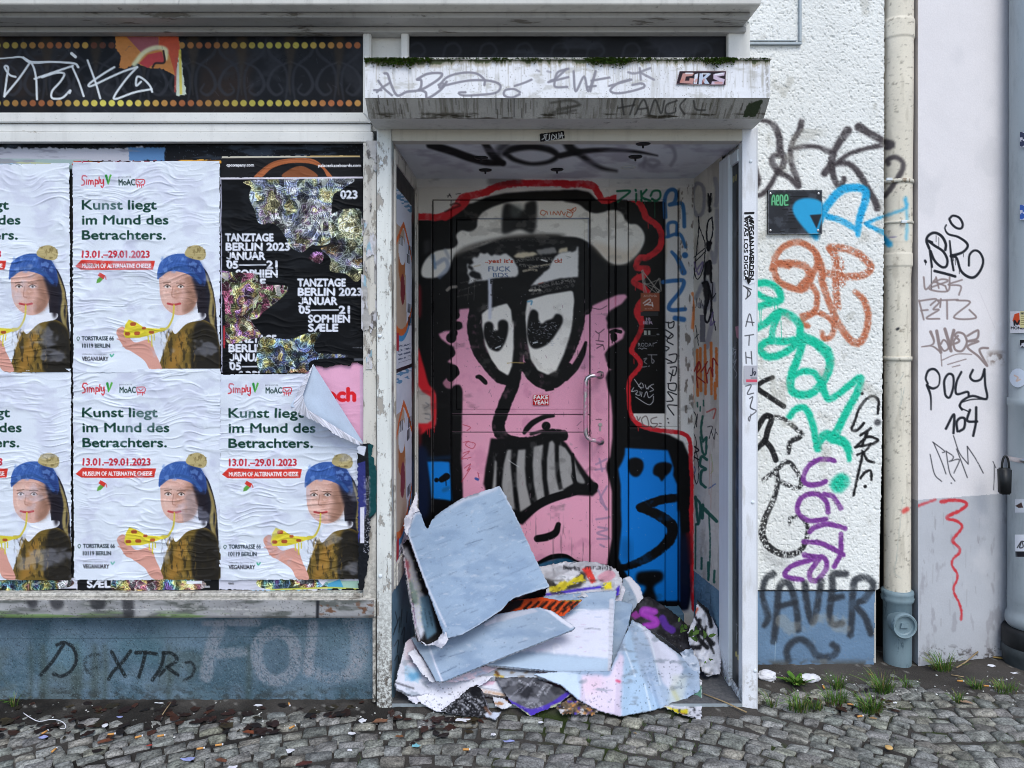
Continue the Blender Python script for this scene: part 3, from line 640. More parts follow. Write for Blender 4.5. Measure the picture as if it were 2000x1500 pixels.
for x, y in ((441, 471), (582, 559), (447, 669)):
    o_ = (x, y); cv.text('TANZTAGE', x, y-.0, 14, 93, W_, .05, .0); cv.text('BERLIN 2023', x+1, y+18, 14, 124, W_, .05); cv.text('JANUAR', x+2, y+36, 14, 75, W_, .05)
    cv.stroke([(x+9.6, y+24), (x+9.4, y+33.5), (x+6.5, y+35), (x+3, y+33.5)], 2.8, W_); cv.rect(x+1, y+22, x+12, y+37, '0f1013'); cv.stroke([(x+10, y+23.4), (x+9.8, y+32.6), (x+7, y+34.6), (x+3.4, y+33)], 3, W_); cv.text('05', x+3, y+53, 14, 21, W_, .05); cv.stroke([(x+27, y+47), (x+79, y+46.5)], 2.6, W_); cv.text('21', x+81, y+53, 14, 20, W_, .05); cv.text('SOPHIEN', x+21, y+70.5, 14, 80, W_, .05); cv.text('SÆLE', x+21, y+88, 14, 57, W_, .05)
cv.text('023', 666, 388, 15, 32, W_, .05); cv.text('S', 594, 447, 12, 9, W_, .05); cv.text('S', 594, 466, 12, 9, W_, .05)
IR = ['5a3c8f', '3f6bb0', '4fa3a8', 'b8c25a', 'd6b24e', 'a0466b', 'c9d6e0']
crystal(cv, "N285,205 920,185 880,260 820,300 810,440 800,600 680,620 640,650 560,640 500,540 440,480 350,480 320,400 285,310 300,250", ['c9bc72', 'd3d67e', '8fb0a0', '6f86c8', 'a8b4d8', 'c9d8d6', '8a6aa4', 'd6cf8a'], 4)
crystal(cv, "N790,450 850,400 920,385 1000,410 1005,700 1000,810 960,850 900,800 800,780 800,700 740,640 800,600", ['d3cf86', 'e3dfa0', '8ea77a', '9fb7c9', '6d6a9c', 'b78b4a'], 8)
crystal(cv, "N660,700 700,660 760,670 740,730 690,720", ['9c4a6b', '6d4a9c', 'c98f6a'], 9); crystal(cv, "N560,610 640,610 640,650 600,660", ['9c4a6b', '7f8fb8', 'c98f6a'], 10)
crystal(cv, "N95,785 200,790 330,800 360,860 530,880 480,960 390,1030 340,1080 300,1100 360,1190 260,1220 140,1230 130,1000 100,870", ['7d2f4f', 'a53f6f', '8fae6a', 'b59a4a', '6a3f8f', '7a4030', 'c8c890'], 14)
crystal(cv, "N350,1215 450,1210 560,1210 640,1180 740,1175 700,1240 720,1300 880,1310 900,1330 680,1350 640,1430 360,1430", ['c99a3a', 'b5b85a', '5a8fb0', '3f4f9f', 'd0c070', '8f5a3a'], 17)
cv.text('mitte|', 690, 680, 3, 18, '8a8c94'); cv.rect(692, 700, 715, 704, '6a6c74'); cv.stroke("P432,352 434,728", 2.4, 'c9c9e0', .9); cv.stroke("P429,349 712,347", 4, 'e2ddea', .95); cv.stroke("P714,380 714,560", 2, 'd6d2e2', .8); cv.fill("P437,640 440,640 440,676 437,676", 'b0303a')
cv.cut("P430,346 711,345 714,440 716,715 690,708 684,716 662,712 640,719 620,714 600,728 432,729", .7)
ox = surf('poster', cv, Dp, M['paper'], None, wrinkle(cv.h, cv.w, 150)+.003); tag(ox, 'black dance festival poster with iridescent crystals and white lettering', 'poster')
cv = Canvas(429, 303, 714, 356, 1.1, '1b1b1e', .2, 97)
cv.fill("P496,346 520,324 545,313 590,309 620,315 650,346 640,346 628,328 600,319 560,320 530,330 512,346", 'b0663f', .95); cv.fill("P552,346 572,328 596,326 620,346", '8c5233', .9); cv.stroke("P505,338 530,320 560,313 600,312 632,324", 2, '6a3a26', .5)
cv.text('cpcompany.com', 443, 325, 5.4, 53, 'f0f0f6', .05); cv.text('palaceskateboards.com', 622, 326, 5.4, 83, 'f0f0f6', .05); cv.stroke("P432,307 705,305", 4, 'd7d0c0', .95); cv.stroke("P600,305 703,305", 3, 'c9a767', .9); cv.stroke("P430,350 711,347", 4, 'ddd3e0', 1)
cv.cut("P432,305 704,303 709,346 712,352 430,354", .5)
ox = surf('poster', cv, 3.0535, M['paper'], None, wrinkle(cv.h, cv.w, 160)*.6+.002); tag(ox, 'black strip poster with orange arc and two small web addresses', 'poster')
# slivers of older posters round the sheets
cv = Canvas(-160, 308, 440, 322, 1.3, 'ba3a55', .1, 98); cv.blot('2a1c22', 9, 120, .45, .55, 1, 99); cv.blot('d9a648', 9, 80, .6, .66, 1, 100); cv.rect(-160, 314, 140, 330, '9db7cf'); cv.stroke("P395,318 438,316", 6, 'dba03c'); cv.stroke("P370,318 394,317", 5, 'd5648a')
cv.cut("P-160,318 140,320 143,313 250,314 430,310 436,318 430,322 -160,322", 1); ox = surf('poster_scrap', cv, 3.0545, M['paper'], None, .0012); tag(ox, 'red and blue poster edge showing above the upper row of cheese posters', 'poster scrap')
cv = Canvas(-160, 1128, 714, 1160, 1.1, 'c9cad8', .1, 101); cv.rect(-160, 1149, 150, 1160, '17181b'); cv.rect(152, 1128, 428, 1155, '17181b'); cv.text('SÆLE', 171, 1147, 14, 57, W_, .05)
crystal(cv, "P0,1132 132,1131 136,1146 70,1153 0,1152", IR, 21); crystal(cv, "P226,1129 300,1130 390,1132 394,1150 300,1152 226,1156", IR[::-1], 25); cv.rect(398, 1130, 412, 1133, 'a8aab4'); cv.text('taz', 400, 1147, 4, 10, 'c8c8d0', .04); cv.rect(365, 1134, 395, 1140, 'e0e2ea'); cv.text('taz', 446, 1141, 4, 11, '5a5a60', .04)
crystal(cv, "P508,1131 600,1131 630,1133 640,1146 520,1150", IR, 28); cv.rect(640, 1134, 714, 1152, '9fc0b2'); cv.fill("P640,1140 664,1131 672,1150 640,1152", '4f9fc4', smooth=False); cv.stroke("P530,1152 600,1149 650,1148 700,1151", 3.4, 'c3c24a', .9); cv.stroke("P480,1154 600,1153", 2.6, '4f93bd', .8); cv.fill("P618,1128 644,1128 630,1144", 'e6e4ee', smooth=False)
cv.cut("P-160,1128 714,1128 713,1150 640,1152 560,1154 430,1152 425,1156 340,1158 226,1157 150,1152 60,1155 -160,1153", 1.2)
ox = surf('poster_scrap', cv, 3.0525, M['paper'], None, wrinkle(cv.h, cv.w, 170)*.7+.001); tag(ox, 'torn bottom strip of older posters along the window sill', 'poster scrap')
cv = Canvas(696, 862, 740, 1155, 1.1, '1b1d22', .2, 102); cv.fill("P719,868 728,866 730,885 738,930 736,1000 722,1010 722,930", '18474a', smooth=False); cv.fill("P698,905 714,900 716,1000 700,1060", '3a3f8c', .8, smooth=False); cv.rect(704, 990, 712, 1060, 'd7d6e2'); cv.speck('c8c8d6', .12, .9, (711, 930, 724, 1080)); cv.fill("P696,868 716,872 712,890 698,884", 'ccd0dd', smooth=False)
cv.cut("P698,870 722,864 731,868 728,890 739,925 735,1000 724,1018 720,1100 712,1150 700,1152", 1.2); ox = surf('poster_scrap', cv, 3.0165, M['paper'], None, .003+.006*fbm(cv.h, cv.w, 12, 10, 3)); tag(ox, 'dark green and black poster scrap curling round the window frame', 'poster scrap')
cv = Canvas(706, 275, 736, 720, 1.1, 'b9b6b4', .2, 103); cv.blot('5f5a57', 20, 10, .5, .62, .9, 104); cv.blot('c9c8cf', 26, 12, .5, .6, .9, 105); cv.blot('8fb0c0', 30, 12, .66, .72, .9, 106); cv.keep = (fbm(cv.h, cv.w, 34, 12, 107) > .53); ox = surf('paste_residue', cv, 3.0175, M['fabricpaper'], None, .001+.004*fbm(cv.h, cv.w, 8, 6, 5)); tag(ox, kind='stuff')

# ================================================================ CANOPY
can = thing('entrance_canopy', 'white light-box canopy with mossy top edge and grey scrawled tags over the doorway', 'canopy', (.2, -.1, 2.26))
cx0, cx1 = X(713, 2.79), X(1504, 2.79)
cv = Canvas(713, 117, 1504, 191, 1.2, 'e6e7ec', .05, 201)
cv.blot('c3c2c0', 40, 6, .5, .75, .6, 202); cv.blot('b2b0aa', 12, 30, .6, .75, .5, 203)
n = fbm(1, cv.w, 10, 9, 205)[0]; lg = 119+9*sst(.35, .75, n)+3*R.random(cv.w)
cv._mix(0, cv.h, 0, cv.w, 1-sst(-3, 3, cv.py[:, None]-lg[None]-3), 'a59c8a', .75)
cv._mix(0, cv.h, 0, cv.w, 1-sst(-1.5, 1.5, cv.py[:, None]-lg[None]+3), '47502f', .95)
for k in range(90):
    x = R.uniform(715, 1500); L = R.uniform(8, 50); cv.stroke([(x, 125), (x+R.uniform(-1, 1), 125+L)], R.uniform(.8, 2), '8d8474', R.uniform(.15, .5), 1)
cv.stroke("P1497,125 1500,190", 6, '6d675d', .5, 3, dry=.4); cv.speck('6b655c', .012, .8)
GR = '85838d'
cv.stroke("J88,440 110,420 150,395; J95,385 120,420 160,455; J75,430 110,430", 4.5, GR, .92, .9); cv.stroke("J95,455 95,495", 1.6, '46464c', .9)
cv.stroke("J125,350 140,355 155,400 185,455 230,438 290,428 300,385 280,380; J280,378 330,352 395,350 385,375 330,412 290,432; J288,428 320,440 330,468 390,430 420,390", 5, GR, .92, .9)
cv.stroke("J382,405 400,395 408,412 385,415 420,370 490,348 560,350 600,380 600,405; J400,410 520,385 620,385 675,405 660,440 590,452 500,455 480,442 510,440", 4.6, GR, .92, .9)
cv.stroke("J655,440 655,520; J742,470 742,555; J502,455 502,480; J540,455 540,480", 1.2, '5b5a60', .9, .8)
cv.stroke("J770,440 740,425 700,430 695,455 730,465 768,450; J745,410 790,395 825,380", 4.4, GR, .92, .9)
cv.stroke("J850,335 862,340; J900,340 915,345", 4, GR, .6, 1.5)
cv.stroke("J915,385 940,375 990,330; J1000,328 950,345 935,390 940,415 995,415; J905,392 1000,368; J1025,340 1035,435 1075,365 1095,435 1130,340 1105,435; J1110,385 1195,370; J1090,415 1130,410", 4.6, GR, .9, 1)
cv.stroke("J1195,410 1300,380 1240,395 1200,430 1230,445 1300,435 1360,415 1350,398 1305,405", 4.6, GR, .9, .9)
cv.stroke("J1285,345 1320,350 1390,325; J1340,325 1345,380; J1350,350 1408,380", 4.6, GR, .8, 1.2)
px, py = np.meshgrid(cv.px, cv.py); V = world(px, py, 2.79); V[..., 1] -= .002*fbm(cv.h, cv.w, 30, 90, 3)
grid('front_panel', V, M['metalpaint'], can, cv.c, None, 'white front with scrawled grey tags')
cv = Canvas(713, 191, 1504, 232, 1.2, 'b9b6b0', .15, 211)
cv.blot('8a867c', 60, 7, .42, .7, .9, 212); cv.blot('b6b3ad', 60, 5, .55, .7, .8, 213); cv.blot('3b362c', 7, 40, .5, .7, .9, 214, (700, 219, 1510, 240, 5))
for k in range(140):
    x = R.uniform(715, 1500); y = R.uniform(192, 215); cv.stroke([(x, y), (x, y+R.uniform(8, 26))], R.uniform(.8, 2.4), ['3f3a31', 'bdbab4', '55503f'][k % 3], R.uniform(.2, .7), 1)
cv.fill("J1855,520 1870,490 1935,475 1920,555 1860,558", '3c4632', .95, smooth=False, rag=1)
cv.stroke("J1255,470 1275,545; J1320,468 1305,545; J1245,515 1320,500; J1330,545 1360,475 1395,540; J1345,520 1385,515; J1400,545 1415,475 1455,540 1460,480; J1520,480 1475,500 1480,540 1520,535 1520,515; J1560,470 1540,505 1570,545; J1600,480 1620,520 1665,525", 3.6, '4c4a47', .75, 1.2)
cv.stroke("J920,490 1010,478 1050,500 950,520; J930,535 1060,500; J960,540 1040,525", 5, '5b5850', .6, 2); cv.stroke("J655,470 655,522; J742,470 742,556; J95,470 95,495", 1.2, '3a3a3c', .9)
px, py = np.meshgrid(cv.px, cv.py); t = (py-191)/(cv.py[-1]-191); d = 2.79+.07*t; V = np.stack([(px-CX)*2.79/F, d-3, EYE-(py-HY)*d/F], -1)
grid('lower_panel', V, M['grainy'], can, cv.c, None, 'grime streaked slanted panel')
zt, zb = Z(117, 2.79), Z(191, 2.79); zl = Z(cv.py[-1], 2.86); zr = zl-.004
pr = [(-.208, zt), (-.208, zb), (-.139, zl+.0015), (-.03, zr), (-.002, zr), (-.002, zt)]
V = [(cx0+.0005, y, z) for y, z in pr]+[(cx1-.0005, y, z) for y, z in pr]; k = len(pr)
obj('housing', V, [tuple(range(k))[::-1], tuple(range(k, 2*k))]+[(i, (i+1) % k, k+(i+1) % k, k+i) for i in range(k)], M['ledge'], can)
boxes('top_lip', [(cx0-.004, -.218, zt-.001, cx1+.004, -.2005, zt+.006), (cx0-.004, -.2, zt+.0005, cx1+.004, .0, zt+.004)], M['ledge'], can, .0015)
# moss cushions along the top edge
V, Fc, C = [], [], []
nn = fbm(1, 800, 60, 60, 77, 4)[0]
for k in range(6500):
    x = rnd.uniform(cx0, cx1); dens = nn[int((x-cx0)/(cx1-cx0)*799)]
    if rnd.random() > sst(.4, .62, np.array(dens))*1.0+.12: continue
    big = float(sst(.42, .7, np.array(dens))); z = zt + .004 - abs(rnd.gauss(0, .004+.010*big)); y = -.2195-rnd.uniform(0, .006*big); a = rnd.uniform(.0012, .0028)*(1+.5*big)
    b = len(V); up = rnd.uniform(.3, 1)
    for q in ((-a, 0, -a*.5), (a, 0, -a*.6), (a*.2, -a*1.2, a*up), (0, a*.5, a*up)): V.append((x+q[0]+rnd.gauss(0, a*.3), y+q[1], z+q[2]))
    Fc += [(b, b+1, b+2), (b+1, b+3, b+2), (b+3, b, b+2)]; c = np.array([.20, .29, .09])*rnd.uniform(.55, 1.35); c[0] += rnd.random()*.1*(rnd.random() < .3); C += [c]*4
obj('moss', V, Fc, M['moss'], can, np.array(C), False)['kind'] = 'stuff'
def flat_sticker(name, cvs, D, label, cat='sticker', mat='paper', h=.0015, group=None):
    o = surf(name, cvs, D, M[mat], None, h); return tag(o, label, cat, group)
cv = Canvas(1320, 132, 1420, 168, .9, 'c2a6a8', .2, 221)
cv.fill("J1515,400 1530,340 1750,340 1748,405", '2a2028', smooth=False)
for P, c in (("J1530,395 1545,350 1600,348 1590,362 1560,365 1555,385 1575,385 1578,372 1600,375 1592,400", 'b98a84'), ("J1602,355 1618,350 1612,400 1596,400", 'd6d9e4'), ("J1625,350 1640,350 1642,370 1665,348 1680,352 1655,375 1672,400 1650,400 1638,382 1636,402 1620,402", 'b9c4d8'), ("J1690,355 1745,345 1742,360 1708,366 1745,378 1738,402 1680,402 1684,388 1718,388 1690,376", 'c7b5c9')):
    cv.fill(P, c, smooth=False)
cv.stroke("J1535,390 1545,380; J1605,390 1610,380; J1640,395 1645,380; J1700,395 1730,395", 4, 'c07a70', .6); cv.stroke("J1560,350 1590,350; J1640,352 1660,352; J1700,355 1735,350", 3, 'e9edf4', .8)
cv.cut("J1512,402 1528,338 1752,336 1750,407"); flat_sticker('sticker', cv, 2.785, 'pink and grey graffiti style sticker at the right of the white canopy front')
cv = Canvas(1050, 252, 1106, 280, .8, '1b1a1c', .2, 223)
cv.stroke("J875,665 888,655 884,645 900,640; J895,640 893,668 908,665 910,640; J922,645 920,668 938,655 925,640; J942,640 945,662 955,660 955,635; J962,655 968,632 972,660; J960,648 976,645", 1.9, 'cfd0d4', .95, .6)
cv.cut("J862,637 980,622 984,660 866,678"); flat_sticker('sticker', cv, 2.996, 'small black sticker with white scribble on the beam under the canopy')

# ================================================================ ENTRANCE PORCH
por = thing('entrance_porch', 'recessed graffiti covered shop entrance under the canopy with mural painted back wall', 'porch', (.215, .4, .0))
LX, RX, BD, ZC = -.4687, .9, 3.8, 2.223
boxes('header_beam', [(LX-.001, .0, 2.2195, RX, .06, 2.2715)], M['beam'], por, .003)
boxes('porch_shell', [(LX-.02, .1, 2.2285, RX+.02, .9, 2.3), (LX-.1, .1, -.05, LX-.0205, .9, 2.2), (RX+.0205, .33, -.05, RX+.06, .9, 2.2), (LX-.1, .83, -.05, RX+.1, .9, 2.2)], M['dark'], por, 0)
boxes('floor', [(LX-.02, .004, -.05, RX+.0, .83, .018)], M['granite'], por, .002)
boxes('step_edge', [(LX, .0, -.02, RX-.002, .0035, .0205)], M['zinc'], por, .0008)
boxes('threshold', [(LX+.03, .7, .0185, RX-.07, .815, .11)], M['blue'], por, .004)
cv = Canvas(764, 262, 1452, 350.4, 1.6, 'dadde0', .08, 231); K0 = '0a0a0c'
cv.stroke("A450,160 600,205 740,255 860,288 985,296", [15, 15, 15, 13, 10], K0, .95, 3); cv.stroke("A850,150 890,210 930,260 985,296", [12, 15, 14, 10], K0, .95, 3.5)
cv.stroke("A1000,225 1060,190 1190,175 1320,195 1380,240 1320,285 1190,300 1070,270 1010,230", [10, 13, 12, 12, 10, 7, 6, 8, 10], K0, .95, 4)
cv.stroke("B-20,240 100,215 250,200 400,200 560,215 690,240", [11, 11, 9, 7, 5, 2], K0, .95, 3); cv.stroke("B20,130 60,190 120,225 190,280 280,330 390,352", [18, 17, 13, 10, 7, 3], K0, .92, 5); cv.stroke("A1000,160 960,200 940,260", 16, K0, .6, 8)
cv.stroke("B730,140 800,180 820,250 790,310; B600,260 590,320; B560,310 640,270 700,290 660,320 620,300", 7, '7f7d88', .5, 3); cv.blot('9d98a6', 16, 60, .5, .75, .5, 232)
ceilD = lambda px, py: (ZC-EYE)*F/(HY-py)
px, py = np.meshgrid(cv.px, cv.py); d = ceilD(px, py); xx = (px-CX)*d/F; cv.keep = (xx > LX-.012) & (xx < RX+.012) & (d > 3.03)
surf('porch_ceiling', cv, ceilD, M['smooth_render'], por)
for px_, py_ in ((948, 331), (1088, 330), (1256, 279), (1241, 305), (940, 307)):
    d = ceilD(0, py_); x_ = X(px_, d)
    lathe('downlight_socket', [(.002, ZC-.022), (.004, ZC-.02), (.005, ZC-.009), (.026, ZC-.007), (.03, ZC-.004), (.03, ZC-.0005)], x_, d-3, M['black'], por, 14)
d = ceilD(0, 326); lathe('downlight_ring', [(.026, ZC-.001), (.027, ZC-.006), (.033, ZC-.006), (.035, ZC-.001)], X(1227, d), d-3, M['white'], por, 20)
# left side wall: glazed side with posters above a blue plinth
D_L = lambda px, py: LX*F/(px-CX)
cv = Canvas(765.6, 262, 815, 1362, 1.0, 'c3c0ba', .1, 241)
px, py = np.meshgrid(cv.px, cv.py); d = D_L(px, py); z = EYE-(py-HY)*d/F
cv.blot('7c766e', 40, 5, .52, .7, .8, 242); cv.blot('9fb3bb', 60, 5, .6, .72, .6, 243)
pane = (d > 3.075) & (d < 3.7) & (z > .545) & (z < 2.15); cv.c[pane] = hx('15161a'); cv.c[(z < .45)] = hx('6a8799')
cv.c[(z < .45)] *= (.85+.3*fbm(cv.h, cv.w, 30, 8, 9)[z < .45])[:, None]
for s in ("P772,1195 776,1215 770,1230", "P768,1240 781,1205 779,1235", "P785,1190 783,1225", "P770,1262 778,1250 776,1275", "P784,1240 790,1225 788,1258", "P771,1290 777,1280 780,1300", "P788,1275 793,1262", "P795,1195 794,1216"): cv.stroke(s, 1.6, '1d2328', .9, .7)
surf('side_wall', cv, D_L, M['metalpaint'], por, None, 'left side wall with dark glazing above blue plinth')
boxes('side_frame', [(LX-.012, .052, .45, LX+.006, .078, 2.2), (LX-.012, .705, .45, LX+.008, .735, 2.2), (LX-.012, .0785, .455, LX+.012, .7045, .543), (LX-.012, .0785, 2.15, LX+.006, .7045, 2.2)], M['frame'], por, .002)
boxes('side_mullion', [(LX-.01, .7855, .018, LX+.006, .799, 2.2)], M['frame'], por, .002)
def side_poster(y0, y1, seed, label):
    c = Canvas(771.5, y0-22, 802.3, y1+40, .8, 'cfd2de', .08, seed); X0 = c.px
    px, py = np.meshgrid(c.px, c.py); d = D_L(px, py); z = EYE-(py-HY)*d/F; u = (d-3.075)/(3.555-3.075); v = py
    zt_, zb_ = EYE-(y0-HY)*3.3/F, EYE-(y1-HY)*3.3/F; t = (zt_-z)/(zt_-zb_)
    orange = (np.abs(t-.17-.12*np.abs(u-.45)**1.2*3) < .018) | (np.abs(t-.80+.10*(u-.3)**2*3) < .02); blue = np.abs(t-.835+.10*(u-.3)**2*3) < .016
    fig = ((u-.35)/.22)**2+((t-.33)/.08)**2 < 1; hair = ((u-.32)/.2)**2+((t-.42)/.1)**2 < 1; red = ((u-.38)/.14)**2+((t-.55)/.09)**2 < 1; tan = (t > .2) & (t < .79) & (u < .5+.25*(t-.2)) & ~fig
    c.c[tan] = hx('b8a08c'); c.c[hair] = hx('a7683c'); c.c[red] = hx('7c3138'); c.c[fig] = hx('d5d7df'); c.c[orange] = hx('cf6a35'); c.c[blue] = hx('4a93c7')
    for a, b, txt, cap in ((.12, .28, 'E', .05), (.72, .30, 'TE', .05), (.62, .36, 'ET.', .05), (.7, .66, 'YS', .05), (.72, .74, 'Z!', .05)):
        m = (u > a) & (u < a+.24) & (t > b-.035) & (t < b+.02) & (np.sin(u*75) > -.2); c.c[m] = hx('22222a')
    m = (t > .86) & (t < .97) & (u > .1) & (u < .9) & (np.sin(t*260) > .3) & (vnoise(c.h, c.w, 3, 4, seed) > .35); c.c[m] = hx('5b6880'); m = (u < .16) & (t > .8) & (t < .9); c.c[m] = hx('b3303a')
    m = (t < .06) & (vnoise(c.h, c.w, 4, 8, seed+2) > .55); c.c[m] = hx('5f8fb4')
    c.keep = (t > 0) & (t < 1) & (u > 0) & (u < 1)
    V = world(px, py, d); V[..., 0] += .003+.004*fbm(c.h, c.w, 30, 4, seed+3)
    return tag(grid('poster', V, M['paper'], None, c.c, c.keep), label, 'poster', 'posters on the left porch glazing')
side_poster(383, 716, 250, 'upper white and orange poster on the dark glazing left of the door'); side_poster(722, 1106, 255, 'lower white and orange poster on the dark glazing above the paper pile')
# right side wall: rough stucco, then a narrow shop window beside the post
D_R = lambda px, py: RX*F/(px-CX)
cv = Canvas(1354.7, 262, 1411.5, 1330, .9, 'd5d2c6', .1, 261)
px, py = np.meshgrid(cv.px, cv.py); d = D_R(px, py); z = EYE-(py-HY)*d/F
cv.blot('a9a296', 60, 10, .5, .75, .6, 262); cv.stroke("W70,750 75,1100 72,1400", 5, 'c9a060', .45, 3, dry=.25)
g1 = '8e8e96'
cv.stroke("W120,240 110,150 125,75 150,60 180,90 185,180 170,250 140,265 125,240", 7, g1, .8, 2); cv.stroke("W255,30 270,120 260,200", 9, g1, .75, 2.5); cv.stroke("W265,230 265,420 250,560 235,500; W240,700 250,800", 8, g1, .7, 2.5); cv.stroke("W130,790 190,680 225,740 210,850 150,830", 8, g1, .7, 2.5); cv.stroke("W235,950 200,1100", 10, g1, .7, 2); cv.rect(1368.5, 615, 1379, 668, '77777c')
b1 = '1c1c1f'
cv.stroke("W210,125 222,165 228,125; W222,160 218,240", 3, b1, .95, .7); cv.stroke("W235,275 210,300 200,370 205,425 225,425 240,350 235,280", 2.8, b1, .95, .7); cv.stroke("W212,440 210,480 225,440", 6, b1, .95, .8); cv.stroke("W200,565 225,560 230,690; W195,570 185,690", 4, b1, .95, .7); cv.stroke("W175,695 205,690 215,780 195,860 188,900; W215,720 230,800 225,900 205,945 190,920 195,860", 4, b1, .95, .8)
cv.stroke("W148,270 150,350 130,550 108,735; W150,330 190,450 175,610 140,670 115,600 108,540; W90,555 185,475; W95,590 195,490", 1.8, b1, .95, .6); cv.stroke("W240,690 235,850 258,995; W240,790 258,760", 1.8, b1, .9, .6); cv.stroke("W95,1040 110,1090; W112,1020 108,1110; W130,965 148,1090; W125,1045 148,1020", 1.6, b1, .9, .6); cv.stroke("W140,790 130,850; W155,790 160,850 145,845; W165,800 172,840", 1.2, b1, .8, .6)
for q_ in ("W206,130 234,150 226,200 232,240 212,245 205,180", "W196,430 232,425 228,485 214,495 198,480", "W186,560 232,556 234,600 226,700 216,640 200,640 186,690 180,640", "W170,690 214,686 222,760 206,830 196,900 180,880 186,790"): cv.fill(q_, b1, .9, .7, smooth=False, rag=.6)
cv.stroke("W120,560 150,640 175,560 130,620; W240,880 225,960 250,940", 3, '6a5a8a', .7, 1); cv.stroke("X150,60 190,45 180,90", 3, 'b8463a', .7, 1); cv.stroke("X70,300 95,330 80,370; X160,420 190,400", 2.4, '3f5f9a', .7, .8); cv.stroke("X75,215 110,240 78,262 112,285", 2.6, b1, .9, .7)
og = 'd97a3a'
cv.stroke("W103,760 115,850 110,1000", 6, og, .95, 1)
for a_, t_, b_ in ((108, 1130, 1450), (140, 1120, 1410), (160, 1110, 1380), (190, 1090, 1400), (228, 1075, 1400), (262, 1110, 1350), (253, 1330, 1430)): cv.stroke([(1320+a_/3.26, 340+t_/3.26), (1320+(a_+3)/3.26, 340+b_/3.26)], 5.4, og, .93, .9)
cv.stroke("W150,1200 135,1270 145,1360; W122,1255 150,1195 160,1235 135,1280 190,1330; W165,1260 205,1195; W190,1210 205,1330; W205,1270 225,1230 240,1290 240,1175 270,1215", 2.6, '9c2a24', .95, .7)
gn = '2b6152'
cv.stroke("X75,40 100,85 85,140 75,90; X70,140 100,200 85,320 100,400 112,330 95,220; X105,70 100,130", 1.6, b1, .9, .6)
cv.stroke("X130,80 122,140 130,190 148,180 130,200; X118,180 130,250 145,255 148,180", 4.5, gn, .95, 1); cv.stroke("X150,285 125,270 118,310 145,330 125,340 120,390 142,415", 5.5, gn, .95, 1); cv.stroke("X133,5 135,30; X118,35 117,55; X105,15 106,35", 3, gn, .9, 1)
cv.stroke("X95,460 108,590; X95,465 118,500 112,580 100,590", 5, gn, .95, 1); cv.stroke("X130,510 195,575; X130,500 128,560", 7, gn, .95, 1); cv.stroke("X160,540 165,700 158,855; X97,590 95,800", 3, gn, .9, .9); cv.stroke("X125,750 124,800; X186,810 184,865; X155,770 157,850", 4.5, gn, .9, 1)
cv.stroke("X153,130 175,130 160,185; X172,150 185,190 190,140; X195,155 200,165", 1.5, b1, .9, .6); cv.stroke("X165,250 160,450; X172,300 168,520", 1.4, 'c9a58f', .7, .8); cv.stroke("X170,260 178,330 168,350", 1.4, '9fb060', .6, .8)
dado = EYE-(1117+(px-1359)*.79-HY)*d/F; low = z < dado; cv.c[low] = hx('6d8fa3')*(.85+.3*fbm(cv.h, cv.w, 40, 10, 11)[low])[:, None]; cv.blot('37454c', 50, 3, .6, .75, .6, 264, (1355, 1150, 1412, 1340, 4))
hh = .004*fbm(cv.h, cv.w, 5, 3, 265, 2); V = world(px, py, d); V[..., 0] -= hh+.001*(~low)
cv.keep = np.ones((cv.h, cv.w), bool); grid('stucco_side', V, M['stucco'], por, cv.c, None, 'white stucco side wall covered in tags above a blue dado')
sw = boxes('side_window', [(RX-.012, .15, .0185, RX+.03, .295, 2.2), (RX-.006, .0505, 2.15, RX+.03, .1495, 2.2), (RX-.004, .0505, .0185, RX+.03, .1495, .05)], M['post2'], por, .003, 'white framed narrow side window by the right post')
cv = Canvas(1428.5, 300, 1449.2, 1345, .9, '18191c', .25, 271); cv.blot('4b4f58', 60, 4, .55, .72, .6, 272)
cv.stroke("W352,30 350,60; W364,15 362,50; W378,5 376,40", 2.2, 'b3a450', .9, .8); cv.stroke("X280,1195 281,1212; X290,1210 291,1228; X301,1222 302,1240; X311,1235 312,1255", 3.6, 'b9a94e', .95, .8)
cv.stroke("X280,1060 283,1150; X280,1060 296,1080 284,1110; X300,1080 303,1180 315,1190; X300,1130 312,1130; X302,1085 314,1080", 1, 'a9adb4', .8, .6); cv.stroke("W365,1100 355,1150 375,1130 360,1200 380,1180 362,1230 382,1270 370,1300; W350,1110 380,1120", 1, 'c8ccd2', .8, .6)
cv.stroke("X275,80 290,140; X280,200 295,240; X290,330 280,400 300,430; X280,520 285,600; X295,940 305,1000; W370,400 385,300", 4, '5f646e', .5, 2)
cv.fill("W370,972 396,965 400,1055 380,1040", 'b5788a', .9, smooth=False); px, py = np.meshgrid(cv.px, cv.py); V = world(px, py, D_R(px, py)); V[..., 0] += .004; grid('pane', V, M['glass'], sw, cv.c)
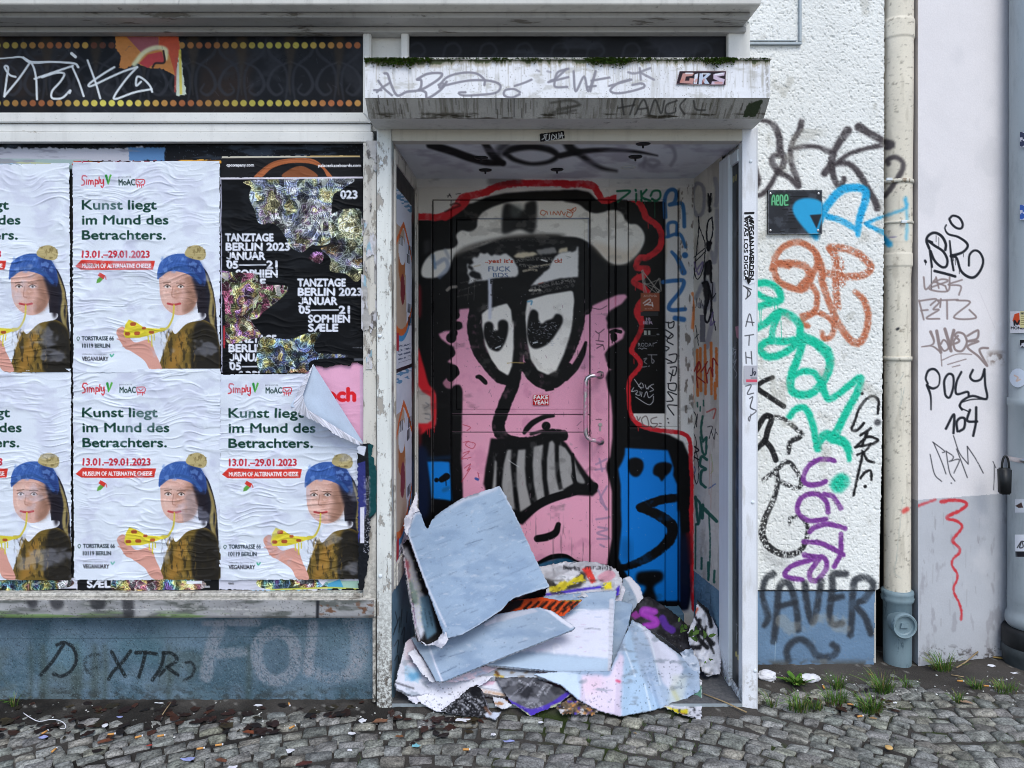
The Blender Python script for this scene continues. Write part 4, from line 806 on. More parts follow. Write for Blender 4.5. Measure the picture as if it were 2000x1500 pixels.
# right post
cv = Canvas(1450, 250, 1480, 1384, .9, 'e2e4ea', .05, 281); cv.blot('bdbbb8', 60, 12, .55, .75, .4, 282); cv.blot('6d6458', 6, 5, .5, .66, .9, 283, (1448, 1290, 1482, 1420, 45)); cv.blot('9c8f7c', 40, 20, .5, .7, .6, 284, (1448, 1280, 1482, 1420, 60))
cv.stroke("W445,720 475,760 445,795; W430,712 480,735; W460,735 455,780", 2.4, '3a3a3e', .9, .7); cv.stroke("W445,970 470,890 490,965; W450,940 497,945", 2.2, '4a4a50', .9, .7); cv.stroke("W440,1030 495,1022; W468,1028 465,1090", 2.2, '4a4a50', .9, .7); cv.stroke("W445,1135 448,1205; W480,1130 485,1210; W447,1165 483,1172", 2.2, '4a4a50', .9, .7); cv.stroke("W445,1350 480,1345 455,1400 495,1395; W470,1430 490,1420 475,1480 495,1500", 2.2, '4a4a50', .9, .7); cv.stroke("X360,5 352,40 380,55 345,85 348,102 355,70", 2, '4a4a50', .9, .7)
cv.stroke([(1478.6, 250), (1478.6, 1384)], 1.6, 'a9a9ac', .7, .8)
rp = surf('post', cv, 3.0, M['metalpaint'], por, None, 'white right post with handwritten black letters')
boxes('post_core', [(X(1450, 3), .0012, -.02, X(1480, 3), .05, 2.2705)], M['post2'], por, 0)
screw_caps('screw_cap', ((1466, 315), (1470, 981), (1475, 1310)), .007, 3, -.001, M['post2'], por)
cv = Canvas(1451, 412, 1476, 558, .7, 'e6e8ee', .03, 286); cv.text('#VEGAN WERDEN', 1463.4, 424, 8.4, 122, '141416', .05, math.pi/2); cv.text('WAS LOS DIGGA', 1453, 428, 7.6, 120, '141416', .05, math.pi/2)
cv.stroke("W440,250 497,248; W442,285 470,270; W470,300 500,310", 4.5, '141416', .95, .8); cv.stroke("W455,300 475,480 462,690", 3, '141416', .8, .8); cv.fill("W440,650 480,680 460,705", '141416', smooth=False); cv.cut("P1453,414 1473,413 1475,553 1462,556 1452,545", .6); flat_sticker('sticker', cv, 2.9985, 'tall white sticker with black vertical lettering on the right post')
cv = Canvas(1453, 714, 1479, 750, .7, 'b4b3bb', .03, 287); cv.stroke("W490,1235 485,1280 475,1282; W495,1262 500,1280 508,1262 498,1258", 2, '2b2d3a', .95, .6); cv.rect(1457, 741, 1479, 746.5, 'd2566a'); cv.rect(1466, 737.5, 1479, 739, '5a5a60'); flat_sticker('sticker', cv, 2.9985, 'small grey and pink sticker on the right post')

# ================================================================ MURAL on the back wall
cv = Canvas(812, 338, 1358, 1240, 1.2, 'dedbd6', .06, 301)
KB, PK, WH, RD, BL = '08080a', 'e8a2bb', 'efebe2', 'cc242e', '0f7ad4'
def poly(s, c, **k): cv.fill(s, c, soft=1.0, **k)
poly("B300,600 600,690 745,800 735,1060 560,1090 540,900", 'c9bda6'); cv.rect(1226, 393, 1300, 808, '08080a')
# black mass of hair and coat
poly("A330,735 430,722 560,702 630,660 680,600 760,590 860,545 1000,515 1200,500 1400,495 B0,492 100,490 190,508 240,560 300,590 420,555 520,565 580,615 600,690 660,740 690,830 670,930 590,1000 540,1050 525,1160 590,1225 560,1320 545,1400 D600,150 580,250 555,320 600,390 620,420 555,520 550,660 560,780 600,850 700,900 850,935 950,985 1000,1100 1010,1250 1010,1500 E1660,300 1670,600 1640,760 1300,800 300,800 240,600 230,300 C345,1400 350,1100 400,900 420,860 490,860 490,640 440,560 360,330 A330,1490", KB, smooth=False)
cv.rect(812, 430, 843, 900, KB); 
# left frame with its red patch
poly("C352,310 400,420 440,560 492,640 490,860 440,892 352,890", RD); poly("C352,560 395,620 455,655 462,830 430,852 352,850", 'b5aca6', smooth=False); cv.stroke("C420,700 440,720 410,740; C415,780 450,790 450,820 415,815", 3, '8d8a8c', .9); cv.stroke("C445,890 447,950; C480,880 480,915; C430,895 432,930", 1.6, RD, .9)
cv.fill("C360,900 385,900 385,1060 362,1060", '5b1820', .9, 2); cv.fill("A355,1200 385,1210 385,1400 360,1420", '7a1a24', .9, 2); cv.fill("C350,1050 440,1080 440,1500 350,1500", '101c38', .95, 4)
cv.fill("A400,860 450,850 455,940 405,970", '4a484a', .6, 3, smooth=False)
# red contour
cv.stroke("A352,690 430,688 510,692 600,655 650,595 690,545 760,530 870,505", 13, RD, 1, 1.6, over=2); cv.stroke("A560,690 640,640 700,590 720,545", 15, RD, 1, 2)
cv.stroke("A850,510 940,470 1060,448 1250,446 1450,448 B0,455 130,450 220,468 262,530 300,572 400,545 480,545 550,572 592,640 612,690 680,738 720,800 722,880 690,935 620,982 570,985 545,1020 545,1060 620,1068 600,1110 540,1140 525,1170 600,1215 620,1260 560,1330 545,1390 575,1460", 12.5, RD, 1, 1.4, over=1.5)
cv.stroke("D640,20 655,110 640,190 590,280 582,325 640,395 632,450 570,520 556,580 558,680 570,780 610,845 700,888 830,908 950,925 1000,980 1008,1150 1018,1300 1012,1500", [10, 10, 9, 10, 10, 9, 9, 9, 9, 9, 9, 9, 8, 8, 8, 8, 8, 8], RD, 1, 1.3, over=1.2)
cv.stroke("E1655,250 1665,450 1668,620 1672,760", [7, 12, 14, 10], RD, 1, 1.6, over=1.5); cv.stroke("E1640,380 1650,520", 10, '6f141b', .7, 3)
cv.stroke("B625,720 628,770; B545,1100 550,1140; B532,1190 532,1225; D595,380 597,415; D622,860 625,905", 1.4, RD, .95, .7)
cv.stroke("A900,430 1000,432 1090,428", 16, '2a2426', .4, 6); cv.stroke("A600,600 640,590 670,605 620,625 560,650", 3, '2a1012', .7, 2)
# white hat band
poly("A400,1130 385,1080 415,1005 480,945 560,925 620,915 652,880 640,825 680,788 745,796 790,765 800,700 850,645 950,600 1060,575 1250,568 1500,572 B0,575 110,595 170,640 230,662 290,655 340,640 400,642 438,672 455,712 490,735 545,742 592,795 600,860 570,930 520,985 460,1030 380,1036 310,1000 240,920 170,868 100,840 0,832 A1380,822 1250,820 1100,832 960,850 850,892 720,935 630,975 592,1060 560,1105 480,1136", WH)
cv.fill("A630,960 720,900 900,850 1100,815 1400,812 1400,835 960,860 720,950 640,990", '5a554f', .75, 3); cv.fill("B200,880 330,900 470,940 560,880 520,1000 380,1036 300,990", 'd6c4ac', .7, 6)
cv.fill("A985,620 1030,590 1130,640 1150,590 1225,575 1228,720 1212,800 1180,808 1105,780 1010,812 975,790", '1a1a1b', .97, 2.5); cv.fill("A1040,600 1130,600 1110,680 1050,690", '6b7370', .5, 4)
cv.blot('9a938a', 16, 22, .56, .72, .3, 305, (900, 400, 1250, 510, 8)); cv.stroke("A500,1030 560,1000 580,1060 520,1130", 8, '8593ad', .6, 3); cv.stroke("A470,970 485,1060", 6, '3f6ca0', .6, 3); cv.stroke("A560,930 590,990", 6, '9aa0ac', .6, 3)
cv.stroke("A1300,650 1270,640 1258,665 1285,675 1305,650 1310,670; A1330,650 1335,672; A1350,672 1355,650 1375,672 1385,648 1400,675 1410,645 1430,675 1440,655; A1460,650 1450,680 1480,690 1495,660 1470,640; A1475,645 1500,625", 1.6, 'c4633f', .9, .7); cv.stroke("B60,640 90,620 90,640 60,660 30,650; B30,635 75,640", 1.6, 'c4633f', .9, .7)
# face
poly("C665,15 760,5 B150,1400 165,1370 220,1335 300,1298 400,1258 455,1254 470,1275 430,1325 345,1375 312,1430 330,1480 D425,150 D395,120 400,160 500,148 528,180 512,230 450,270 405,300 378,345 392,400 440,445 400,475 385,515 400,590 425,660 436,800 436,950 420,1095 393,1140 390,1185 408,1245 430,1340 440,1500 E1250,160 1250,400 1225,535 1100,522 1000,490 870,525 700,600 500,600 C690,1500 690,1390 680,1000 686,620 660,568 610,592 570,590 545,555 570,522 630,512 662,480 645,432 610,414 575,400 600,380 636,340 622,290 580,270 530,232 512,196 560,174 640,172 688,150 682,112 640,104 660,60", PK, smooth=False)
cv.fill("C545,555 575,525 625,515 608,592 570,590", 'a06a7c', .9, 1); cv.stroke("B210,1355 270,1365 320,1340", 1.4, '3a2a30', .8)
cv.blot('c47d9c', 30, 30, .55, .75, .4, 306, (885, 720, 1190, 1180, 20)); cv.blot('e2a3bb', 40, 40, .55, .75, .5, 307, (885, 720, 1190, 1180, 20))
cv.fill("D225,330 262,330 262,450 200,450", '9c708c', .5, 5); cv.fill("D210,940 275,960 270,1050 225,1020", '8f6480', .6, 5)
# scallops
cv.stroke("C640,60", 15, KB, 1, 1); cv.stroke("C655,135", 16, KB, 1, 1); cv.stroke("C605,225", 20, KB, 1, 1.4); cv.stroke("C622,190", 16, KB, 1, 1.2); cv.stroke("C600,335", 18, KB, 1, 1); cv.stroke("C618,465", 23, KB, 1, 1); cv.stroke("C600,520 640,480", 14, KB, 1, 1)
cv.stroke("D430,420", 18, KB, 1, 1); cv.stroke("D415,345", 16, KB, 1, 1); cv.stroke("D440,90", 20, KB, 1, 1)
poly("C615,580 640,568 670,572 685,600 680,800 672,1000 670,1200 680,1390 612,1420", KB, smooth=False)
# eyes
EYES = ("A832,1400 870,1368 950,1342 1012,1325 1040,1370 1052,1480 C1060,100 1062,300 1050,430 1020,497 955,458 900,380 858,280 836,150 830,10", "A1165,1300 1300,1262 1482,1232 B70,1240 78,1300 70,1420 C1500,40 1482,180 1432,340 1375,465 1312,492 1240,460 1190,380 1165,250 1150,100 A1150,1400")
for q in EYES: cv.stroke(np.vstack([pp(q), pp(q)[:1]]), 26, KB, 1, 1.4, over=1.5)
for q in EYES: poly(q, WH, smooth=False)
cv.blot('a8a197', 20, 20, .58, .72, .22, 308, (930, 590, 1130, 740, 8))
cv.stroke("C785,-80 780,20 772,160 805,310 880,430 955,520 1010,545", [22, 24, 27, 25, 22, 18, 14], KB, 1, 1.4, over=1.5); cv.stroke("C1080,-180 1095,-40 1108,100 1098,260 1085,420 1060,560 1010,680 965,800 950,880 985,950 1090,985 1230,975 1330,930 1420,940", [22, 22, 23, 23, 22, 24, 25, 25, 25, 22, 18, 18, 20, 22], KB, 1, 1.4, over=1.5)
cv.stroke("C1150,440 1220,530 1310,565 1395,535 1455,440", 20, KB, 1, 1.4, over=1.5); cv.stroke("D-20,545 45,450 120,320 178,150 200,0 B170,1350 170,1100", [18, 20, 22, 24, 25, 22, 20], KB, 1, 1.4, over=1.5)
cv.stroke("D240,260 215,340 160,440 95,520", [6, 12, 15, 11], KB, 1, 1.4); pass
for q in EYES: poly(q, WH, smooth=False)
cv.blot('a8a197', 20, 20, .58, .72, .22, 308, (930, 590, 1130, 740, 8))
poly("C843,200 848,130 865,110 890,107 912,128 915,170 935,170 948,165 950,110 985,92 1020,118 1016,200 992,270 950,322 890,302 860,250", KB); poly("C1160,170 1168,90 1185,30 1212,18 1240,42 1245,92 1268,122 1300,100 1348,82 1372,50 1412,62 1420,110 1382,180 1320,262 1240,302 1190,290 1165,225", KB)
for k in range(120):
    x, y = (R.uniform(870, 990), R.uniform(170, 310)) if k < 18 else (R.uniform(1170, 1390), R.uniform(110, 280)); x = 720+x/3.75; y = 600+y/3.75; cv.stroke([(x, y), (x+R.uniform(-4, 4), y+R.uniform(-2, 2))], .9, 'b9bcc2', R.uniform(.3, .9), .6)
cv.stroke("C930,300 965,285; C1205,262 1235,255", 2.4, 'd5d8dd', .9, .7)
cv.stroke("C795,510 815,512 850,545 858,555", [7, 9, 9, 7], KB, 1, 1); cv.stroke("C1300,608 1350,600", 4.6, KB, 1, .8); cv.stroke("A575,1225 600,1205 640,1200", 6, 'a79f95', .8, 1.5)
# nose tip, mouth and teeth
cv.stroke("C1140,920 1160,890 1205,845 1285,805 1355,797", [7, 11, 11, 9, 5], KB, 1, 1.3); cv.stroke("C1300,870", 17, KB, 1, 1.2); cv.stroke("C1190,930 1290,905 1370,915", 6, KB, .9, 2)
poly("C895,960 880,1050 855,1180 838,1330 830,1480 E590,110 640,300 740,300 790,330 C1240,1475 1350,1420 1480,1380 D100,1405 150,1375 290,1382 330,1345 322,1305 250,1225 180,1125 100,1000 0,915 C1420,905 1250,960 1100,990 960,965", KB, smooth=False)
GT = '9b9998'
for s in ("C925,1120 938,1130 935,1300 915,1420 905,1340", "C1015,1045 1045,1042 1040,1150 1050,1260 1070,1480 1000,1480 975,1300 990,1150", "C1095,1045 1150,1040 1145,1180 1155,1300 1190,1450 1110,1500 1085,1300 1082,1150", "C1210,1022 1280,1005 1265,1130 1270,1250 1290,1395 1235,1425 1210,1300 1200,1150", "C1322,990 1345,975 1362,1000 1365,1130 1370,1240 1400,1360 1325,1385 1305,1250 1305,1120", "C1398,1010 1440,1030 1480,1090 1495,1180 D130,1240 145,1290 70,1330 0,1355 C1430,1355 1405,1230 1395,1110", "D45,1010 90,1050 125,1100 120,1200 145,1290 75,1335 50,1180"): cv.fill(s, GT, 1, .8, smooth=False)
cv.fill("D150,1100 180,1180 235,1280 200,1290 165,1260 155,1180", GT, .9, 1); cv.stroke("D145,1080 150,1180 165,1290", 6, KB, 1, 1); cv.blot('7f7d7c', 20, 10, .55, .7, .3, 309, (960, 860, 1130, 1000, 5)); cv.stroke("C1025,1120 1060,1145 1100,1170", 1.2, 'cfcfcf', .8, .7)
cv.stroke("E1160,130 1080,152 900,210 780,300", [15, 15, 17, 16], KB, 1, 1.3)
cv.stroke("E868,400 915,392 960,370 975,328", [14, 15, 14, 10], KB, 1, 1.3); cv.stroke("E870,527 940,495 1010,492 1065,520", [7, 10, 10, 6], KB, 1, 1.3); cv.fill("E880,530 1000,500 1060,525 1000,560 880,560", '1b5f86', .8, 1)
# blue coat panels
poly("D528,1030 620,1036 700,1040 842,1048 862,1105 885,1180 880,1230 910,1300 912,1500 E1595,250 1602,400 1602,720 1345,722 1350,620 1310,560 1285,500 1300,330 1292,160 D498,1500 495,1300 478,1185 508,1130 525,1080", BL, smooth=False)
poly("D552,1160 560,1115 610,1102 655,1125 662,1180 630,1235 590,1240 560,1210", KB); poly("D735,1220 745,1160 800,1135 868,1150 862,1200 835,1230 815,1255 795,1275 775,1245", KB)
cv.stroke("E1600,188 1500,202 1400,240", [16, 17, 18], KB, 1, 1.6, over=1.5); cv.stroke("E1395,240 1500,285 1560,340 1540,415 1450,490 1340,540 1265,555", [16, 20, 22, 21, 18, 14, 12], KB, 1, 1.6, over=1.5)
cv.fill("E1375,590 1400,570 1500,568 1512,610 1465,650 1480,722 1395,722 1425,650 1382,630", KB, 1, 3); cv.fill("E1300,400 1350,420 1345,520 1300,500", '0a5493', .6, 6)
poly("C430,1130 520,1128 592,1134 602,1300 610,1420 560,1410 462,1400 450,1280", BL, smooth=False); cv.stroke("C497,1266", 9, KB, 1, 1); cv.stroke("C535,1262 570,1240", [12, 14], KB, 1, 1); cv.stroke("C565,1260 567,1305", 2, KB, 1, .7); cv.fill("C540,1330 590,1310 590,1340 545,1355", '1c5f96', .8, 1.5); cv.stroke("C440,1110 590,1100", 8, '0b2440', .8, 4)
cv.fill("E1600,400 1640,420 1650,720 1600,740", '0c1430', .9, 4)
# torn poster on the forehead
cv.stroke("C1015,410 1070,405 1135,408", 1.6, 'b59a5c', .9, .6); cv.stroke("A1165,1310 1195,1305 1190,1330", 3, '4a93b8', .8, 1.2)
# small marks and right hand lettering
cv.stroke("C690,860 745,880 720,905; C690,990 730,985 780,1000 760,1035 710,1010 730,980; C690,1070 740,1055 680,1110 750,1100; C700,1180 745,1150 720,1200 745,1180 680,1280; C800,1210 810,1260", 1.3, 'b02a3c', .85, .6); cv.stroke("C785,1255 800,1262", 5, '2c4f9c', .9, .8)
cv.stroke("D310,175 335,190 375,160; D338,195 335,240; D315,245 370,250; D318,270 365,275; D320,300 365,280 375,310", 1.6, '3a2a34', .9, .7); cv.stroke("D315,1150 395,1110; D340,1110 360,1200; D310,1190 380,1180", 4, '9a7f9e', .7, 1); cv.stroke("E1180,150 1220,250; E1225,130 1190,200 1230,250; E1170,300 1240,290; E1180,340 1230,350 1175,370 1230,390; E1175,400 1240,400; E1190,430 1210,440", 4, '9a7f9e', .7, 1)
for q in range(3): cv.stroke([(1164+q*4, 819), (1166.5+q*4, 819)], 1.6, '4a3a44', .8, .6)
gz = '1f6b4d'
cv.rect(1204, 370, 1322, 392, 'c9c9cc'); cv.stroke("B395,500 490,500 420,560 400,580; B535,520 535,570; B530,490 532,498; B570,500 575,570; B610,490 575,540 640,570; B640,535 660,500 705,500 710,545 680,570 650,555", 4.2, gz, .95, .9); cv.stroke("B675,560 676,690; B600,560 600,590; B535,560 533,590", 1.4, gz, .8, .7)
for k in range(9): a_ = R.uniform(0, 1); cv.stroke(np.array([(1255, 530), (1290, 545), (1260, 555), (1288, 570), (1264, 585)])[R.permutation(5)[:3]]+R.uniform(-3, 3, (3, 2)), 1.6, 'a39c92', .75, .7)
cv.rect(1252, 572, 1289, 608, '8f4c35'); cv.text('ACHTUNG', 1258, 580, 4, 26, 'c9b8ae', .02); cv.stroke("B590,1320 635,1290 640,1310 600,1335; B615,1330 660,1335; B655,1315 660,1345", 2.2, 'd8d0cc', .9, .7); cv.text('Bertolfi', 1261, 604, 2.6, 14, 'c9b8ae'); cv.rect(1252, 609, 1287, 617, '2c2e31')
cv.text('10', 1263, 626, 5.5, 8, 'b7a3b4', .05); cv.text('IER', 1258, 633, 5.5, 18, 'b7a3b4', .05); cv.rect(1256, 641, 1287, 641.8, '6a6a6e'); cv.rect(1256, 656, 1282, 656.8, '5a5a5e'); cv.rect(1258.5, 645.5, 1264, 654, '9fa49c'); cv.rect(1266.5, 645.5, 1271.5, 654, '9fa49c'); cv.stroke("D768,199 778,199", 3, '8a8a8e', .8)
cv.text('RODA1', 1247, 677, 7, 30, 'a9a9ae', -.01); cv.stroke("D628,305 640,300 655,308 670,300 690,306; D740,265 765,258", 1.3, 'a9a9ae', .9, .6); cv.stroke("D668,380 690,375 672,400 690,415; D700,350 765,350; D725,350 730,410 745,395 725,375; D655,440 690,435; D710,430 705,435", 1.8, '9a989c', .8, .7)
cv.stroke("D600,530 650,600; D650,555 630,580 665,590 660,560; D680,570 690,600 710,580 700,600; D740,565 715,580 740,605 715,620; D595,590 580,620 620,610; D625,620 610,640 640,645 640,620; D655,625 650,655; D670,660 690,620 705,665 740,640; D610,660 700,715 735,695 740,655", 1.4, 'c4c4c8', .95, .6)
cv.stroke("D615,800 625,830 640,805; D660,870 650,820 685,800 700,870 655,875; D760,805 720,820 725,850 765,855 740,885 715,870; D780,850 792,853; D778,872 792,875", 2.2, '6b5f5c', .9, .8)
bt = '2f66a0'
cv.stroke("B750,690 745,560 770,500 810,490 830,520 815,580 780,600 860,590 880,640 885,760", 7.5, bt, .92, 1.6); cv.stroke("B770,830 770,740 830,735 830,820; B760,835 850,815 895,910", 6.5, bt, .92, 1.6); cv.stroke("B890,970", 12, bt, .95, 1.5); cv.stroke("B795,945 840,1000 880,1095", [6, 9, 12], bt, .92, 1.6); cv.stroke("B735,1165 820,1155 880,1160 860,1230 780,1330 790,1370 890,1365", 8, bt, .92, 1.6); cv.stroke("B820,1430 880,1440", 10, bt, .92, 2)
cv.stroke("D825,110 860,115 885,105 880,145 850,150 845,110; D825,165 880,205 850,230 825,210; D870,195 835,245 880,275; D820,285 850,300 815,330; D850,350 905,345 895,400 840,410; D830,380 870,400; D860,440 905,440 890,500 850,480; D880,460 860,540; D840,560 900,560 895,610 850,600 845,560; D905,640 840,620 880,680 835,690; D910,720 840,720 885,790; D840,815 842,818; D845,845 848,848", 2.5, '222226', .95, .7)
cv.stroke("B945,1250 960,1300 945,1500", 6, og, .8, 1.5)
cv.stroke("A575,535 600,530; A580,545 595,520; A590,520 605,545; A640,522 672,516", 1.6, '3a3436', .8, .7); cv.blot('5a4f46', 20, 7, .56, .7, .7, 311, (1322, 360, 1358, 830, 6)); cv.stroke("B850,480 855,700; D925,450 930,900", 2.2, '6b5d50', .5, 1.2, dry=.3)
cv.blot('2c2a2a', 30, 60, .74, .82, .2, 312); cv.speck('b9b9bb', .0007, .6, (845, 560, 1320, 1180)); cv.speck('1b1b1d', .002, .6, (885, 600, 1190, 1180))
pw = 'e6e4e0'
poly("AA385,585 400,600 425,590 415,560 430,545 455,550 470,515 490,525 520,518 545,540 560,528 600,535 640,520 690,558 722,620 727,660 700,682 640,680 560,688 520,700 440,708 388,727 402,690 385,660", pw, smooth=False, rag=.5); cv.fill("AA400,640 470,650 480,690 430,690 400,670", KB, .95, 1, rag=1.5); cv.fill("AA395,598 430,620 420,640 390,625", KB, .9, 1, rag=1.2); cv.stroke("AA430,610 470,600", 3, 'cfc3ad', .8, 1)
poly("AA690,545 720,515 830,513 862,530 800,545 740,556", 'd6c8ac', smooth=False, rag=.5); poly("AA840,500 900,488 970,480 985,520 920,528 862,530", '8f8d8a', smooth=False, rag=.5); poly("AA985,520 1000,490 1052,480 1060,512 1010,520", 'd6c8ac', smooth=False, rag=.5)
cv.stroke("AA710,575 800,560 930,560 950,575; AA740,600 840,610 930,600", 7, '77746f', .8, 1.5, dry=.5, cell=2); cv.stroke("AA760,640 810,630 845,635", 5, 'b9ae98', .8, 1.5, dry=.25); cv.stroke("AA800,615 900,600 960,590", 3, 'c9bda4', .7, 1, dry=.3); cv.stroke("AA880,565 915,575", 3, pw, .9, .8)
poly("AA1125,475 1125,680 1000,690 900,715 805,742 850,690 930,620 950,575 972,540 1010,517 1060,512 1080,480", pw, smooth=False, rag=.4); cv.fill("AA1060,475 1110,478 1100,510 1065,510", KB, .9, 1, rag=1.2); cv.stroke("AA860,725 890,716", 1.4, 'b0402c', .7, .7); cv.stroke("AA1040,540 1075,548 1050,555", 1, '8a8884', .6, .7)
cv.stroke("AA815,765 900,735 1000,715 1090,705", 9, '8a8681', .75, 2, dry=.5, cell=2); cv.stroke("AA820,790 950,760 1085,735", 8, '6e6b67', .7, 2, dry=.55, cell=2); cv.stroke("AA800,770 870,768", 4, 'cfc8ba', .8, 1, dry=.3); cv.stroke("AA420,480 520,450 700,430 900,440", 6, '5a5753', .5, 2, dry=.55, cell=2); cv.stroke("AA340,720 480,690; AA330,770 470,730; AA320,810 420,790", 3, '55524e', .6, 1, dry=.4)
cv.text('..yes! it’s', 948, 513.5, 7.4, 54, 'b8432c', .045); cv.text('ck!', 1083, 513, 7.4, 14, 'a8432f', .045); cv.text('FUCK', 954, 530, 9.4, 43, '34507c', -.0); cv.text('BDS', 963, 541.5, 8.4, 29, '34507c', 0)
poly("AA522,688 552,690 548,740 550,830 545,960 525,966", 'd3d5e0', smooth=False); cv.text('F', 958, 554, 8, 7, '1a1a1c', .02); cv.text('J', 958, 574, 8, 6, '1a1a1c', .02)
cv.stroke("A1180,1225 1255,1220", 3, 'b9b3a6', .7, 1, dry=.3); cv.stroke("B190,1000 200,1200; A780,1150 770,1300; A735,1200 725,1300", 1.2, '5e5a55', .7, .7)
cv.stroke("D425,182 455,172 495,180", 7, KB, 1, 1); cv.stroke("D445,210 447,228", 13, KB, 1, 1); cv.stroke("D435,225 434,262; D452,230 455,268", 2.4, KB, 1, .7)
for x_, y0_, y1_, c_, a_ in ((846.6, 392, 1000, '8b8b8e', .55), (880.2, 392, 960, '55565a', .5), (842.6, 400, 1000, '97928e', .5), (1153.6, 430, 830, '6a6a70', .4), (1190.2, 480, 900, '4a4a50', .4), (1300.6, 395, 810, '8b8b8e', .5), (1326.6, 372, 860, '8a857f', .5)): cv.stroke([(x_, y0_), (x_+.3, y1_)], 1.1, c_, a_, .7, dry=.3, cell=5)  # worn pale lines along the joinery edges, with edge highlights painted into the colour
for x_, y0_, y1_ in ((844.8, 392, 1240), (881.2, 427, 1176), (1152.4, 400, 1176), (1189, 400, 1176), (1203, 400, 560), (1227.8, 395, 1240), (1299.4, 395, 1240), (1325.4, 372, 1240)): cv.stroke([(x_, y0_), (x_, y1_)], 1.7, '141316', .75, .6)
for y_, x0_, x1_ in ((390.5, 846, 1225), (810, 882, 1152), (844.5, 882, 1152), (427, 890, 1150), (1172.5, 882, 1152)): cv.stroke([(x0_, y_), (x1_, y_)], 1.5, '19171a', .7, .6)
cv.stroke("AA465,292 620,290; AA850,290 1195,288", 2.4, '7f8cae', .55, 1); cv.stroke("AA1192,290 1192,480", 2, '5f6a86', .5, 1); cv.stroke("P884,808.4 1150,808.4; P884,843 1150,843", 1, 'e8b6cc', .5, .6)
for k in range(150):
    x_, y_ = R.uniform(885, 1188), R.uniform(560, 1170); cv.stroke([(x_, y_), (x_+R.normal(0, 3), y_+R.uniform(0, 9))], R.uniform(.6, 1.3), ['3a2c36', 'e9c9d8', '8a5a72', '55484f'][k % 4], R.uniform(.2, .7), .6)
cv.blot('4a4045', 60, 5, .66, .76, .35, 330, (885, 1000, 1190, 1180, 30))
# relief of the joinery
H_ = np.zeros((cv.h, cv.w)); PX, PY = np.meshgrid(cv.px, cv.py)
def groove(x0, y0, x1, y1, dep): H_[(PX >= x0) & (PX <= x1) & (PY >= y0) & (PY <= y1)] = -dep
groove(1229, 393, 1298, 806, .014)
for x, y0, y1 in ((845, 390, 1240), (881, 392, 1240), (1152.4, 392, 1176), (1189, 390, 1240), (1203, 390, 1240), (1227.5, 390, 1240), (1299.5, 390, 1240), (1325.5, 370, 1240)): groove(x-1.1, y0, x+1.1, y1, .016)
for y, x0, x1 in ((390.5, 846, 1300), (810, 882, 1152), (844.5, 882, 1152), (427, 890, 1150), (1172.5, 882, 1152), (834, 1228, 1325)): groove(x0, y-.9, x1, y+.9, .008)
H_[(PX > 892) & (PX < 1142) & (PY > 430) & (PY < 800)] += .003; H_[(PX > 1152.8) & (PX < 1189)] += .004; H_[(PY > 346) & (PY < 366)] += .016; H_[PX > 1326] += .006; H_ += .0012*(fbm(cv.h, cv.w, 40, 40, 313)-.5)
def piece(name, x0, y0, x1, y1, parent, mat='gloss', label=None):
    j0, j1 = [int(round((v-cv.x0)/cv.st)) for v in (x0, x1)]; i0, i1 = [int(round((v-cv.y0)/cv.st)) for v in (y0, y1)]
    s = (slice(max(i0, 0), min(i1+1, cv.h)), slice(max(j0, 0), min(j1+1, cv.w))); V = world(PX[s], PY[s], BD); V[..., 1] -= H_[s]
    return grid(name, V, M[mat], parent, cv.c[s], None, label)
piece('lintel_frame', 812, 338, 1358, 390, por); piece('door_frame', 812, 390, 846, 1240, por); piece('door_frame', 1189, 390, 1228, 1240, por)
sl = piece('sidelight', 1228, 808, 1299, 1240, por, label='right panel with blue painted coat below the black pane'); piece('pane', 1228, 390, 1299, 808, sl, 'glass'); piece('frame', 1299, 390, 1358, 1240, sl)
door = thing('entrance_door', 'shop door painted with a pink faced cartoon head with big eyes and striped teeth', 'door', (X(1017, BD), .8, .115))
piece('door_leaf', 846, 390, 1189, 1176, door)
P = [(1172, 732, 3.798), (1172, 732, 3.735), (1170, 732, 3.722), (1164, 733, 3.716), (1154, 734, 3.716), (1147, 738, 3.716), (1144, 746, 3.716), (1143.5, 760, 3.716), (1143.5, 832, 3.716), (1144, 846, 3.716), (1147, 854, 3.716), (1154, 859, 3.716), (1164, 860.5, 3.716), (1170, 861, 3.722), (1172, 861, 3.735), (1172, 861, 3.798)]
hm, tq, ph, g_ = nodes('steel_with_pink_overspray')
fq = ramp(tq, noise(tq, g_, 14, 3), .44, .56)
tq.links.new(mix(tq, fq, hl('c884a2'), hl('d6d2d4')), ph.inputs['Base Color']); tq.links.new(fq, ph.inputs['Metallic']); ph.inputs['Roughness'].default_value = .3
tube('door_handle', [world(*q) for q in P], .0108, hm, door, 12)
bm = bmesh.new()
for y_ in (732, 861):
    r = bmesh.ops.create_cone(bm, cap_ends=True, segments=20, radius1=.02, radius2=.018, depth=.006)
    for v in r['verts']: v.co = Vector((v.co.x, v.co.z, v.co.y)) + Vector((X(1172, 3.8), .795-.001, Z(y_, 3.8)))
frombm('handle_rose', bm, hm, door, True)
bm = bmesh.new(); r = bmesh.ops.create_cone(bm, cap_ends=True, segments=20, radius1=.0095, radius2=.0095, depth=.004)
for v in r['verts']: v.co = Vector((v.co.x, v.co.z, v.co.y)) + Vector((X(1172, 3.8), .7935, Z(829, 3.8)))
r = bmesh.ops.create_cube(bm, size=1)
for v in r['verts']: v.co = Vector((v.co.x*.009, v.co.y*.004, v.co.z*.02)) + Vector((X(1172, 3.8), .7935, Z(837, 3.8)))
frombm('lock_cylinder', bm, M['steel'], door)
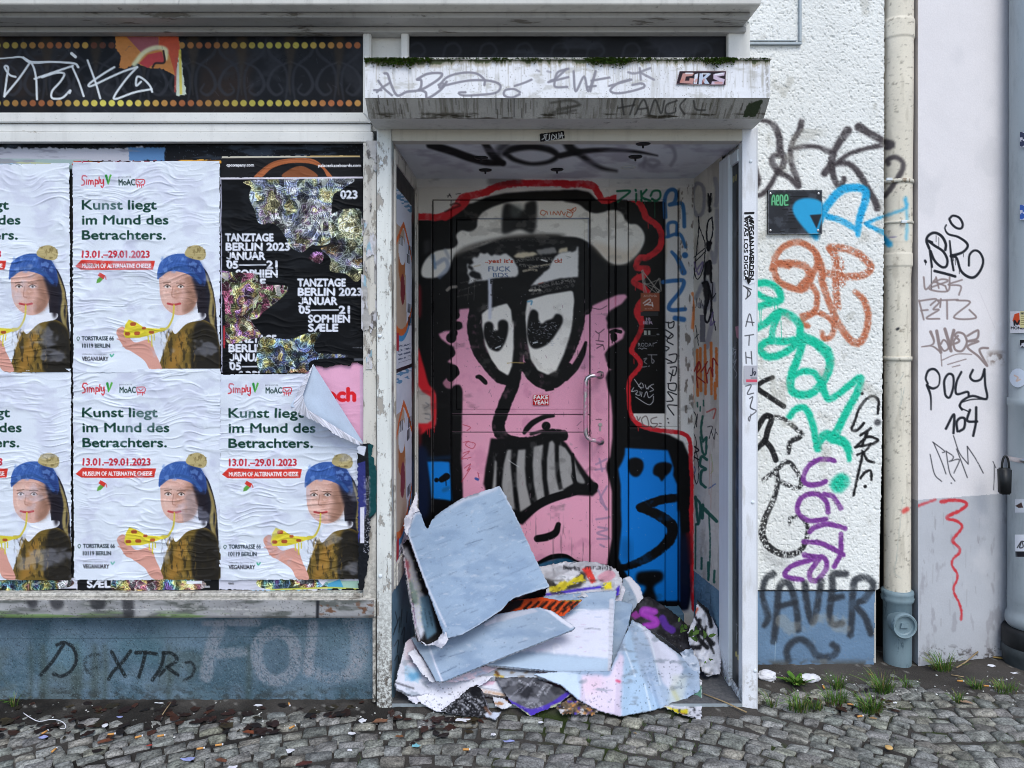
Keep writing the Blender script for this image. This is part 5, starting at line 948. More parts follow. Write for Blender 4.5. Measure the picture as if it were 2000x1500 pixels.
cv = Canvas(1041, 771, 1072.4, 791.4, .7, 'b8242c', 0, 320); cv.text('FAKE', 1042.6, 779.6, 7.2, 28, 'efe9ea', .04); cv.text('YEAH', 1042.6, 789.6, 7.2, 28, 'efe9ea', .04)
flat_sticker('sticker', cv, 3.79, 'red sticker with white block lettering on the pink face of the door')

# ================================================================ STUCCO WALL with tags
wall = thing('stucco_wall', 'white roughcast wall with colourful spray tags and a blue painted base', 'wall', (1.3, .37, 0))
cv = Canvas(1461, -200, 1728, 1312, 1.15, 'e8e9e6', .04, 401)
gb = '453f42'
cv.stroke("F130,105 180,115 220,145 245,210 250,290 275,330 255,390 235,390 205,360 205,325 235,310 265,320", [6, 9, 12, 13, 14, 13, 12, 12, 12, 11, 10, 9], gb, .92, 3, over=4); cv.stroke("F375,115 365,160 330,220 310,290 320,370 345,440 355,490 300,440 235,405", [11, 12, 10, 10, 11, 12, 12, 11, 11], gb, .92, 3, over=4)
cv.stroke("F330,270 400,258 480,265 555,290 600,230 645,165", [9, 8, 8, 11, 14, 16], gb, .92, 3, over=4); cv.stroke("F560,300 545,370 510,415", [14, 15, 14], gb, .92, 3, over=4); cv.stroke("F555,365 560,430 590,485 620,465 625,445", [12, 12, 12, 10, 9], gb, .92, 3, over=3); cv.stroke("F580,360 650,305 740,275 850,250", [10, 8, 8, 10], gb, .9, 3, over=4); cv.stroke("F710,145 770,180 850,225", [16, 14, 13], gb, .92, 3, over=4)
cv.stroke("F600,355 660,365 715,420 760,500 800,570 820,620", [10, 11, 12, 12, 13, 14], gb, .92, 3, over=4); cv.stroke("F100,390 115,460 105,500", [14, 16, 12], gb, .92, 3, over=4); cv.stroke("F235,405 190,490 140,540 95,555", [9, 10, 9, 8], gb, .92, 3, over=4)
sb = '27a3d8'
cv.fill("F325,610 350,575 410,560 480,575 508,610 505,660 480,740 468,808 420,770 360,700 330,650", sb, .98, 2)
cv.stroke("F460,760 500,650 560,560 620,510 690,500 745,515 750,570 715,680 705,775", [12, 14, 16, 16, 15, 15, 15, 14, 10], sb, .97, 2.5, over=3); cv.stroke("F530,670 600,690 690,740", 11, sb, .97, 2.5, over=3); cv.stroke("F750,710 850,670", [7, 6], sb, .9, 2.5, over=3); cv.stroke("F760,720 860,765", [7, 10], sb, .9, 2.5, over=3)
og2 = 'bb6b4c'
cv.stroke("F300,960 245,945 215,960 235,1040 300,1080 390,1095 440,1010 470,930 440,860 360,820 280,840 225,900 205,980", 12, og2, .92, 2.5, dry=.12, over=3); cv.stroke("F250,945 330,945 400,965 420,1020 370,1080", 14, og2, .92, 2.5, dry=.14, over=3)
cv.stroke("F440,1080 465,1130 455,1220 400,1260 370,1290 410,1310", 11, og2, .92, 2.5, dry=.2, over=3); cv.stroke("F380,1250 460,1230 530,1260 565,1310 550,1370 510,1385 495,1350", 10, og2, .92, 2.5, dry=.25, over=3); cv.stroke("F460,890 490,960 500,1060 540,1180 600,1310 660,1390 710,1410 750,1350 765,1250 740,1160 690,1110", [13, 14, 14, 12, 13, 14, 14, 13, 13, 12, 9], og2, .92, 2.5, dry=.22, over=3)
cv.stroke("F545,860 575,920 575,1050 585,1200", 14, og2, .9, 2.5, dry=.36, over=3); cv.stroke("F540,850 620,855 710,890 780,960 740,1010 640,1020 510,1000", 14, og2, .92, 2.5, dry=.3, over=3); cv.stroke("F600,930 610,1060", 16, og2, .85, 2.5, dry=.5)
tq_ = '1fbf9a'
cv.stroke("F110,1060 180,1060 240,1100 250,1160 180,1180 110,1200", 13, tq_, .97, 2.5, over=4); cv.stroke("F100,1110 170,1150 230,1160", 11, tq_, .97, 2.5, over=3); cv.stroke("F115,1320 170,1290 240,1230 310,1250 365,1310 350,1400 270,1470 180,1490 130,1440 180,1400 280,1400 370,1390 450,1410 520,1480 540,1520", 14, tq_, .97, 2.5, over=4); cv.stroke("F250,1230 210,1320 200,1400", 12, tq_, .97, 2.5, over=3); cv.stroke("F215,1160 217,1210; F235,1165 236,1225; F130,1200 132,1300; F140,1210 138,1290; F255,1280 258,1380", 1.4, tq_, .9, .8)
cv.stroke("G380,60 350,160 320,230 310,310 340,355 420,360 490,300 540,200 530,110 450,50 380,20", 15, tq_, .97, 2.5, over=4); cv.stroke("G330,250 390,225 450,235 490,290 510,350 530,385 570,375 640,320 720,265 700,350 640,460 570,600", [11, 12, 12, 13, 13, 13, 12, 13, 14, 14, 14, 16], tq_, .97, 2.5, over=4)
cv.stroke("G305,490 345,445 400,445 435,520 455,600 470,680", [12, 12, 13, 13, 13, 14], tq_, .97, 2.5, over=4); cv.stroke("G470,660 510,600 560,615 620,640 650,690 655,745", [12, 18, 22, 18, 14, 8], tq_, .97, 2.5, over=4); cv.stroke("G610,870 590,890", 30, tq_, .97, 6, over=5)
bk = '1e1e20'
cv.stroke("G205,262 150,285 115,320 180,370 270,430", [9, 9, 10, 10, 10], bk, .95, 1.5, dry=.12); cv.stroke("G110,570 160,490 200,500 180,560 160,630 110,680", 11, bk, .95, 1.5, dry=.1); cv.stroke("G170,490 260,500 330,550 375,600 310,640 300,700", [9, 8, 8, 11, 10, 9], bk, .9, 2, dry=.38); cv.stroke("G160,630 200,680 225,745", 11, bk, .95, 1.5, dry=.12)
cv.stroke("G155,860 230,800 290,755 340,800 375,880 340,910 260,875", 9, bk, .9, 2, dry=.42); cv.stroke("G225,810 235,880 210,980 165,1080 145,1180 190,1260 280,1300 360,1280 400,1220 410,1140 370,1080 310,1085 305,1120", [11, 10, 10, 12, 14, 14, 13, 11, 9, 8, 7, 7, 6], bk, .92, 2, dry=.36); cv.fill("G150,1250 220,1320 300,1340 260,1380 170,1330", '6a6a6c', .3, 6)
cv.stroke("G822,470 825,400 800,372 760,385 715,440 690,510 670,565 700,570 740,530", 5.4, bk, .96, 1.2, over=2); cv.stroke("G720,600 780,560; G695,665 760,610 820,625 800,645 745,660 690,670; G760,580 730,660", 5, bk, .96, 1.2, over=2); cv.stroke("G700,715 750,690 780,650; G730,690 760,745 800,760; G735,700 700,860 680,950; G785,860 780,810 750,815 720,850", 5, bk, .96, 1.2, over=2); cv.stroke("G730,355", 6, bk, .96, 1.2); cv.stroke("G748,900", 7, bk, .96, 1.2); cv.stroke("G820,525", 13, '3c3c40', .8, 3)
pu = '7a3d8f'
for s in ("G565,750 530,740 470,745 410,790 385,860 420,890 480,885 515,870", "G530,1050 520,990 470,945 400,950 355,1000 360,1060 420,1100 520,1090", "G510,945 560,960 605,1025", "G630,1145 580,1130 520,1120 450,1140 425,1165", "G605,1180 605,1290 565,1370", "G390,1225 480,1230 560,1265 620,1300", "G490,1310 430,1330 330,1360 280,1400 290,1430 380,1445", "G390,1300 440,1310 510,1320 520,1380 470,1445 430,1445 425,1400 480,1320"): cv.stroke(s, 9.5, pu, .97, 1.6, over=2.5)
dy = np.where(cv.py > 1153)[0]; dn = cv.py[:, None]+2*(fbm(1, cv.w, 20, 20, 402)[0]-.5)[None]*3 > 1153
blue = hx('6d88a4')*(.92+.16*fbm(cv.h, cv.w, 40, 40, 403))[..., None]; cv.c = np.where(dn[..., None], blue, cv.c)
cv._mix(0, cv.h, 0, cv.w, (1-sst(1, 2.5, np.abs(cv.py[:, None]-1153.5-(fbm(1, cv.w, 20, 20, 402)[0]-.5)[None]*6)))*1.0, '2d2c2c', .8)
sg = '33363c'
cv.stroke("Q300,235 250,270 230,360 250,450 270,520 245,575", [12, 12, 11, 12, 12, 10], sg, .88, 3.5, over=4); cv.stroke("Q305,675 320,560 330,440 345,310 400,300 440,400 460,520 465,600", 13, sg, .88, 3.5, over=4); cv.stroke("Q340,450 440,425", 11, sg, .88, 3.5, over=4); cv.stroke("Q505,300 520,420 555,550 590,450 610,280", 13, sg, .88, 3.5, over=4); cv.stroke("Q770,235 690,240 685,310 680,400 670,500 690,565 750,560", 13, sg, .88, 3.5, over=4); cv.stroke("Q680,400 750,385", 12, sg, .88, 3.5, over=4); cv.stroke("Q805,635 815,500 820,370 830,280 900,260 950,310 900,400 840,440 900,520 940,625", 13, sg, .88, 3.5, over=4)
cv.stroke("Q400,800 390,740 420,690 480,665 540,700 590,770 680,775 720,730 690,700", 13, sg, .85, 4, over=4); cv.stroke("Q318,680 312,850", 1.4, '9fb4c4', .7, .8)
cv.blot('a8a59a', 50, 40, .62, .76, .4, 404); cv.blot('55524c', 16, 30, .42, .62, .9, 405, (1450, 1285, 1740, 1340, 14)); cv.speck('8d8c86', .01, .5)
cv.cut("P1461,-200 1728,-200 1726,470 1722,900 1716,1151 1710,1154 1708,1312 1461,1312", .5)
hh = .0026*fbm(cv.h, cv.w, 4.0, 4.0, 410, 2)+.0025*vnoise(cv.h, cv.w, 2.6, 2.6, 411)+.002*R.random((cv.h, cv.w))
pits = vnoise(cv.h, cv.w, 4.4, 3.2, 412) < .2; hh = hh-.004*pits*(1-dn*.7); hh = np.where(dn, hh*.45-.006, hh)
lost = (pits & ~dn)[..., None]*.22*R.random((cv.h, cv.w, 1)); cv.c = cv.c*(1-lost)+hx('dcddd9')*lost
surf('wall_face', cv, 3.37, M['stucco'], wall, hh*.8)
boxes('wall_core', [(.96, .385, -.05, 1.604, .62, 4.2), (1.604, .385, .34, 1.62, .62, 4.2)], M['ledge'], wall, 0)
ft = boxes('sign_frame', [(X(1440, 3.36), .352, Z(88, 3.36), X(1565, 3.36), .372, Z(83, 3.36)), (X(1560, 3.36), .3525, Z(82.6, 3.36), X(1565, 3.36)-.0005, .3715, Z(-160, 3.36)), (X(1440, 3.36), .3575, Z(80, 3.36), X(1556, 3.36), .372, Z(78.6, 3.36))], M['zinc'], None, .002); tag(ft, 'thin metal frame strip on the upper stucco wall', 'frame')
pq = thing('wall_plaque', 'black metal plaque with green bubble letters, partly sprayed blue', 'plaque', (X(1552, 3.36), .36, Z(415, 3.36)))
cv = Canvas(1500, 371.5, 1606, 457, .8, '26282e', .25, 421); cv.blot('4a4e57', 20, 20, .55, .72, .6, 422)
for k in range(44):
    x, y = R.uniform(1512, 1592), 384+6.2*R.integers(0, 12); cv.stroke([(x, y), (x+R.uniform(2, 20), y)], 1.5, '0d0d10', .9, .6)
cv.fill("F325,610 350,575 410,560 480,575 508,610 505,660 480,740 468,808 420,770 360,700 330,650", sb, .96, 2); cv.fill("F425,660 495,655 465,740", '202229', .98, .7, smooth=False)
cv.fill("F197,545 215,535 300,535 307,580 300,605 200,605", '1d3a2c', .9, .8); cv.stroke("F203,600 205,560 215,545 222,600; F206,580 220,578", 2.6, '62b582', 1, .8); cv.stroke("F230,575 240,575 240,548 230,552 230,595 240,600", 3, '62b582', 1, .8); cv.stroke("F252,600 252,548 266,552 264,598 254,600", 3, '62b582', 1, .8); cv.stroke("F276,575 295,572 292,545 280,550 278,598 296,600", 3, '62b582', 1, .8)
cv.stroke("P1501,372.5 1605,372.5 1605,456 1501,456 1501,372.5", 1.6, '8a8c90', .6, .7, smooth=False, dry=.3)
surf('plate_face', cv, 3.352, M['metalpaint'], pq, .0)
boxes('plate', [(X(1500, 3.3535), .353, Z(457, 3.3535), X(1606, 3.3535), .366, Z(371, 3.3535))], M['black'], pq, .0)
screw_caps('screw', ((1505, 378), (1599, 378), (1505, 450), (1598, 450)), .006, 3.35, .351, M['steel'], pq)

# ================================================================ DOWNPIPE
M['clamp'] = m_worn('painted_clamp', 'd8d2c2', '8a7a66', '4a4038', .56, .64, 40, amt=.5)
dp = thing('drainpipe', 'cream painted downpipe with clamps and a grey cast iron foot', 'drainpipe', (1.706, .4, 0))
pc = Canvas(1712, -30, 1800, 1320, 1.2, 'e2dac9', .06, 431); pc.blot('b9b1a1', 60, 8, .55, .75, .5, 432); pc.blot('8b8375', 4, 5, .68, .76, .7, 433)
pc.stroke("F870,235 905,245 880,260", 14, gb, .9, 3, over=3); pc.stroke("F885,360 880,340 920,320 965,345 970,390 930,460 880,530 850,560", [10, 10, 9, 9, 10, 10, 9, 8], gb, .9, 2.5, over=3); pc.stroke("F850,670 985,620 985,570", 6, sb, .6, 2.5, over=3); pc.stroke("F985,560 995,700 990,800", 6, sb, .5, 3, over=3); pc.stroke("F850,790 890,830", 13, sb, .95, 2.5, over=3); pc.stroke("G975,1045 995,1035", 9, 'd8403c', .8, 3, over=2); pc.stroke("G940,300 975,240; G960,330 955,480; G980,320 960,420; G930,1350 970,960; G940,1300 920,1400 960,1440", 1.2, '8a9694', .5, .8); pc.stroke("F935,1330 945,1325", 5, '2c2c30', .9, .8); pc.stroke("F890,790 930,788", 2, '5a4f8a', .7, .8)
def pcol(V):
    d = V[..., 1]+3; px = CX+V[..., 0]*F/d; py = HY-(V[..., 2]-EYE)*F/d; c = pc.sample(px, py); back = (V[..., 1] > .43); c[back] = hx('e2dac9'); return c
PD = 3.342
prof = []
for y_, r_ in [(1162, .0545), (960, .0545), (720, .0545), (540, .0548), (528, .0562), (520, .058), (518, .0615), (495, .0615), (493, .059), (474, .059), (470, .060), (440, .060), (438, .0605), (350, .0605), (340, .0610), (200, .064), (72, .0655), (68, .070), (36, .0705), (31, .066), (-200, .066), (-420, .066)]: prof.append((r_, Z(y_, PD)))
fine = [];
for a_, b_ in zip(prof[:-1], prof[1:]):
    n_ = max(1, int((b_[1]-a_[1])/.004)); fine += [(a_[0]+(b_[0]-a_[0])*k/n_, a_[1]+(b_[1]-a_[1])*k/n_) for k in range(n_)]
fine.append(prof[-1]); lathe('pipe', fine, 1.706, .4, M['metalpaint'], dp, 72, pcol)
for y_, r_, h_ in ((352, .0655, .008), (433, .0635, .006), (701, .059, .009)):
    z_ = Z(y_, PD); lathe('pipe_clamp', [(r_-.006, z_-h_), (r_, z_-h_), (r_+.001, z_), (r_, z_+h_), (r_-.006, z_+h_)], 1.706, .4, M['clamp'], dp, 48)
for y_, x_ in ((350, 1737), (433, 1766)): boxes('clamp_bolt', [(X(x_, 3.33)-.012, .325, Z(y_, 3.33)-.006, X(x_, 3.33)+.012, .337, Z(y_, 3.33)+.006)], M['post2'], dp, .002)
ci = lathe('cast_foot', [(.055, -.01), (.0575, .01), (.058, .06), (.0585, Z(1183, PD)), (.066, Z(1180, PD)), (.068, Z(1174, PD)), (.064, Z(1171, PD)), (.067, Z(1166, PD)), (.0665, Z(1161, PD)), (.058, Z(1158.5, PD)), (.053, Z(1158, PD))], 1.706, .4, M['cast'], dp, 56)
prof = [(.0, .0), (.036, .0), (.041, .004), (.043, .014), (.05, .016), (.0545, .01), (.0555, -.0), (.05, -.03), (.05, -.05)]
bm = bmesh.new(); ring = []
for r_, h_ in prof: ring.append([bm.verts.new((X(1763, 3.33)+r_*math.cos(2*math.pi*k/40), .322-h_-(.012 if r_ > .0425 else 0)*0, Z(1220, 3.33)+r_*math.sin(2*math.pi*k/40))) for k in range(40)])
for a_, b_ in zip(ring[:-1], ring[1:]):
    for k in range(40): bm.faces.new((a_[k], a_[(k+1) % 40], b_[(k+1) % 40], b_[k]))
bmesh.ops.remove_doubles(bm, verts=bm.verts, dist=1e-6); bmesh.ops.recalc_face_normals(bm, faces=bm.faces)
r = bmesh.ops.create_cube(bm, size=1)
for v in r['verts']: v.co = Vector((v.co.x*.034*(1 if v.co.z < 0 else .7), v.co.y*.014, v.co.z*.018)) + Vector((X(1763, 3.33), .318, Z(1219, 3.33)))
co = frombm('cleanout_cap', bm, M['cast'], dp, True)
m_ = co.modifiers.new('e', 'EDGE_SPLIT'); m_.split_angle = math.radians(35)

# ================================================================ NEIGHBOUR WALL (pinkish), slightly turned away
nw = thing('neighbour_wall', 'smooth pinkish wall with grey base and thin black and brown tags right of the downpipe', 'wall', (2.1, .4, 0))
kk = .225; x0_, d0_ = 1.781, 3.36
D_N = lambda px, py: (d0_-kk*x0_)/(1-kk*(px-CX)/F)
cv = Canvas(1793, -200, 2140, 1325, 1.3, 'e3dfe1', .025, 441)
edge = 976-(cv.px-1793)*.072+.6*R.normal(0, .3, cv.w); low = cv.py[:, None] > edge[None]; cv.c[low] = (hx('b7b9bf')*(.95+.1*fbm(cv.h, cv.w, 60, 60, 442))[..., None])[low]
cv.blot('cfcdd0', 90, 60, .55, .75, .4, 443); [cv.stroke([(x_, y_), (x_+R.normal(0, 1), y_+L_)], R.uniform(.8, 2.2), '8b878a', R.uniform(.15, .5), 1) for x_, y_, L_ in zip(R.uniform(1798, 1960, 26), R.uniform(980, 1250, 26), R.uniform(6, 45, 26))]; cv.blot('8a868c', 50, 18, .66, .76, .4, 444, (1790, 960, 2000, 1330, 10)); cv.blot('3f3a38', 8, 10, .55, .68, .9, 445, (1788, 1255, 2010, 1350, 30)); cv.speck('3f3a38', .02, .7, (1790, 1265, 2000, 1340))
k1 = '1a1d24'
cv.stroke("H430,100 455,80 500,95 525,140 515,172 480,170 445,140 428,105", 4.6, k1, .97, .9); cv.stroke("H280,320 260,265 275,225 320,205 370,230 400,285 398,330", 5.4, k1, .97, .9); cv.stroke("H300,275 275,265; H280,270 320,300 380,340 412,400 405,450 370,455 320,410 290,340", 5, k1, .97, .9); cv.stroke("H285,335 300,455", 4.6, k1, .97, .9); cv.stroke("H296,450 296,620", 1.8, k1, .97, .8)
cv.stroke("H405,148 395,175 420,215 490,235 550,275 560,310 520,350 440,375", [3, 3, 4, 4.6, 5, 5, 5, 6], k1, .97, .9); cv.stroke("H430,265 440,370 458,480", [3.5, 4.5, 4.5], k1, .97, .9); cv.stroke("H440,375 480,390 510,480 560,525 610,530 655,480 675,410 650,350 610,335 575,370 570,445", [6, 5, 5, 5.4, 5.4, 5, 4.6, 4.4, 4.4, 4.4, 4.4], k1, .97, .9); cv.stroke("H320,485 400,505 470,525", 5.4, k1, .97, .9); cv.stroke("H250,410 255,420", 5, k1, .97, .9); cv.stroke("H253,420 253,440; H330,225 330,270; H350,240 350,305; H455,385 458,410; H500,480 500,505; H530,360 530,380; H470,400 472,440", 1.4, k1, .9, .7)
br = '8a7b79'
cv.stroke("H240,530 255,620 330,540 310,570 370,545 415,560 280,615 415,632 430,530", 3.6, br, .9, 1); cv.stroke("H310,560 400,595; H330,530 350,610; H520,550 420,585 510,595 498,660; H400,600 412,632", 3.4, br, .9, 1)
cv.stroke("H205,700 240,840; H205,705 330,690 290,735; H220,775 270,770; H340,700 350,720 310,765 350,770 260,830 355,835; H365,690 360,750; H345,700 490,695; H410,700 412,835; H480,700 580,715 460,825 620,830 575,770", 3.6, br, .92, 1)
cv.stroke("H290,930 315,1000 290,1030 225,1040 300,1035 360,1075", [6, 4, 3, 2.4, 3, 4], br, .95, 1); cv.stroke("H335,925 350,1010 365,1080; H395,910 425,1010 440,1070; H460,920 430,1050", 6.4, br, .95, 1); cv.stroke("H365,1020 385,990 410,1010 420,1050 390,1070 365,1040", 3.6, br, .95, 1); cv.stroke("H490,960 460,1000 470,1060 520,1070 555,1010 535,950 490,935 470,960 500,1000 430,1030", 4.4, br, .95, 1); cv.stroke("H560,960 620,925 640,925 630,980 560,1000 640,1000 560,1040 640,1110 705,1180 650,1075 665,1050 710,1050", 4.4, br, .95, 1); cv.stroke("H370,1140 480,1095 590,1095; H415,1170 550,1130; H450,1188 505,1175; H365,1080 372,1180", 2.2, br, .9, .8)
cv.stroke("H270,1310 255,1270 275,1215 320,1205 355,1250 350,1320 310,1345 270,1330", [4, 4, 5, 5, 3.5, 3, 5, 5], k1, .95, 1); cv.stroke("H265,1320 290,1400 293,1500", [6, 4, 3], k1, .95, 1); cv.stroke("H395,1370 390,1290 420,1240 455,1255 455,1340 430,1410 400,1395 390,1330", 4.6, k1, .95, 1); cv.stroke("H515,1225 480,1300 480,1385 560,1370 570,1405", 4.6, k1, .95, 1); cv.stroke("H600,1210 580,1260 610,1290 660,1275 685,1205; H685,1205 690,1320 700,1420 600,1400 530,1430 505,1470 520,1500", 4.6, k1, .95, 1); cv.stroke("I540,0 460,0 395,20 390,45 440,70", 2.6, k1, .95, 1)
cv.stroke("I310,165 355,85 352,190; I375,180 370,130 390,105 415,110 412,160 385,180; I445,60 430,120 485,125; I480,45 478,130 463,205", 5, k1, .95, 1)
cv.stroke("I220,310 245,420 285,462; I235,240 300,290 290,300; I240,245 285,350 310,420; I310,290 330,410 360,460; I315,295 350,320 345,340 330,350 385,340 355,415; I352,205 385,300 435,365; I370,280 430,440; I430,265 435,360; I430,265 480,340 520,415", 2, '26262c', .85, 1.0, dry=.1); cv.stroke("I340,472", 2.4, k1); cv.stroke("I582,370 582,440 578,510; I590,385 575,350", 1.6, '26262c', .8, .8)
rs = 'c9343c'
cv.stroke("I75,632 150,600 250,565", [8, 5, 4], rs, .75, 2.5, over=3); cv.stroke("I285,578 340,568 410,575 425,595 390,625 325,655 320,672 370,685 400,712 385,745 350,785 352,805 385,840 385,865 350,900 345,935 372,980 372,1015 352,1060 360,1100 385,1150 397,1200 395,1240", [8, 6, 6, 6, 6, 6.4, 6, 5, 5, 5, 5, 5, 5, 5, 4.4, 4.4, 4.4, 4.4, 4, 4, 4, 4.4, 4.4], rs, .95, 1.4, over=2)
cv.blot('eceaee', 22, 12, .4, .6, .9, 447, (1932, 622, 1966, 705, 10)); cv.blot('7a6a62', 14, 14, .4, .6, .7, 448, (1925, 682, 1966, 716, 10)); cv.stroke("H190,560 210,700; H650,640 760,900", 1, 'c4bdc2', .5, 1)
surf('wall_face', cv, D_N, M['smooth_render'], nw, .0016*fbm(cv.h, cv.w, 30, 30, 450, 3))
M['nwall'] = m_plain('neighbour_render', 'e3dfe1', .8, .08, 6, bmp=(120, .25, .002), spec=.1); M['nbase'] = m_plain('neighbour_grey_base', 'b7b9bf', .8, .1, 6, bmp=(120, .25, .002), spec=.1)
def slab(name, z0, z1, m):
    q = [(1.781, .366), (3.8, .366+kk*(3.8-1.781)), (3.8, 1.3), (1.781, 1.3)]; V = [(a, b, z) for z in (z0, z1) for a, b in q]
    obj(name, V, [(3, 2, 1, 0), (4, 5, 6, 7), (0, 1, 5, 4), (1, 2, 6, 5), (2, 3, 7, 6), (3, 0, 4, 7)], m, nw)
slab('wall_core', .7285, 4.2, M['nwall']); slab('wall_base', -.05, .728, M['nbase'])
boxes('recess_back', [(1.6205, .56, -.05, 1.7805, .6, 4.2)], M['dark'], nw, 0)

# ================================================================ STREET POLE
PX0, PY0, PR = 2.281, .385, .0785
pl = thing('street_pole', 'galvanised lamp pole with stickers and a black band at its foot', 'pole', (PX0, PY0, 0))
def pr(L): return [(r_, Z(y_, 3.32) if y_ < 5000 else -.02) for y_, r_ in L]
lathe('pole_shaft', pr([(1234, .083), (1228, .092), (1222, .0945), (1212, .092), (1206, .085), (1198, .0835), (1190, .085), (1184, .0835), (1180, .086), (1176, .0835), (1170, .0855), (1164, .083), (900, .082), (797, .081), (795, .085), (781, .085), (779, .0785), (300, .077), (-500, .075)]), PX0, PY0, M['zinc'], pl, 64)
lathe('pole_foot', pr([(9000, .1), (1293, .104), (1288, .108), (1276, .108), (1272, .103)]), PX0, PY0, M['polebase'], pl, 64); lathe('foot_band', pr([(1272, .1035), (1268, .1065), (1242, .1065), (1236, .1), (1234.5, .083)]), PX0, PY0, M['black'], pl, 64)
lathe('clamp_band', pr([(906, .081), (905, .086), (897, .086), (896, .081)]), PX0, PY0, M['steel'], pl, 64)
def D_P(px, py):
    c0 = PR+.004; d0 = PY0+3; t = (np.asarray(px, float)-CX)/F; a = t*t+1; b = -2*(t*PX0+d0); c = PX0**2+d0**2-c0**2; return (-b-np.sqrt(np.maximum(b*b-4*a*c, 0)))/(2*a)
def pole_sticker(x0, y0, x1, y1, base, fn, label):
    c = Canvas(x0, y0, x1, y1, .9, base, .04, 460); fn(c); flat_sticker('sticker', c, D_P, label, h=0.0005)
def st1(c): c.fill("H890,850 905,800 940,790 945,880 910,870", 'd9522f', smooth=False); c.stroke("H905,880 905,850 925,875 940,850", 3.5, '26262b'); c.text('MONERO', 1974.4, 643, 5, 36, '26262b', .04); c.rect(1992, 605, 2012, 640, 'dcd39a'); c.text('NO', 1994, 614, 4, 8, '3a3a3a', .04); [c.rect(1993.5, 617+k*4, 2010, 618.4+k*4, '8a7f56') for k in range(5)]
pole_sticker(1973, 608, 2018, 650, 'd9d9e0', st1, 'white sticker with orange and black round logo on the pole')
def st2(c): c.cut(np.array([(1988+17*math.cos(t), 738+19*math.sin(t)) for t in np.linspace(0, 6.2, 40)])); c.stroke("H905,1250 930,1265 920,1290 945,1280", 3, 'd8b9a8', .9)
pole_sticker(1970, 718, 2006, 758, 'd3dcea', st2, 'round pale sticker below the logo sticker on the pole')
def st3(c): c.stroke("I712,835 735,800 725,835 745,830 740,800 765,810", 2, '26262b'); c.rect(1980, 1077, 2020, 1088, '26262b')
pole_sticker(1982, 1044, 2016, 1088, 'dfe2ea', st3, 'white sticker with black scrawl low on the pole')
def st4(c): c.fill("I700,600 735,580 745,610 720,612", '4a3a38', smooth=False)
pole_sticker(1982, 975, 2010, 1001, 'c6cbd4', st4, 'small faded sticker under the clamp of the pole')
for y0, y1, b_, l_ in ((258, 288, '3a3f58', 'dark torn sticker scrap high on the pole'), (400, 430, '3f62b0', 'blue and white sticker scrap at mid height of the pole'), (664, 678, '1d1d20', 'small black sticker on the pole beside the peeled plaster')):
    def stx(c): c.blot('d6d6e0', 8, 8, .5, .55, .9, 461)
    pole_sticker(1992, y0, 2016, y1, b_, stx, l_)
lk = thing('padlock', 'black key safe padlock hanging from the clamp of the pole', 'padlock', (X(1962, 3.3), .32, Z(930, 3.3)))
lx = X(1962, 3.31); bm = bmesh.new(); zt_, zb_ = Z(914, 3.31), Z(965, 3.31); r = bmesh.ops.create_cube(bm, size=1)
for v in r['verts']: v.co = Vector((lx+v.co.x*(.05 if v.co.z > 0 else .044), .31+v.co.y*.034, (zt_+zb_)/2+v.co.z*(zt_-zb_)))
bmesh.ops.bevel(bm, geom=bm.edges[:], offset=.006, segments=3, affect='EDGES'); frombm('lock_body', bm, M['black'], lk, True)
tube('shackle', [(lx+.004-.016*math.cos(t), .31, zt_-.004+.055*math.sin(t)) for t in np.linspace(0, math.pi, 14)], .0045, M['black'], lk, 8)

# ================================================================ GROUND
gm, tq, ph, g_ = nodes('far_cobbles')
vo = N(tq, 'ShaderNodeTexVoronoi', feature='DISTANCE_TO_EDGE'); vo.inputs['Scale'].default_value = 12; tq.links.new(g_.outputs['Position'], vo.inputs['Vector'])
ed = ramp(tq, vo.outputs['Distance'], .02, .07); tq.links.new(mix(tq, ed, hl('2e2b28'), hl('6f706f')), ph.inputs['Base Color']); bump(tq, ph, ed, .6, .01); ph.inputs['Roughness'].default_value = .8
ground = obj('ground', [(-60, -60, -.035), (60, -60, -.035), (60, 30, -.035), (-60, 30, -.035)], [(0, 1, 2, 3)], gm); tag(ground, kind='structure')
def hnoise(seed):
    n = fbm(400, 900, 24, 24, seed, 5)
    def f(x, y):
        i = np.clip(((np.asarray(y)+2.2)/3.2*399), 0, 398.99); j = np.clip((np.asarray(x)+3.4)/7.4*899, 0, 898.99); a = i.astype(int); b = j.astype(int); u = i-a; v = j-b
        return (n[a, b]*(1-v)+n[a, b+1]*v)*(1-u)+(n[a+1, b]*(1-v)+n[a+1, b+1]*v)*u
    return f
n1, n2, n3 = hnoise(501), hnoise(502), hnoise(503)
def soil_z(x, y):
    x = np.asarray(x, float); y = np.asarray(y, float)
    left = sst(-.13, .03, y+.10*(n1(x, y)-.5)*2)*(1-sst(-.56, -.40, x)); right = sst(.10, .27, y+.14*(n2(x, y)-.5)*2+.05*sst(1.7, 2.4, x)*0)*sst(.93, 1.0, x)
    ctr = sst(-.05, .02, y+.03*(n1(x, y)-.5)*2)*sst(-.55, -.45, x)*(1-sst(.9, 1.0, x))
    return -.011+.020*np.maximum(np.maximum(left, right), ctr)+.007*(n3(x*2.1 % 3, y)-.5)
V, C, Fc = [], [], []
arc = lambda x: -.25*np.clip(x+.25, -1.5, 1.75)**2
gn_ = 6; u_ = np.array([-1, -.945, -.4, .4, .945, 1]); UU, VV = np.meshgrid(u_, u_)
qi = np.array([(i*gn_+j, i*gn_+j+1, (i+1)*gn_+j+1, (i+1)*gn_+j) for i in range(gn_-1) for j in range(gn_-1)])
rs_ = np.random.default_rng(21); rows = np.arange(-1.75, 1.45, .061); base = 0
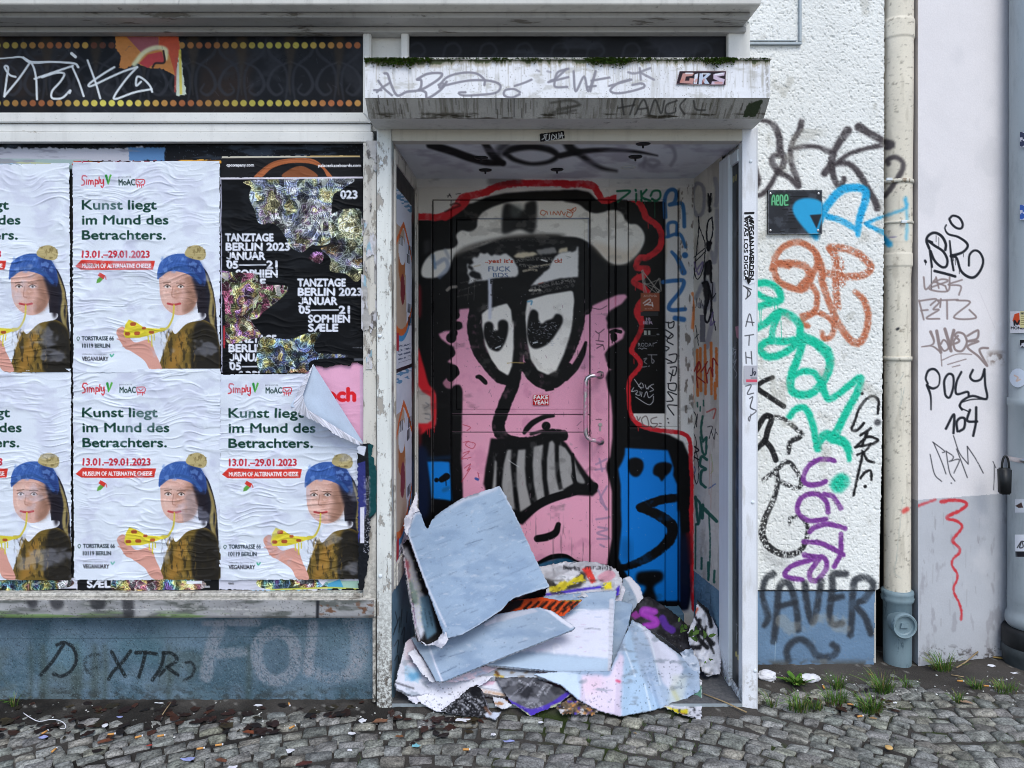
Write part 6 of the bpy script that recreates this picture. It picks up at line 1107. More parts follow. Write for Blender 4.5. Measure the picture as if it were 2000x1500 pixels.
for r_i, v0 in enumerate(rows):
    x = -3.1+rs_.uniform(0, .08)
    while x < 3.4:
        w_ = rs_.uniform(.054, .094); xc = x+w_/2; sl_ = -.50*np.clip(xc+.25, -1.5, 1.75)*(abs(xc+.25) < 1.75); co_ = 1/math.sqrt(1+sl_*sl_); x += (w_+.0045)*co_
        yc = v0+float(arc(xc))+.012*math.sin(xc*3+r_i*1.7)
        if yc < -1.5 or yc > .5: continue
        if -.5 < xc < .93 and yc > -.035: continue
        if xc < -.5 and yc > .04: continue
        h_ = .0575*co_*rs_.uniform(.9, 1.06)
        jit = rs_.normal(0, .0048, (4, 2)); cr = np.array([(-1, -1), (1, -1), (1, 1), (-1, 1)])*[w_/2, h_/2]+jit
        bl = lambda u, v: (cr[0][:, None, None]*(1-u)*(1-v)+cr[1][:, None, None]*(1+u)*(1-v)+cr[2][:, None, None]*(1+u)*(1+v)+cr[3][:, None, None]*(1-u)*(1+v))/4
        rr = np.maximum(np.abs(UU), np.abs(VV)); k = 1-.05*(np.abs(UU)**3*np.abs(VV)**3); L = bl(UU*k, VV*k)
        a = math.atan(sl_)+rs_.normal(0, .06); X_ = xc+L[0]*math.cos(a)-L[1]*math.sin(a); Y_ = yc+L[0]*math.sin(a)+L[1]*math.cos(a)
        dome = np.where(rr > .99, -.022, np.where(rr > .55, -.003, .001)) + rs_.normal(0, .0011, rr.shape) + rs_.normal(0, .0022) + (UU*rs_.normal(0, .002)+VV*rs_.normal(0, .002))
        V.append(np.stack([X_, Y_, dome], -1).reshape(-1, 3)); t = rs_.normal(0, .03); c = np.array([0.525, .525, .505])+t+rs_.normal(0, .005, 3)+(np.array([.02, .01, -.01]) if rs_.random() < .15 else 0)
        cc = c*(.72+.5*rs_.random((gn_*gn_, 1))); cc = cc*np.where(rr > .99, .6, 1).reshape(-1, 1); C.append(cc); Fc.append(qi+base); base += gn_*gn_
tag(obj('cobblestone_pavement', np.vstack(V), np.vstack(Fc), M['stone'], None, np.clip(np.vstack(C), 0, 1), True), kind='structure')
gx, gy = np.meshgrid(np.arange(-3.3, 3.6, .0125), np.arange(.56, -1.62, -.0125)); gz_ = soil_z(gx, gy)+.003*R.random(gx.shape)
gz_[(gx > -.48) & (gx < .91) & (gy > .02)] = -.03
c = np.ones(gx.shape+(3,))*np.array([.31, .295, .28]); c *= (.7+.6*n3(gx, gy))[..., None]; mo = sst(.55, .7, n2(gx*1.3 % 3, gy))*sst(-.02, .3, gx+.2)*(gy < .1); c = c*(1-.7*mo[..., None])+np.array([.20, .27, .10])*.7*mo[..., None]
wet = sst(.45, .65, n1(gx, gy))*(gx < -.4); c *= (1-.35*wet)[..., None]; gr_ = (R.random(gx.shape) < .02); c[gr_] = np.array([.5, .49, .47])
tag(grid('soil', np.stack([gx, gy, gz_], -1), M['soil'], None, c), kind='structure')
def gpt(px, py, z=.004):
    d = F*(EYE-z)/(py-HY); return np.array([X(px, d), d-3, z])
def top(x, y): return max(float(soil_z(x, y))+.001, .003)
# loose leaf litter (uncountable)
V, Fc, C = [], [], []
for k in range(330):
    if k < 275: x = -2.3+2.2*rnd.random()**.9; y = rnd.gauss(-.085, .085); x += 0; ok = x < -.1-.4*(y > -.03)
    else: x = rnd.uniform(1.15, 1.5); y = rnd.gauss(.03, .04); ok = True
    if not ok or y > .03+ (.2 if x > 0 else 0): continue
    if float(n2(x, y)) < .42 and k < 275: continue
    L = rnd.uniform(.009, .030)*(.6 if k >= 275 else 1); wd = L*rnd.uniform(.45, .8); a = rnd.uniform(0, 6.3); z = top(x, y)+rnd.uniform(.001, .003); b = len(V); n = 9; cu = rnd.uniform(-.02, .12)
    col = np.array(rnd.choice([(.21, .125, .10), (.17, .11, .095), (.25, .15, .11), (.15, .115, .10), (.20, .17, .11)]))*rnd.uniform(.7, 1.3)
    V.append((x, y, z)); C.append(col*.9)
    for i in range(n):
        t = 2*math.pi*i/n; r = 1+rnd.uniform(-.38, .3); u, v = L*math.cos(t)*r, wd*math.sin(t)*r
        V.append((x+u*math.cos(a)-v*math.sin(a), y+u*math.sin(a)+v*math.cos(a), z+cu*abs(v)+rnd.uniform(-.001, .002))); C.append(col*rnd.uniform(.9, 1.1))
    Fc += [(b, b+1+i, b+1+(i+1) % n) for i in range(n)]
tag(obj('leaf_litter', V, Fc, M['leaf'], None, np.array(C)), kind='stuff')
# crumbs and grit
V, Fc, C = [], [], []
for k in range(330):
    if k < 150: x = rnd.uniform(-2.1, -.2); y = rnd.gauss(-.06, .07)
    else: x = rnd.uniform(.95, 2.3); y = rnd.uniform(.02, .3)
    if y > .04 and x < .9: continue
    z = top(x, y); s_ = rnd.uniform(.0015, .004); b = len(V)
    for q in ((-1, -1, 0), (1, -1, 0), (1, 1, 0), (-1, 1, 0), (0, 0, 1.3)): V.append((x+q[0]*s_*rnd.uniform(.6, 1.4), y+q[1]*s_*rnd.uniform(.6, 1.4), z+q[2]*s_))
    Fc += [(b, b+1, b+4), (b+1, b+2, b+4), (b+2, b+3, b+4), (b+3, b, b+4)]; g0 = rnd.choice([.75, .6, .4, .3, .8]); C += [np.array([g0, g0, g0*.98])]*5
tag(obj('grit', V, Fc, M['litter'], None, np.array(C)), kind='stuff')
# grass tufts and weeds
def tuft(name, label, px, py, n, hgt, spread, leafy=False):
    p = gpt(px, py); p[2] = top(p[0], p[1])-.003; t = thing(name, label, 'weed', tuple(p), 'weeds growing between the cobbles')
    V, Fc, C = [], [], []
    for k in range(n):
        a = rnd.uniform(0, 6.3); r = spread*rnd.random()**.6; bx, by = p[0]+r*math.cos(a), p[1]+r*math.sin(a)*.6; L = 1.3*hgt*rnd.uniform(.5, 1.15); lean = rnd.uniform(.2, 1.0); a2 = a+rnd.gauss(0, .7); wd = rnd.uniform(.0011, .0022)*(3 if leafy else 1); b = len(V)
        pa = a2+1.57; col = np.array(rnd.choice([(.30, .47, .14), (.36, .53, .17), (.25, .42, .13), (.45, .55, .24)]))*rnd.uniform(.8, 1.15); 
        if rnd.random() < .16: col = np.array([.55, .5, .3])
        for i in range(5):
            s = i/4; w_ = wd*((1-s**1.6) if not leafy else (.25+1.3*math.sin(math.pi*min(s*.95+.02, 1)))); x = bx+math.cos(a2)*L*lean*s**1.6; y = by+math.sin(a2)*L*lean*s**1.6; z = p[2]+L*(s-.32*lean*s*s)*(.55 if leafy else 1)
            V += [(x+math.cos(pa)*w_, y+math.sin(pa)*w_, z), (x-math.cos(pa)*w_, y-math.sin(pa)*w_, z+wd*.5)]; C += [col*(.75+.3*s)]*2
        Fc += [(b+2*i, b+2*i+1, b+2*i+3, b+2*i+2) for i in range(4)]
    obj('blades' if not leafy else 'leaves', V, Fc, M['grass'], t, np.clip(np.array(C), 0, 1)); return t
tuft('grass_tuft', 'grass tuft at the foot of the pinkish wall', 1840, 1312, 95, .07, .04)
tuft('leafy_weed', 'dark leafy weed beside the crumpled tissue by the blue wall base', 1556, 1336, 46, .05, .035, True)
tuft('grass_tuft', 'grass tuft behind the brown leaves, on the side towards the blue wall base', 1636, 1343, 60, .055, .03)
tuft('grass_tuft', 'large grass tuft right of the brown leaves', 1725, 1350, 110, .065, .042)
tuft('grass_tuft', 'broad grass tuft nearest the white right post', 1562, 1385, 100, .055, .05)
tuft('grass_tuft', 'thin grass tuft touching the foot of the white right post', 1508, 1378, 22, .045, .02)
tuft('grass_tuft', 'grass tuft with a white speckled wrapper bit left of the brown leaves', 1634, 1372, 80, .05, .045)
tuft('grass_tuft', 'dense bright grass tuft in front of the brown leaves', 1700, 1388, 140, .055, .045)
tuft('grass_tuft', 'small straggling grass tuft next to the broad tuft near the post', 1598, 1384, 35, .04, .025)
tuft('grass_tuft', 'sparse grass tuft at the edge of the soil below the downpipe', 1770, 1340, 22, .035, .025)
tuft('grass_tuft', 'small grass tuft beside the cigarette butt near the pole', 1906, 1345, 60, .035, .03)
tuft('grass_tuft', 'wide grass tuft at the right picture edge below the pole', 1964, 1350, 75, .04, .05)
tuft('grass_tuft', 'small grass tuft touching the pale brown leaf on the cobbles', 1870, 1370, 45, .035, .02)
tuft('grass_tuft', 'thin dry tuft at the left picture edge against the blue plinth', 28, 1382, 26, .045, .018)
V, Fc, C = [], [], []
for (cx_, cy_, sx_, sy_, n) in ((1290, 1440, 60, 40, 420), (1250, 1420, 20, 15, 130), (1330, 1455, 40, 20, 160), (1130, 1440, 70, 30, 110), (1820, 1420, 40, 25, 160), (1790, 1400, 30, 20, 90), (1240, 1480, 80, 18, 150), (714, 1452, 14, 6, 60), (705, 1487, 8, 6, 40), (450, 1490, 8, 6, 30), (985, 1395, 30, 8, 50), (1930, 1440, 40, 20, 80), (1880, 1480, 40, 15, 60)):
    for k in range(n):
        px, py = rnd.gauss(cx_, sx_), rnd.gauss(cy_, sy_)
        if py < 1360 or py > 1560: continue
        p = gpt(px, py, -.006); ar = (p[1]-float(arc(p[0]))+1.75)/.061 % 1
        if .2 < ar < .8 and rnd.random() < .75: continue
        b = len(V); L = rnd.uniform(.006, .018); a = rnd.uniform(0, 6.3); w_ = .0013
        V += [(p[0]-w_, p[1], -.009), (p[0]+w_, p[1], -.009), (p[0]+math.cos(a)*L*.7, p[1]+math.sin(a)*L*.7, -.009+L)]; Fc.append((b, b+1, b+2)); C += [np.array([.24, .34, .12])*rnd.uniform(.6, 1.2)]*3
tag(obj('joint_grass', V, Fc, M['grass'], None, np.array(C)), kind='stuff')

# ================================================================ PILE OF PEELED POSTER SHEETS
def tps(P, Z_):
    P = np.asarray(P, float)/100; n = len(P)
    def U(r): return np.where(r > 0, r*r*np.log(r+1e-9), 0)
    K_ = U(np.hypot(P[:, None, 0]-P[None, :, 0], P[:, None, 1]-P[None, :, 1]))+.02*np.eye(n); A_ = np.zeros((n+3, n+3)); A_[:n, :n] = K_; A_[:n, n] = 1; A_[:n, n+1:] = P; A_[n:, :n] = A_[:n, n:].T
    w_ = np.linalg.solve(A_, np.r_[Z_, 0, 0, 0])
    def f(x, y): x = np.asarray(x)/100; y = np.asarray(y)/100; return U(np.hypot(x[..., None]-P[:, 0], y[..., None]-P[:, 1]))@w_[:n]+w_[n]+w_[n+1]*x+w_[n+2]*y
    return f
def sheet(name, parent, out, ctrl, cv, thick, seed, amp=.004, cell=(40, 40), rag=.5, smooth=False, step=2.3, mat='fabricpaper', edge='c4c6d0', crease=0, zmin=.004, label=None, folds=()):
    """a sheet or stack of pasted sheets: outline and support points (px,py,distance), printed with a canvas"""
    O_ = pp(out); O_ = spline(O_, True, 5) if smooth else O_
    B = resample(O_, step*1.1, True); B = B+R.normal(0, rag, B.shape); nb = len(B)
    x0, y0 = B.min(0); x1, y1 = B.max(0); g = [(x, y) for y in np.arange(y0, y1, step) for x in np.arange(x0, x1, step)]; g = np.array(g)+R.normal(0, .25, (len(g), 2))
    ins = np.zeros(len(g), bool); xa, ya = B[:, 0], B[:, 1]; xb, yb = np.roll(xa, -1), np.roll(ya, -1)
    for k in range(nb):
        if ya[k] == yb[k]: continue
        c_ = ((g[:, 1] >= min(ya[k], yb[k])) & (g[:, 1] < max(ya[k], yb[k]))) & (g[:, 0] < xa[k]+(g[:, 1]-ya[k])*(xb[k]-xa[k])/(yb[k]-ya[k])); ins ^= c_
    g = g[ins]; dm = np.full(len(g), 1e9)
    for k in range(nb): dm = np.minimum(dm, np.hypot(g[:, 0]-xa[k], g[:, 1]-ya[k]))
    g = g[dm > step*.7]; P_ = np.vstack([B, g])
    r = delaunay_2d_cdt([Vector(p) for p in P_], [(k, (k+1) % nb) for k in range(nb)], [], 2, 1e-5)
    vs = np.array([v[:] for v in r[0]]); T_ = np.array([f for f in r[2] if len(f) == 3])
    if ctrl and isinstance(ctrl[0], str): pass
    cp = np.array([pp(f"{a}{x},{y}")[0] for a, x, y, d in ctrl]); f = tps(cp, [q[3] for q in ctrl]); d = f(vs[:, 0], vs[:, 1])
    H = int((y1-y0)/2)+4; W = int((x1-x0)/2)+4; nz = fbm(H, W, cell[0]/2, cell[1]/2, seed, 4)-.5
    if crease: rg = 1-np.abs(2*fbm(H, W, cell[0]/1.4, cell[1]/1.4, seed+7, 3)-1); nz = nz+crease*np.maximum(rg-.7, 0)
    for q, fw, fd in folds:
        q = pp(q); L_ = q[-1]-q[0]; dist = np.full(len(vs), 1e9)
        for a_, b_ in zip(q[:-1], q[1:]):
            e_ = b_-a_; t_ = np.clip(((vs-a_)@e_)/(e_@e_), 0, 1); dist = np.minimum(dist, np.hypot(*(vs-a_-t_[:, None]*e_).T))
        d = d-fd*np.maximum(0, 1-dist/fw)
    i = np.clip(((vs[:, 1]-y0)/2).astype(int), 0, H-1); j = np.clip(((vs[:, 0]-x0)/2).astype(int), 0, W-1)
    Vw = world(vs[:, 0], vs[:, 1], d-amp*2*nz[i, j])
    e1, e2 = Vw[T_[:, 1]]-Vw[T_[:, 0]], Vw[T_[:, 2]]-Vw[T_[:, 0]]; nn_ = np.cross(e1, e2); nm = nn_.sum(0); nm /= np.linalg.norm(nm)
    if nm[1] > 0: T_ = T_[:, ::-1]; nm = -nm
    lowz = Vw[:, 2] < zmin; Vw[lowz, 2] = zmin+.0005*R.random(lowz.sum())
    col = cv.sample(vs[:, 0], vs[:, 1]); ed = {}
    for t in T_:
        for a, b in ((t[0], t[1]), (t[1], t[2]), (t[2], t[0])): ed[(a, b)] = 1
    bd = [(a, b) for a, b in ed if (b, a) not in ed]; n = len(vs); back = Vw-nm*thick; back[:, 2] = np.maximum(back[:, 2], .002)
    Fq = [tuple(t) for t in T_]+[tuple(t[::-1]+n) for t in T_]+[(b, a, a+n, b+n) for a, b in bd]
    VA = np.vstack([Vw, back]); CA = np.vstack([col, np.ones((n, 3))*hx(edge)*(.45+.6*R.random((n, 1)))])
    m_o = obj(name, VA, Fq, M[mat], parent, CA, True, label); sm = np.ones(len(m_o.data.polygons), bool); sm[len(T_)*2:] = False; m_o.data.polygons.foreach_set('use_smooth', sm); return m_o
def gcv(base='8fa3ba', seed=600, a=.9, ang=0):
    """grey-blue backs of wet poster stacks with dark slanting scuffs"""
    c = Canvas(764, 930, 1420, 1420, 1.6, base, .06, seed); c.blot('7389a6', 30, 70, .5, .72, .45, seed+1); c.blot('aab9cb', 24, 50, .58, .74, .4, seed+2); c.blot('bcc2ce', 5, 14, .72, .78, .5, seed+3); c.speck('5b6674', .004, .7)
    for k in range(330):
        x, y = R.uniform(770, 1400), R.uniform(940, 1400); L = abs(R.normal(0, 17))+3; c.stroke([(x, y), (x+L, y-L*(.32+ang+R.normal(0, .08)))], R.uniform(.7, 1.8), ['4a5a70', '56657a', 'b9c6d8'][k % 3], R.uniform(.2, .75), .8)
    return c
GRP = 'sheets of the peeled poster pile in the doorway'
def pile(name, label, **k): return thing(name, label, 'poster sheet', k.get('loc', (.1, .2, .03)), GRP)
wc = lambda base='d9dae6', s=610: Canvas(764, 930, 1420, 1420, 1.4, base, .06, s)
# crumpled printed sheets at the back of the heap
c = wc('c5c6ce', 611); c.blot('98989f', 20, 30, .5, .7, .6, 612); c.fill("E1095,555 1135,540 1170,620 1145,632", 'd23f38', smooth=False); c.fill("E900,600 1000,640 1090,570 1120,600 1080,650 960,670 920,640", '2a2724', .9, 1, rag=1); c.fill("E925,650 960,640 1010,610 1100,590 1115,620 1040,640 980,672 930,680", 'd3c12c', .9, smooth=False, rag=1.5); c.fill("E985,590 1060,555 1090,580 1020,625", 'd5d6de', smooth=False); c.fill("E1205,630 1248,622 1250,658 1212,662", 'd9c82e', smooth=False); c.fill("E1180,590 1240,560 1270,590 1230,620 1190,620", 'c98a9a', .8); c.stroke("E900,690 1050,668 1190,648", 5, '4632b0', .95, .8); c.stroke("E1060,665 1190,650", 4, '4632b0'); c.fill("E1270,660 1290,640 1285,740 1272,760", '4632b0', smooth=False)
c.text('berlin', 1100.5, 1111.5, 8, 32, '1d1d22', .03, .1); c.text('mr.aids', 1143, 1112, 10, 52, '1d1d22', .01, .03); c.blot('3a3834', 10, 16, .6, .7, .7, 613, (1060, 1130, 1200, 1165, 6))
t = pile('crumpled_poster', 'crumpled white and yellow poster with a red strip at the back of the pile'); sheet('sheet', t, "E870,545 1000,522 1125,515 1200,530 1270,552 1305,610 1292,690 1100,700 905,700 920,640", [('E', 880, 545, 3.60), ('E', 1125, 515, 3.62), ('E', 1270, 552, 3.58), ('E', 1300, 620, 3.52), ('E', 1290, 690, 3.44), ('E', 905, 700, 3.43), ('E', 1080, 610, 3.50)], c, .003, 614, .013, (16, 22), .8, crease=2.5)
c = gcv('98a8ba', 616); c.fill("E1310,600 1345,592 1395,650 1425,745 1390,755 1370,690 1335,625", 'd6d6e0', smooth=False)
t = pile('folded_sheet', 'grey sheet with a white margin standing up behind the purple lettered poster'); sheet('sheet', t, "E1308,602 1345,592 1395,648 1425,745 1360,775 1280,780", [('E', 1308, 602, 3.6), ('E', 1395, 648, 3.56), ('E', 1425, 745, 3.46), ('E', 1280, 780, 3.43)], c, .006, 617, .006)
c = wc('1a191d', 620); c.blot('3a3a40', 20, 20, .55, .7, .8, 621); c.fill("E1345,790 1375,770 1400,800 1370,815", '7a2a7c', smooth=False); c.stroke("E1470,775 1420,765 1410,785 1470,815 1475,840 1420,850", 13, '8a2f9c', .95, 1.5); c.stroke("E1510,810 1530,850 1560,870", 14, '4f2a86', .95, 1.5); c.stroke("E1470,775 1420,765 1410,785 1470,815 1475,840 1420,850", 4, 'a74ab4', .6, 3); c.text('R', 1334, 1283, 14, 13, 'cfcfd8', .05, .4); c.speck('c9c9d2', .05, .5, (1300, 1240, 1330, 1262))
t = pile('black_poster', 'black poster with purple lettering draped down the right of the pile'); sheet('sheet', t, "E1345,795 1420,700 1500,735 1590,800 1650,865 1705,1000 1700,1100 1640,1010 1500,900 1360,830", [('E', 1345, 795, 3.40), ('E', 1420, 700, 3.46), ('E', 1590, 800, 3.42), ('E', 1650, 865, 3.38), ('E', 1705, 1000, 3.27), ('E', 1700, 1100, 3.2), ('E', 1500, 900, 3.33)], c, .003, 622, .010, (24, 24), .6, True, crease=1.0)
c = wc('d3d3da', 625)
for s in ("E1690,720 1745,780 1760,850", "E1640,900 1700,880 1770,940", "E1650,960 1700,960", "E1700,820 1690,900 1740,960"): c.stroke(s, 9, '1d1d20', .95, 1)
for k in range(9): c.stroke([(1350+k*4.2, 1190+k*7), (1362+k*4, 1212+k*8)], 4, '1f1f22', .9, .8)
c.fill("E1650,1000 1710,1080 1760,1100 1690,1110 1660,1060", '232326', smooth=False); c.stroke("E1735,850 1720,930 1690,960", 4, '1f1f22'); c.stroke("E1600,830 1660,805 1690,760", 5, 'b5543a', .9, 1)
t = pile('crumpled_poster', 'crumpled black and white striped poster leaning on the right stucco side wall'); sheet('sheet', t, "E1690,712 1745,765 1790,860 1812,985 1808,1095 1735,1108 1700,1060 1655,970 1640,885 1675,800", [('E', 1690, 712, 3.46), ('E', 1745, 765, 3.42), ('E', 1790, 860, 3.36), ('E', 1812, 985, 3.27), ('E', 1808, 1095, 3.225), ('E', 1735, 1108, 3.215), ('E', 1655, 970, 3.29), ('E', 1640, 885, 3.36)], c, .003, 626, .016, (22, 18), .8, False, crease=2.0, folds=(('E1690,715 1712,880 1735,1105', 14, .022), ('E1750,775 1705,930 1660,975', 11, -.018), ('E1790,860 1745,960 1800,1090', 12, .016)))
# slabs of many layers
c = gcv('8fa1b6', 630)
t = pile('paper_slab', 'narrow grey slab end sticking out right of the white paged slab'); sheet('slab', t, "E1200,725 1285,718 1358,735 1335,845 1268,1040 1246,1088 1190,1080", [('E', 1200, 725, 3.41), ('E', 1358, 735, 3.39), ('E', 1335, 845, 3.31), ('E', 1246, 1088, 3.10), ('E', 1190, 1080, 3.12)], c, .008, 631, .004)
c = gcv('a0b2c8', 633); c.fill("E780,830 1000,780 1030,800 1080,770 1262,762 1250,1020 900,985 700,980 640,1000", 'd9daea', .96, 1, smooth=False, rag=1.2); c.fill("E600,1050 700,985 1250,1022 1245,1110", 'b3c6da', .95, 1, smooth=False); c.stroke("E1000,770 1100,765 1120,770", 2, 'e3e4ec', .8, .8)
for k in range(70):
    x, y = R.uniform(1010, 1190), R.uniform(1195, 1275); c.stroke([(x, y), (x+R.uniform(3, 14), y+R.normal(0, .6))], 1, ['c3a9c8', 'b3b6cc', 'a9b4d0'][k % 3], R.uniform(.3, .8), .6)
c.stroke("E1250,720 1240,1100", 9, 'c6c8d4', .9, 1); [c.stroke([(1190+R.normal(0, 1), 1180+k*9), (1196+R.normal(0, 2), 1181+k*9)], 1.4, '9a9cac', .7, .7) for k in range(15)]; c.stroke("E1110,865 1150,860 1190,868", 1.4, '5a5c6a', .8, .7); c.stroke("E955,990 950,950 975,945 985,965 960,970", 3, 'e9e9f2', .7, 1)
t = pile('paper_slab', 'broad slab of pasted sheets with white pages and a pale blue lower band'); sheet('slab', t, "E880,700 1095,678 1272,666 1262,800 1252,1000 1245,1106 930,1078 605,1046 640,1000 760,900", [('E', 880, 700, 3.40), ('E', 1272, 666, 3.42), ('E', 1262, 800, 3.30), ('E', 1252, 1000, 3.14), ('E', 1245, 1106, 3.06), ('E', 930, 1078, 3.08), ('E', 605, 1046, 3.09), ('E', 760, 900, 3.24)], c, .013, 634, .004, step=2.1)
c = wc('d64f22', 636); c.fill("E640,800 740,715 800,712 780,750 700,790", '1c1a1c', smooth=False); c.fill("E985,718 1095,712 1090,722 1000,722", 'a9b64a', smooth=False); c.fill("E985,700 1010,680 1050,680 1070,700 1040,712", '4a4a4e', smooth=False)
for k, (x, L) in enumerate(((800, 40), (838, 42), (880, 45), (925, 50), (965, 55), (1005, 52), (1040, 40))): c.stroke(f"E{x},{760-k*1} {x+35},{728-k*.5}", 5, '1d1513', .95, .7); c.stroke(f"E{x-8},{775} {x+10},{762}", 4, '1d1513', .9, .7)
for k in range(12): c.stroke(f"E{820+k*22},{785+(k%2)*4} {880+k*22},{722}", 1.4, '2a1613', .8, .6)
t = pile('orange_poster', 'neon orange and black poster wedged between the leaning slab and the white paged slab'); sheet('sheet', t, "E640,800 740,716 890,700 985,718 1098,712 1050,760 1000,795 850,800", [('E', 640, 800, 3.26), ('E', 740, 716, 3.345), ('E', 890, 700, 3.36), ('E', 1098, 712, 3.34), ('E', 1000, 795, 3.26), ('E', 850, 800, 3.25)], c, .004, 637, .004, step=2.2)
c = wc('b8c0cc', 638); c.blot('7b6a58', 8, 14, .6, .7, .8, 639); c.fill("E850,1070 890,1062 905,1085 870,1090", '6a4a42', smooth=False); c.fill("E890,1065 950,1075 935,1085 900,1083", 'c3c47a', smooth=False); c.stroke("E650,1100 690,1110", 4, 'c9a73a', .9); c.stroke("E655,1085 665,1098", 6, '6b4426', .9, 2); c.fill("E500,1060 600,1060 590,1095 500,1100", 'd8c3cc', .8, 3)
t = pile('poster_stack', 'thin mixed stack of stained sheets under the two front slabs'); sheet('slab', t, "E460,1112 560,1075 640,1040 850,1062 1110,1092 1100,1125 850,1112 640,1112", [('E', 460, 1112, 3.06), ('E', 640, 1040, 3.15), ('E', 1110, 1092, 3.13), ('E', 1100, 1125, 3.08), ('E', 640, 1112, 3.07)], c, .018, 640, .005)
c = wc('cfd0dc', 641); c.fill("E180,1060 230,1030 290,1060 260,1140 190,1130", 'a9c4da', smooth=False, rag=1.5); c.fill("E205,1095 260,1090 250,1120 215,1125", '5f9cc4', .8, 1, rag=1.5); c.fill("E190,930 240,900 300,1040 200,1050", 'd5c3cf', .8, 3); c.fill("E230,910 260,930 345,1130 300,1110", '4f5a66', .8, 3); c.blot('8f98a4', 12, 20, .58, .7, .7, 642); c.stroke("E140,1140 230,1170", 4, '4a4a50', .7, 1)
t = pile('poster_stack', 'stack of white and pinkish sheets low at the left side wall'); sheet('slab', t, "E135,1148 192,930 240,898 345,1128 480,1108 565,1105 430,1182 220,1205 150,1172", [('E', 135, 1148, 3.0), ('E', 192, 930, 3.17), ('E', 240, 898, 3.21), ('E', 345, 1128, 3.07), ('E', 565, 1105, 3.085), ('E', 220, 1205, 3.0), ('E', 430, 1182, 3.035)], c, .016, 643, .008, (24, 30), .8, crease=.8)
c = wc('e0dfe8', 645); c.rect(900, 1335, 990, 1365, 'd9d9e2'); c.stroke("E565,1180 700,1205", 6, 'b98a62', .7, 3, dry=.3); c.stroke("E570,1165 690,1185", 2, '8a8f9a', .8); c.fill("E600,1120 660,1118 640,1150 580,1155", 'd6b3c6', smooth=False)
t = pile('poster_stack', 'small rusty stained stack of white sheets under the front of the pile'); sheet('slab', t, "E560,1152 600,1120 665,1118 705,1212 575,1192", [('E', 560, 1152, 3.05), ('E', 665, 1118, 3.09), ('E', 705, 1212, 3.03), ('E', 575, 1192, 3.03)], c, .022, 646, .003)
c = wc('56565c', 648); c.blot('2e2e33', 20, 30, .5, .65, .9, 649); c.blot('8b8b93', 16, 24, .6, .72, .7, 650); c.stroke("E690,1228 750,1260 835,1292 935,1262 1000,1220 1040,1195", 13, '4a34a8', .95, 1.2); c.stroke("E745,1262 770,1280 825,1312", 7, 'b9c68a', .95, 1); c.stroke("E940,1268 1000,1240 1042,1205", 6, 'b9c68a', .9, 1); c.stroke("E835,1300 860,1305", 8, '4a34a8'); c.text('Adrian', 1052, 1362, 6.5, 26, 'd5d5dc', 0, -1.0); c.text('Arkadi', 1066, 1358, 6, 26, 'd5d5dc', 0, -1.0); c.text('Kristo', 1012, 1332, 6, 26, 'd5d5dc', 0, .35); c.text('Meri', 1036, 1336, 6, 18, 'd5d5dc', 0, .35); c.speck('b9b9c2', .25, .6, (1018, 1372, 1062, 1384)); c.stroke("E790,1160 700,1240; E850,1120 780,1190", 1.6, 'a9a9b4', .7, .8)
t = pile('grey_poster', 'grey poster with purple border hanging out at the front of the pile'); sheet('sheet', t, "E655,1118 760,1112 860,1116 1010,1178 1042,1196 962,1262 900,1280 832,1313 770,1268 738,1250 690,1180", [('E', 655, 1118, 3.07), ('E', 860, 1116, 3.08), ('E', 1042, 1196, 3.02), ('E', 962, 1262, 2.985), ('E', 832, 1313, 2.935), ('E', 738, 1250, 2.985), ('E', 850, 1200, 2.995)], c, .002, 651, .012, (22, 30), .6, crease=1.2)
c = wc('dddce6', 653); c.speck('32323a', .028, .9); c.blot('bcbdcb', 40, 40, .55, .7, .6, 654); c.stroke("E230,1200 345,1135 480,1120", 3, 'c2c3d0', .6)
t = pile('speckled_sheet', 'white sheet speckled with dirt spilling out at the left front of the pile'); sheet('sheet', t, "E200,1186 345,1132 480,1108 640,1106 600,1140 520,1190 395,1288 350,1290 265,1242", [('E', 200, 1186, 3.035), ('E', 345, 1132, 3.06), ('E', 640, 1106, 3.062), ('E', 520, 1190, 3.02), ('E', 395, 1288, 2.96), ('E', 265, 1242, 2.99)], c, .003, 655, .006, (40, 50), .6, crease=.5)
c = wc('16161a', 657); c.speck('d8d8e0', .22, .8, (862, 1350, 912, 1400)); c.speck('d8d8e0', .12, .8, (912, 1360, 960, 1400)); c.text('Die', 912, 1357, 6, 12, 'd5d5dc', 0, .7); c.text('Koenig', 911, 1366, 6, 28, 'd5d5dc', 0, .65); c.text('Spende', 895, 1372, 5.5, 26, 'd5d5dc', 0, .65); c.text('wird', 930, 1366, 6, 18, 'd5d5dc', 0, .9); c.fill("E605,1290 685,1290 655,1335 598,1312", 'c4c9d8', smooth=False, rag=1); c.stroke("E600,1270 625,1300", 6, '6b4a3a', .8, 2); c.stroke("E580,1180 625,1290", 2, '8f8f98', .7, .8)
t = pile('newspaper_flap', 'torn black newspaper flap lying on the cobbles at the front of the pile'); sheet('sheet', t, "E368,1287 430,1240 480,1202 510,1172 558,1150 585,1182 606,1240 625,1288 684,1292 652,1332 598,1314 480,1306", [('E', 368, 1287, 2.945), ('E', 480, 1202, 3.0), ('E', 558, 1150, 3.03), ('E', 606, 1240, 2.965), ('E', 684, 1292, 2.93), ('E', 652, 1332, 2.905), ('E', 480, 1306, 2.925)], c, .002, 658, .010, (20, 20), .9, crease=1.4)
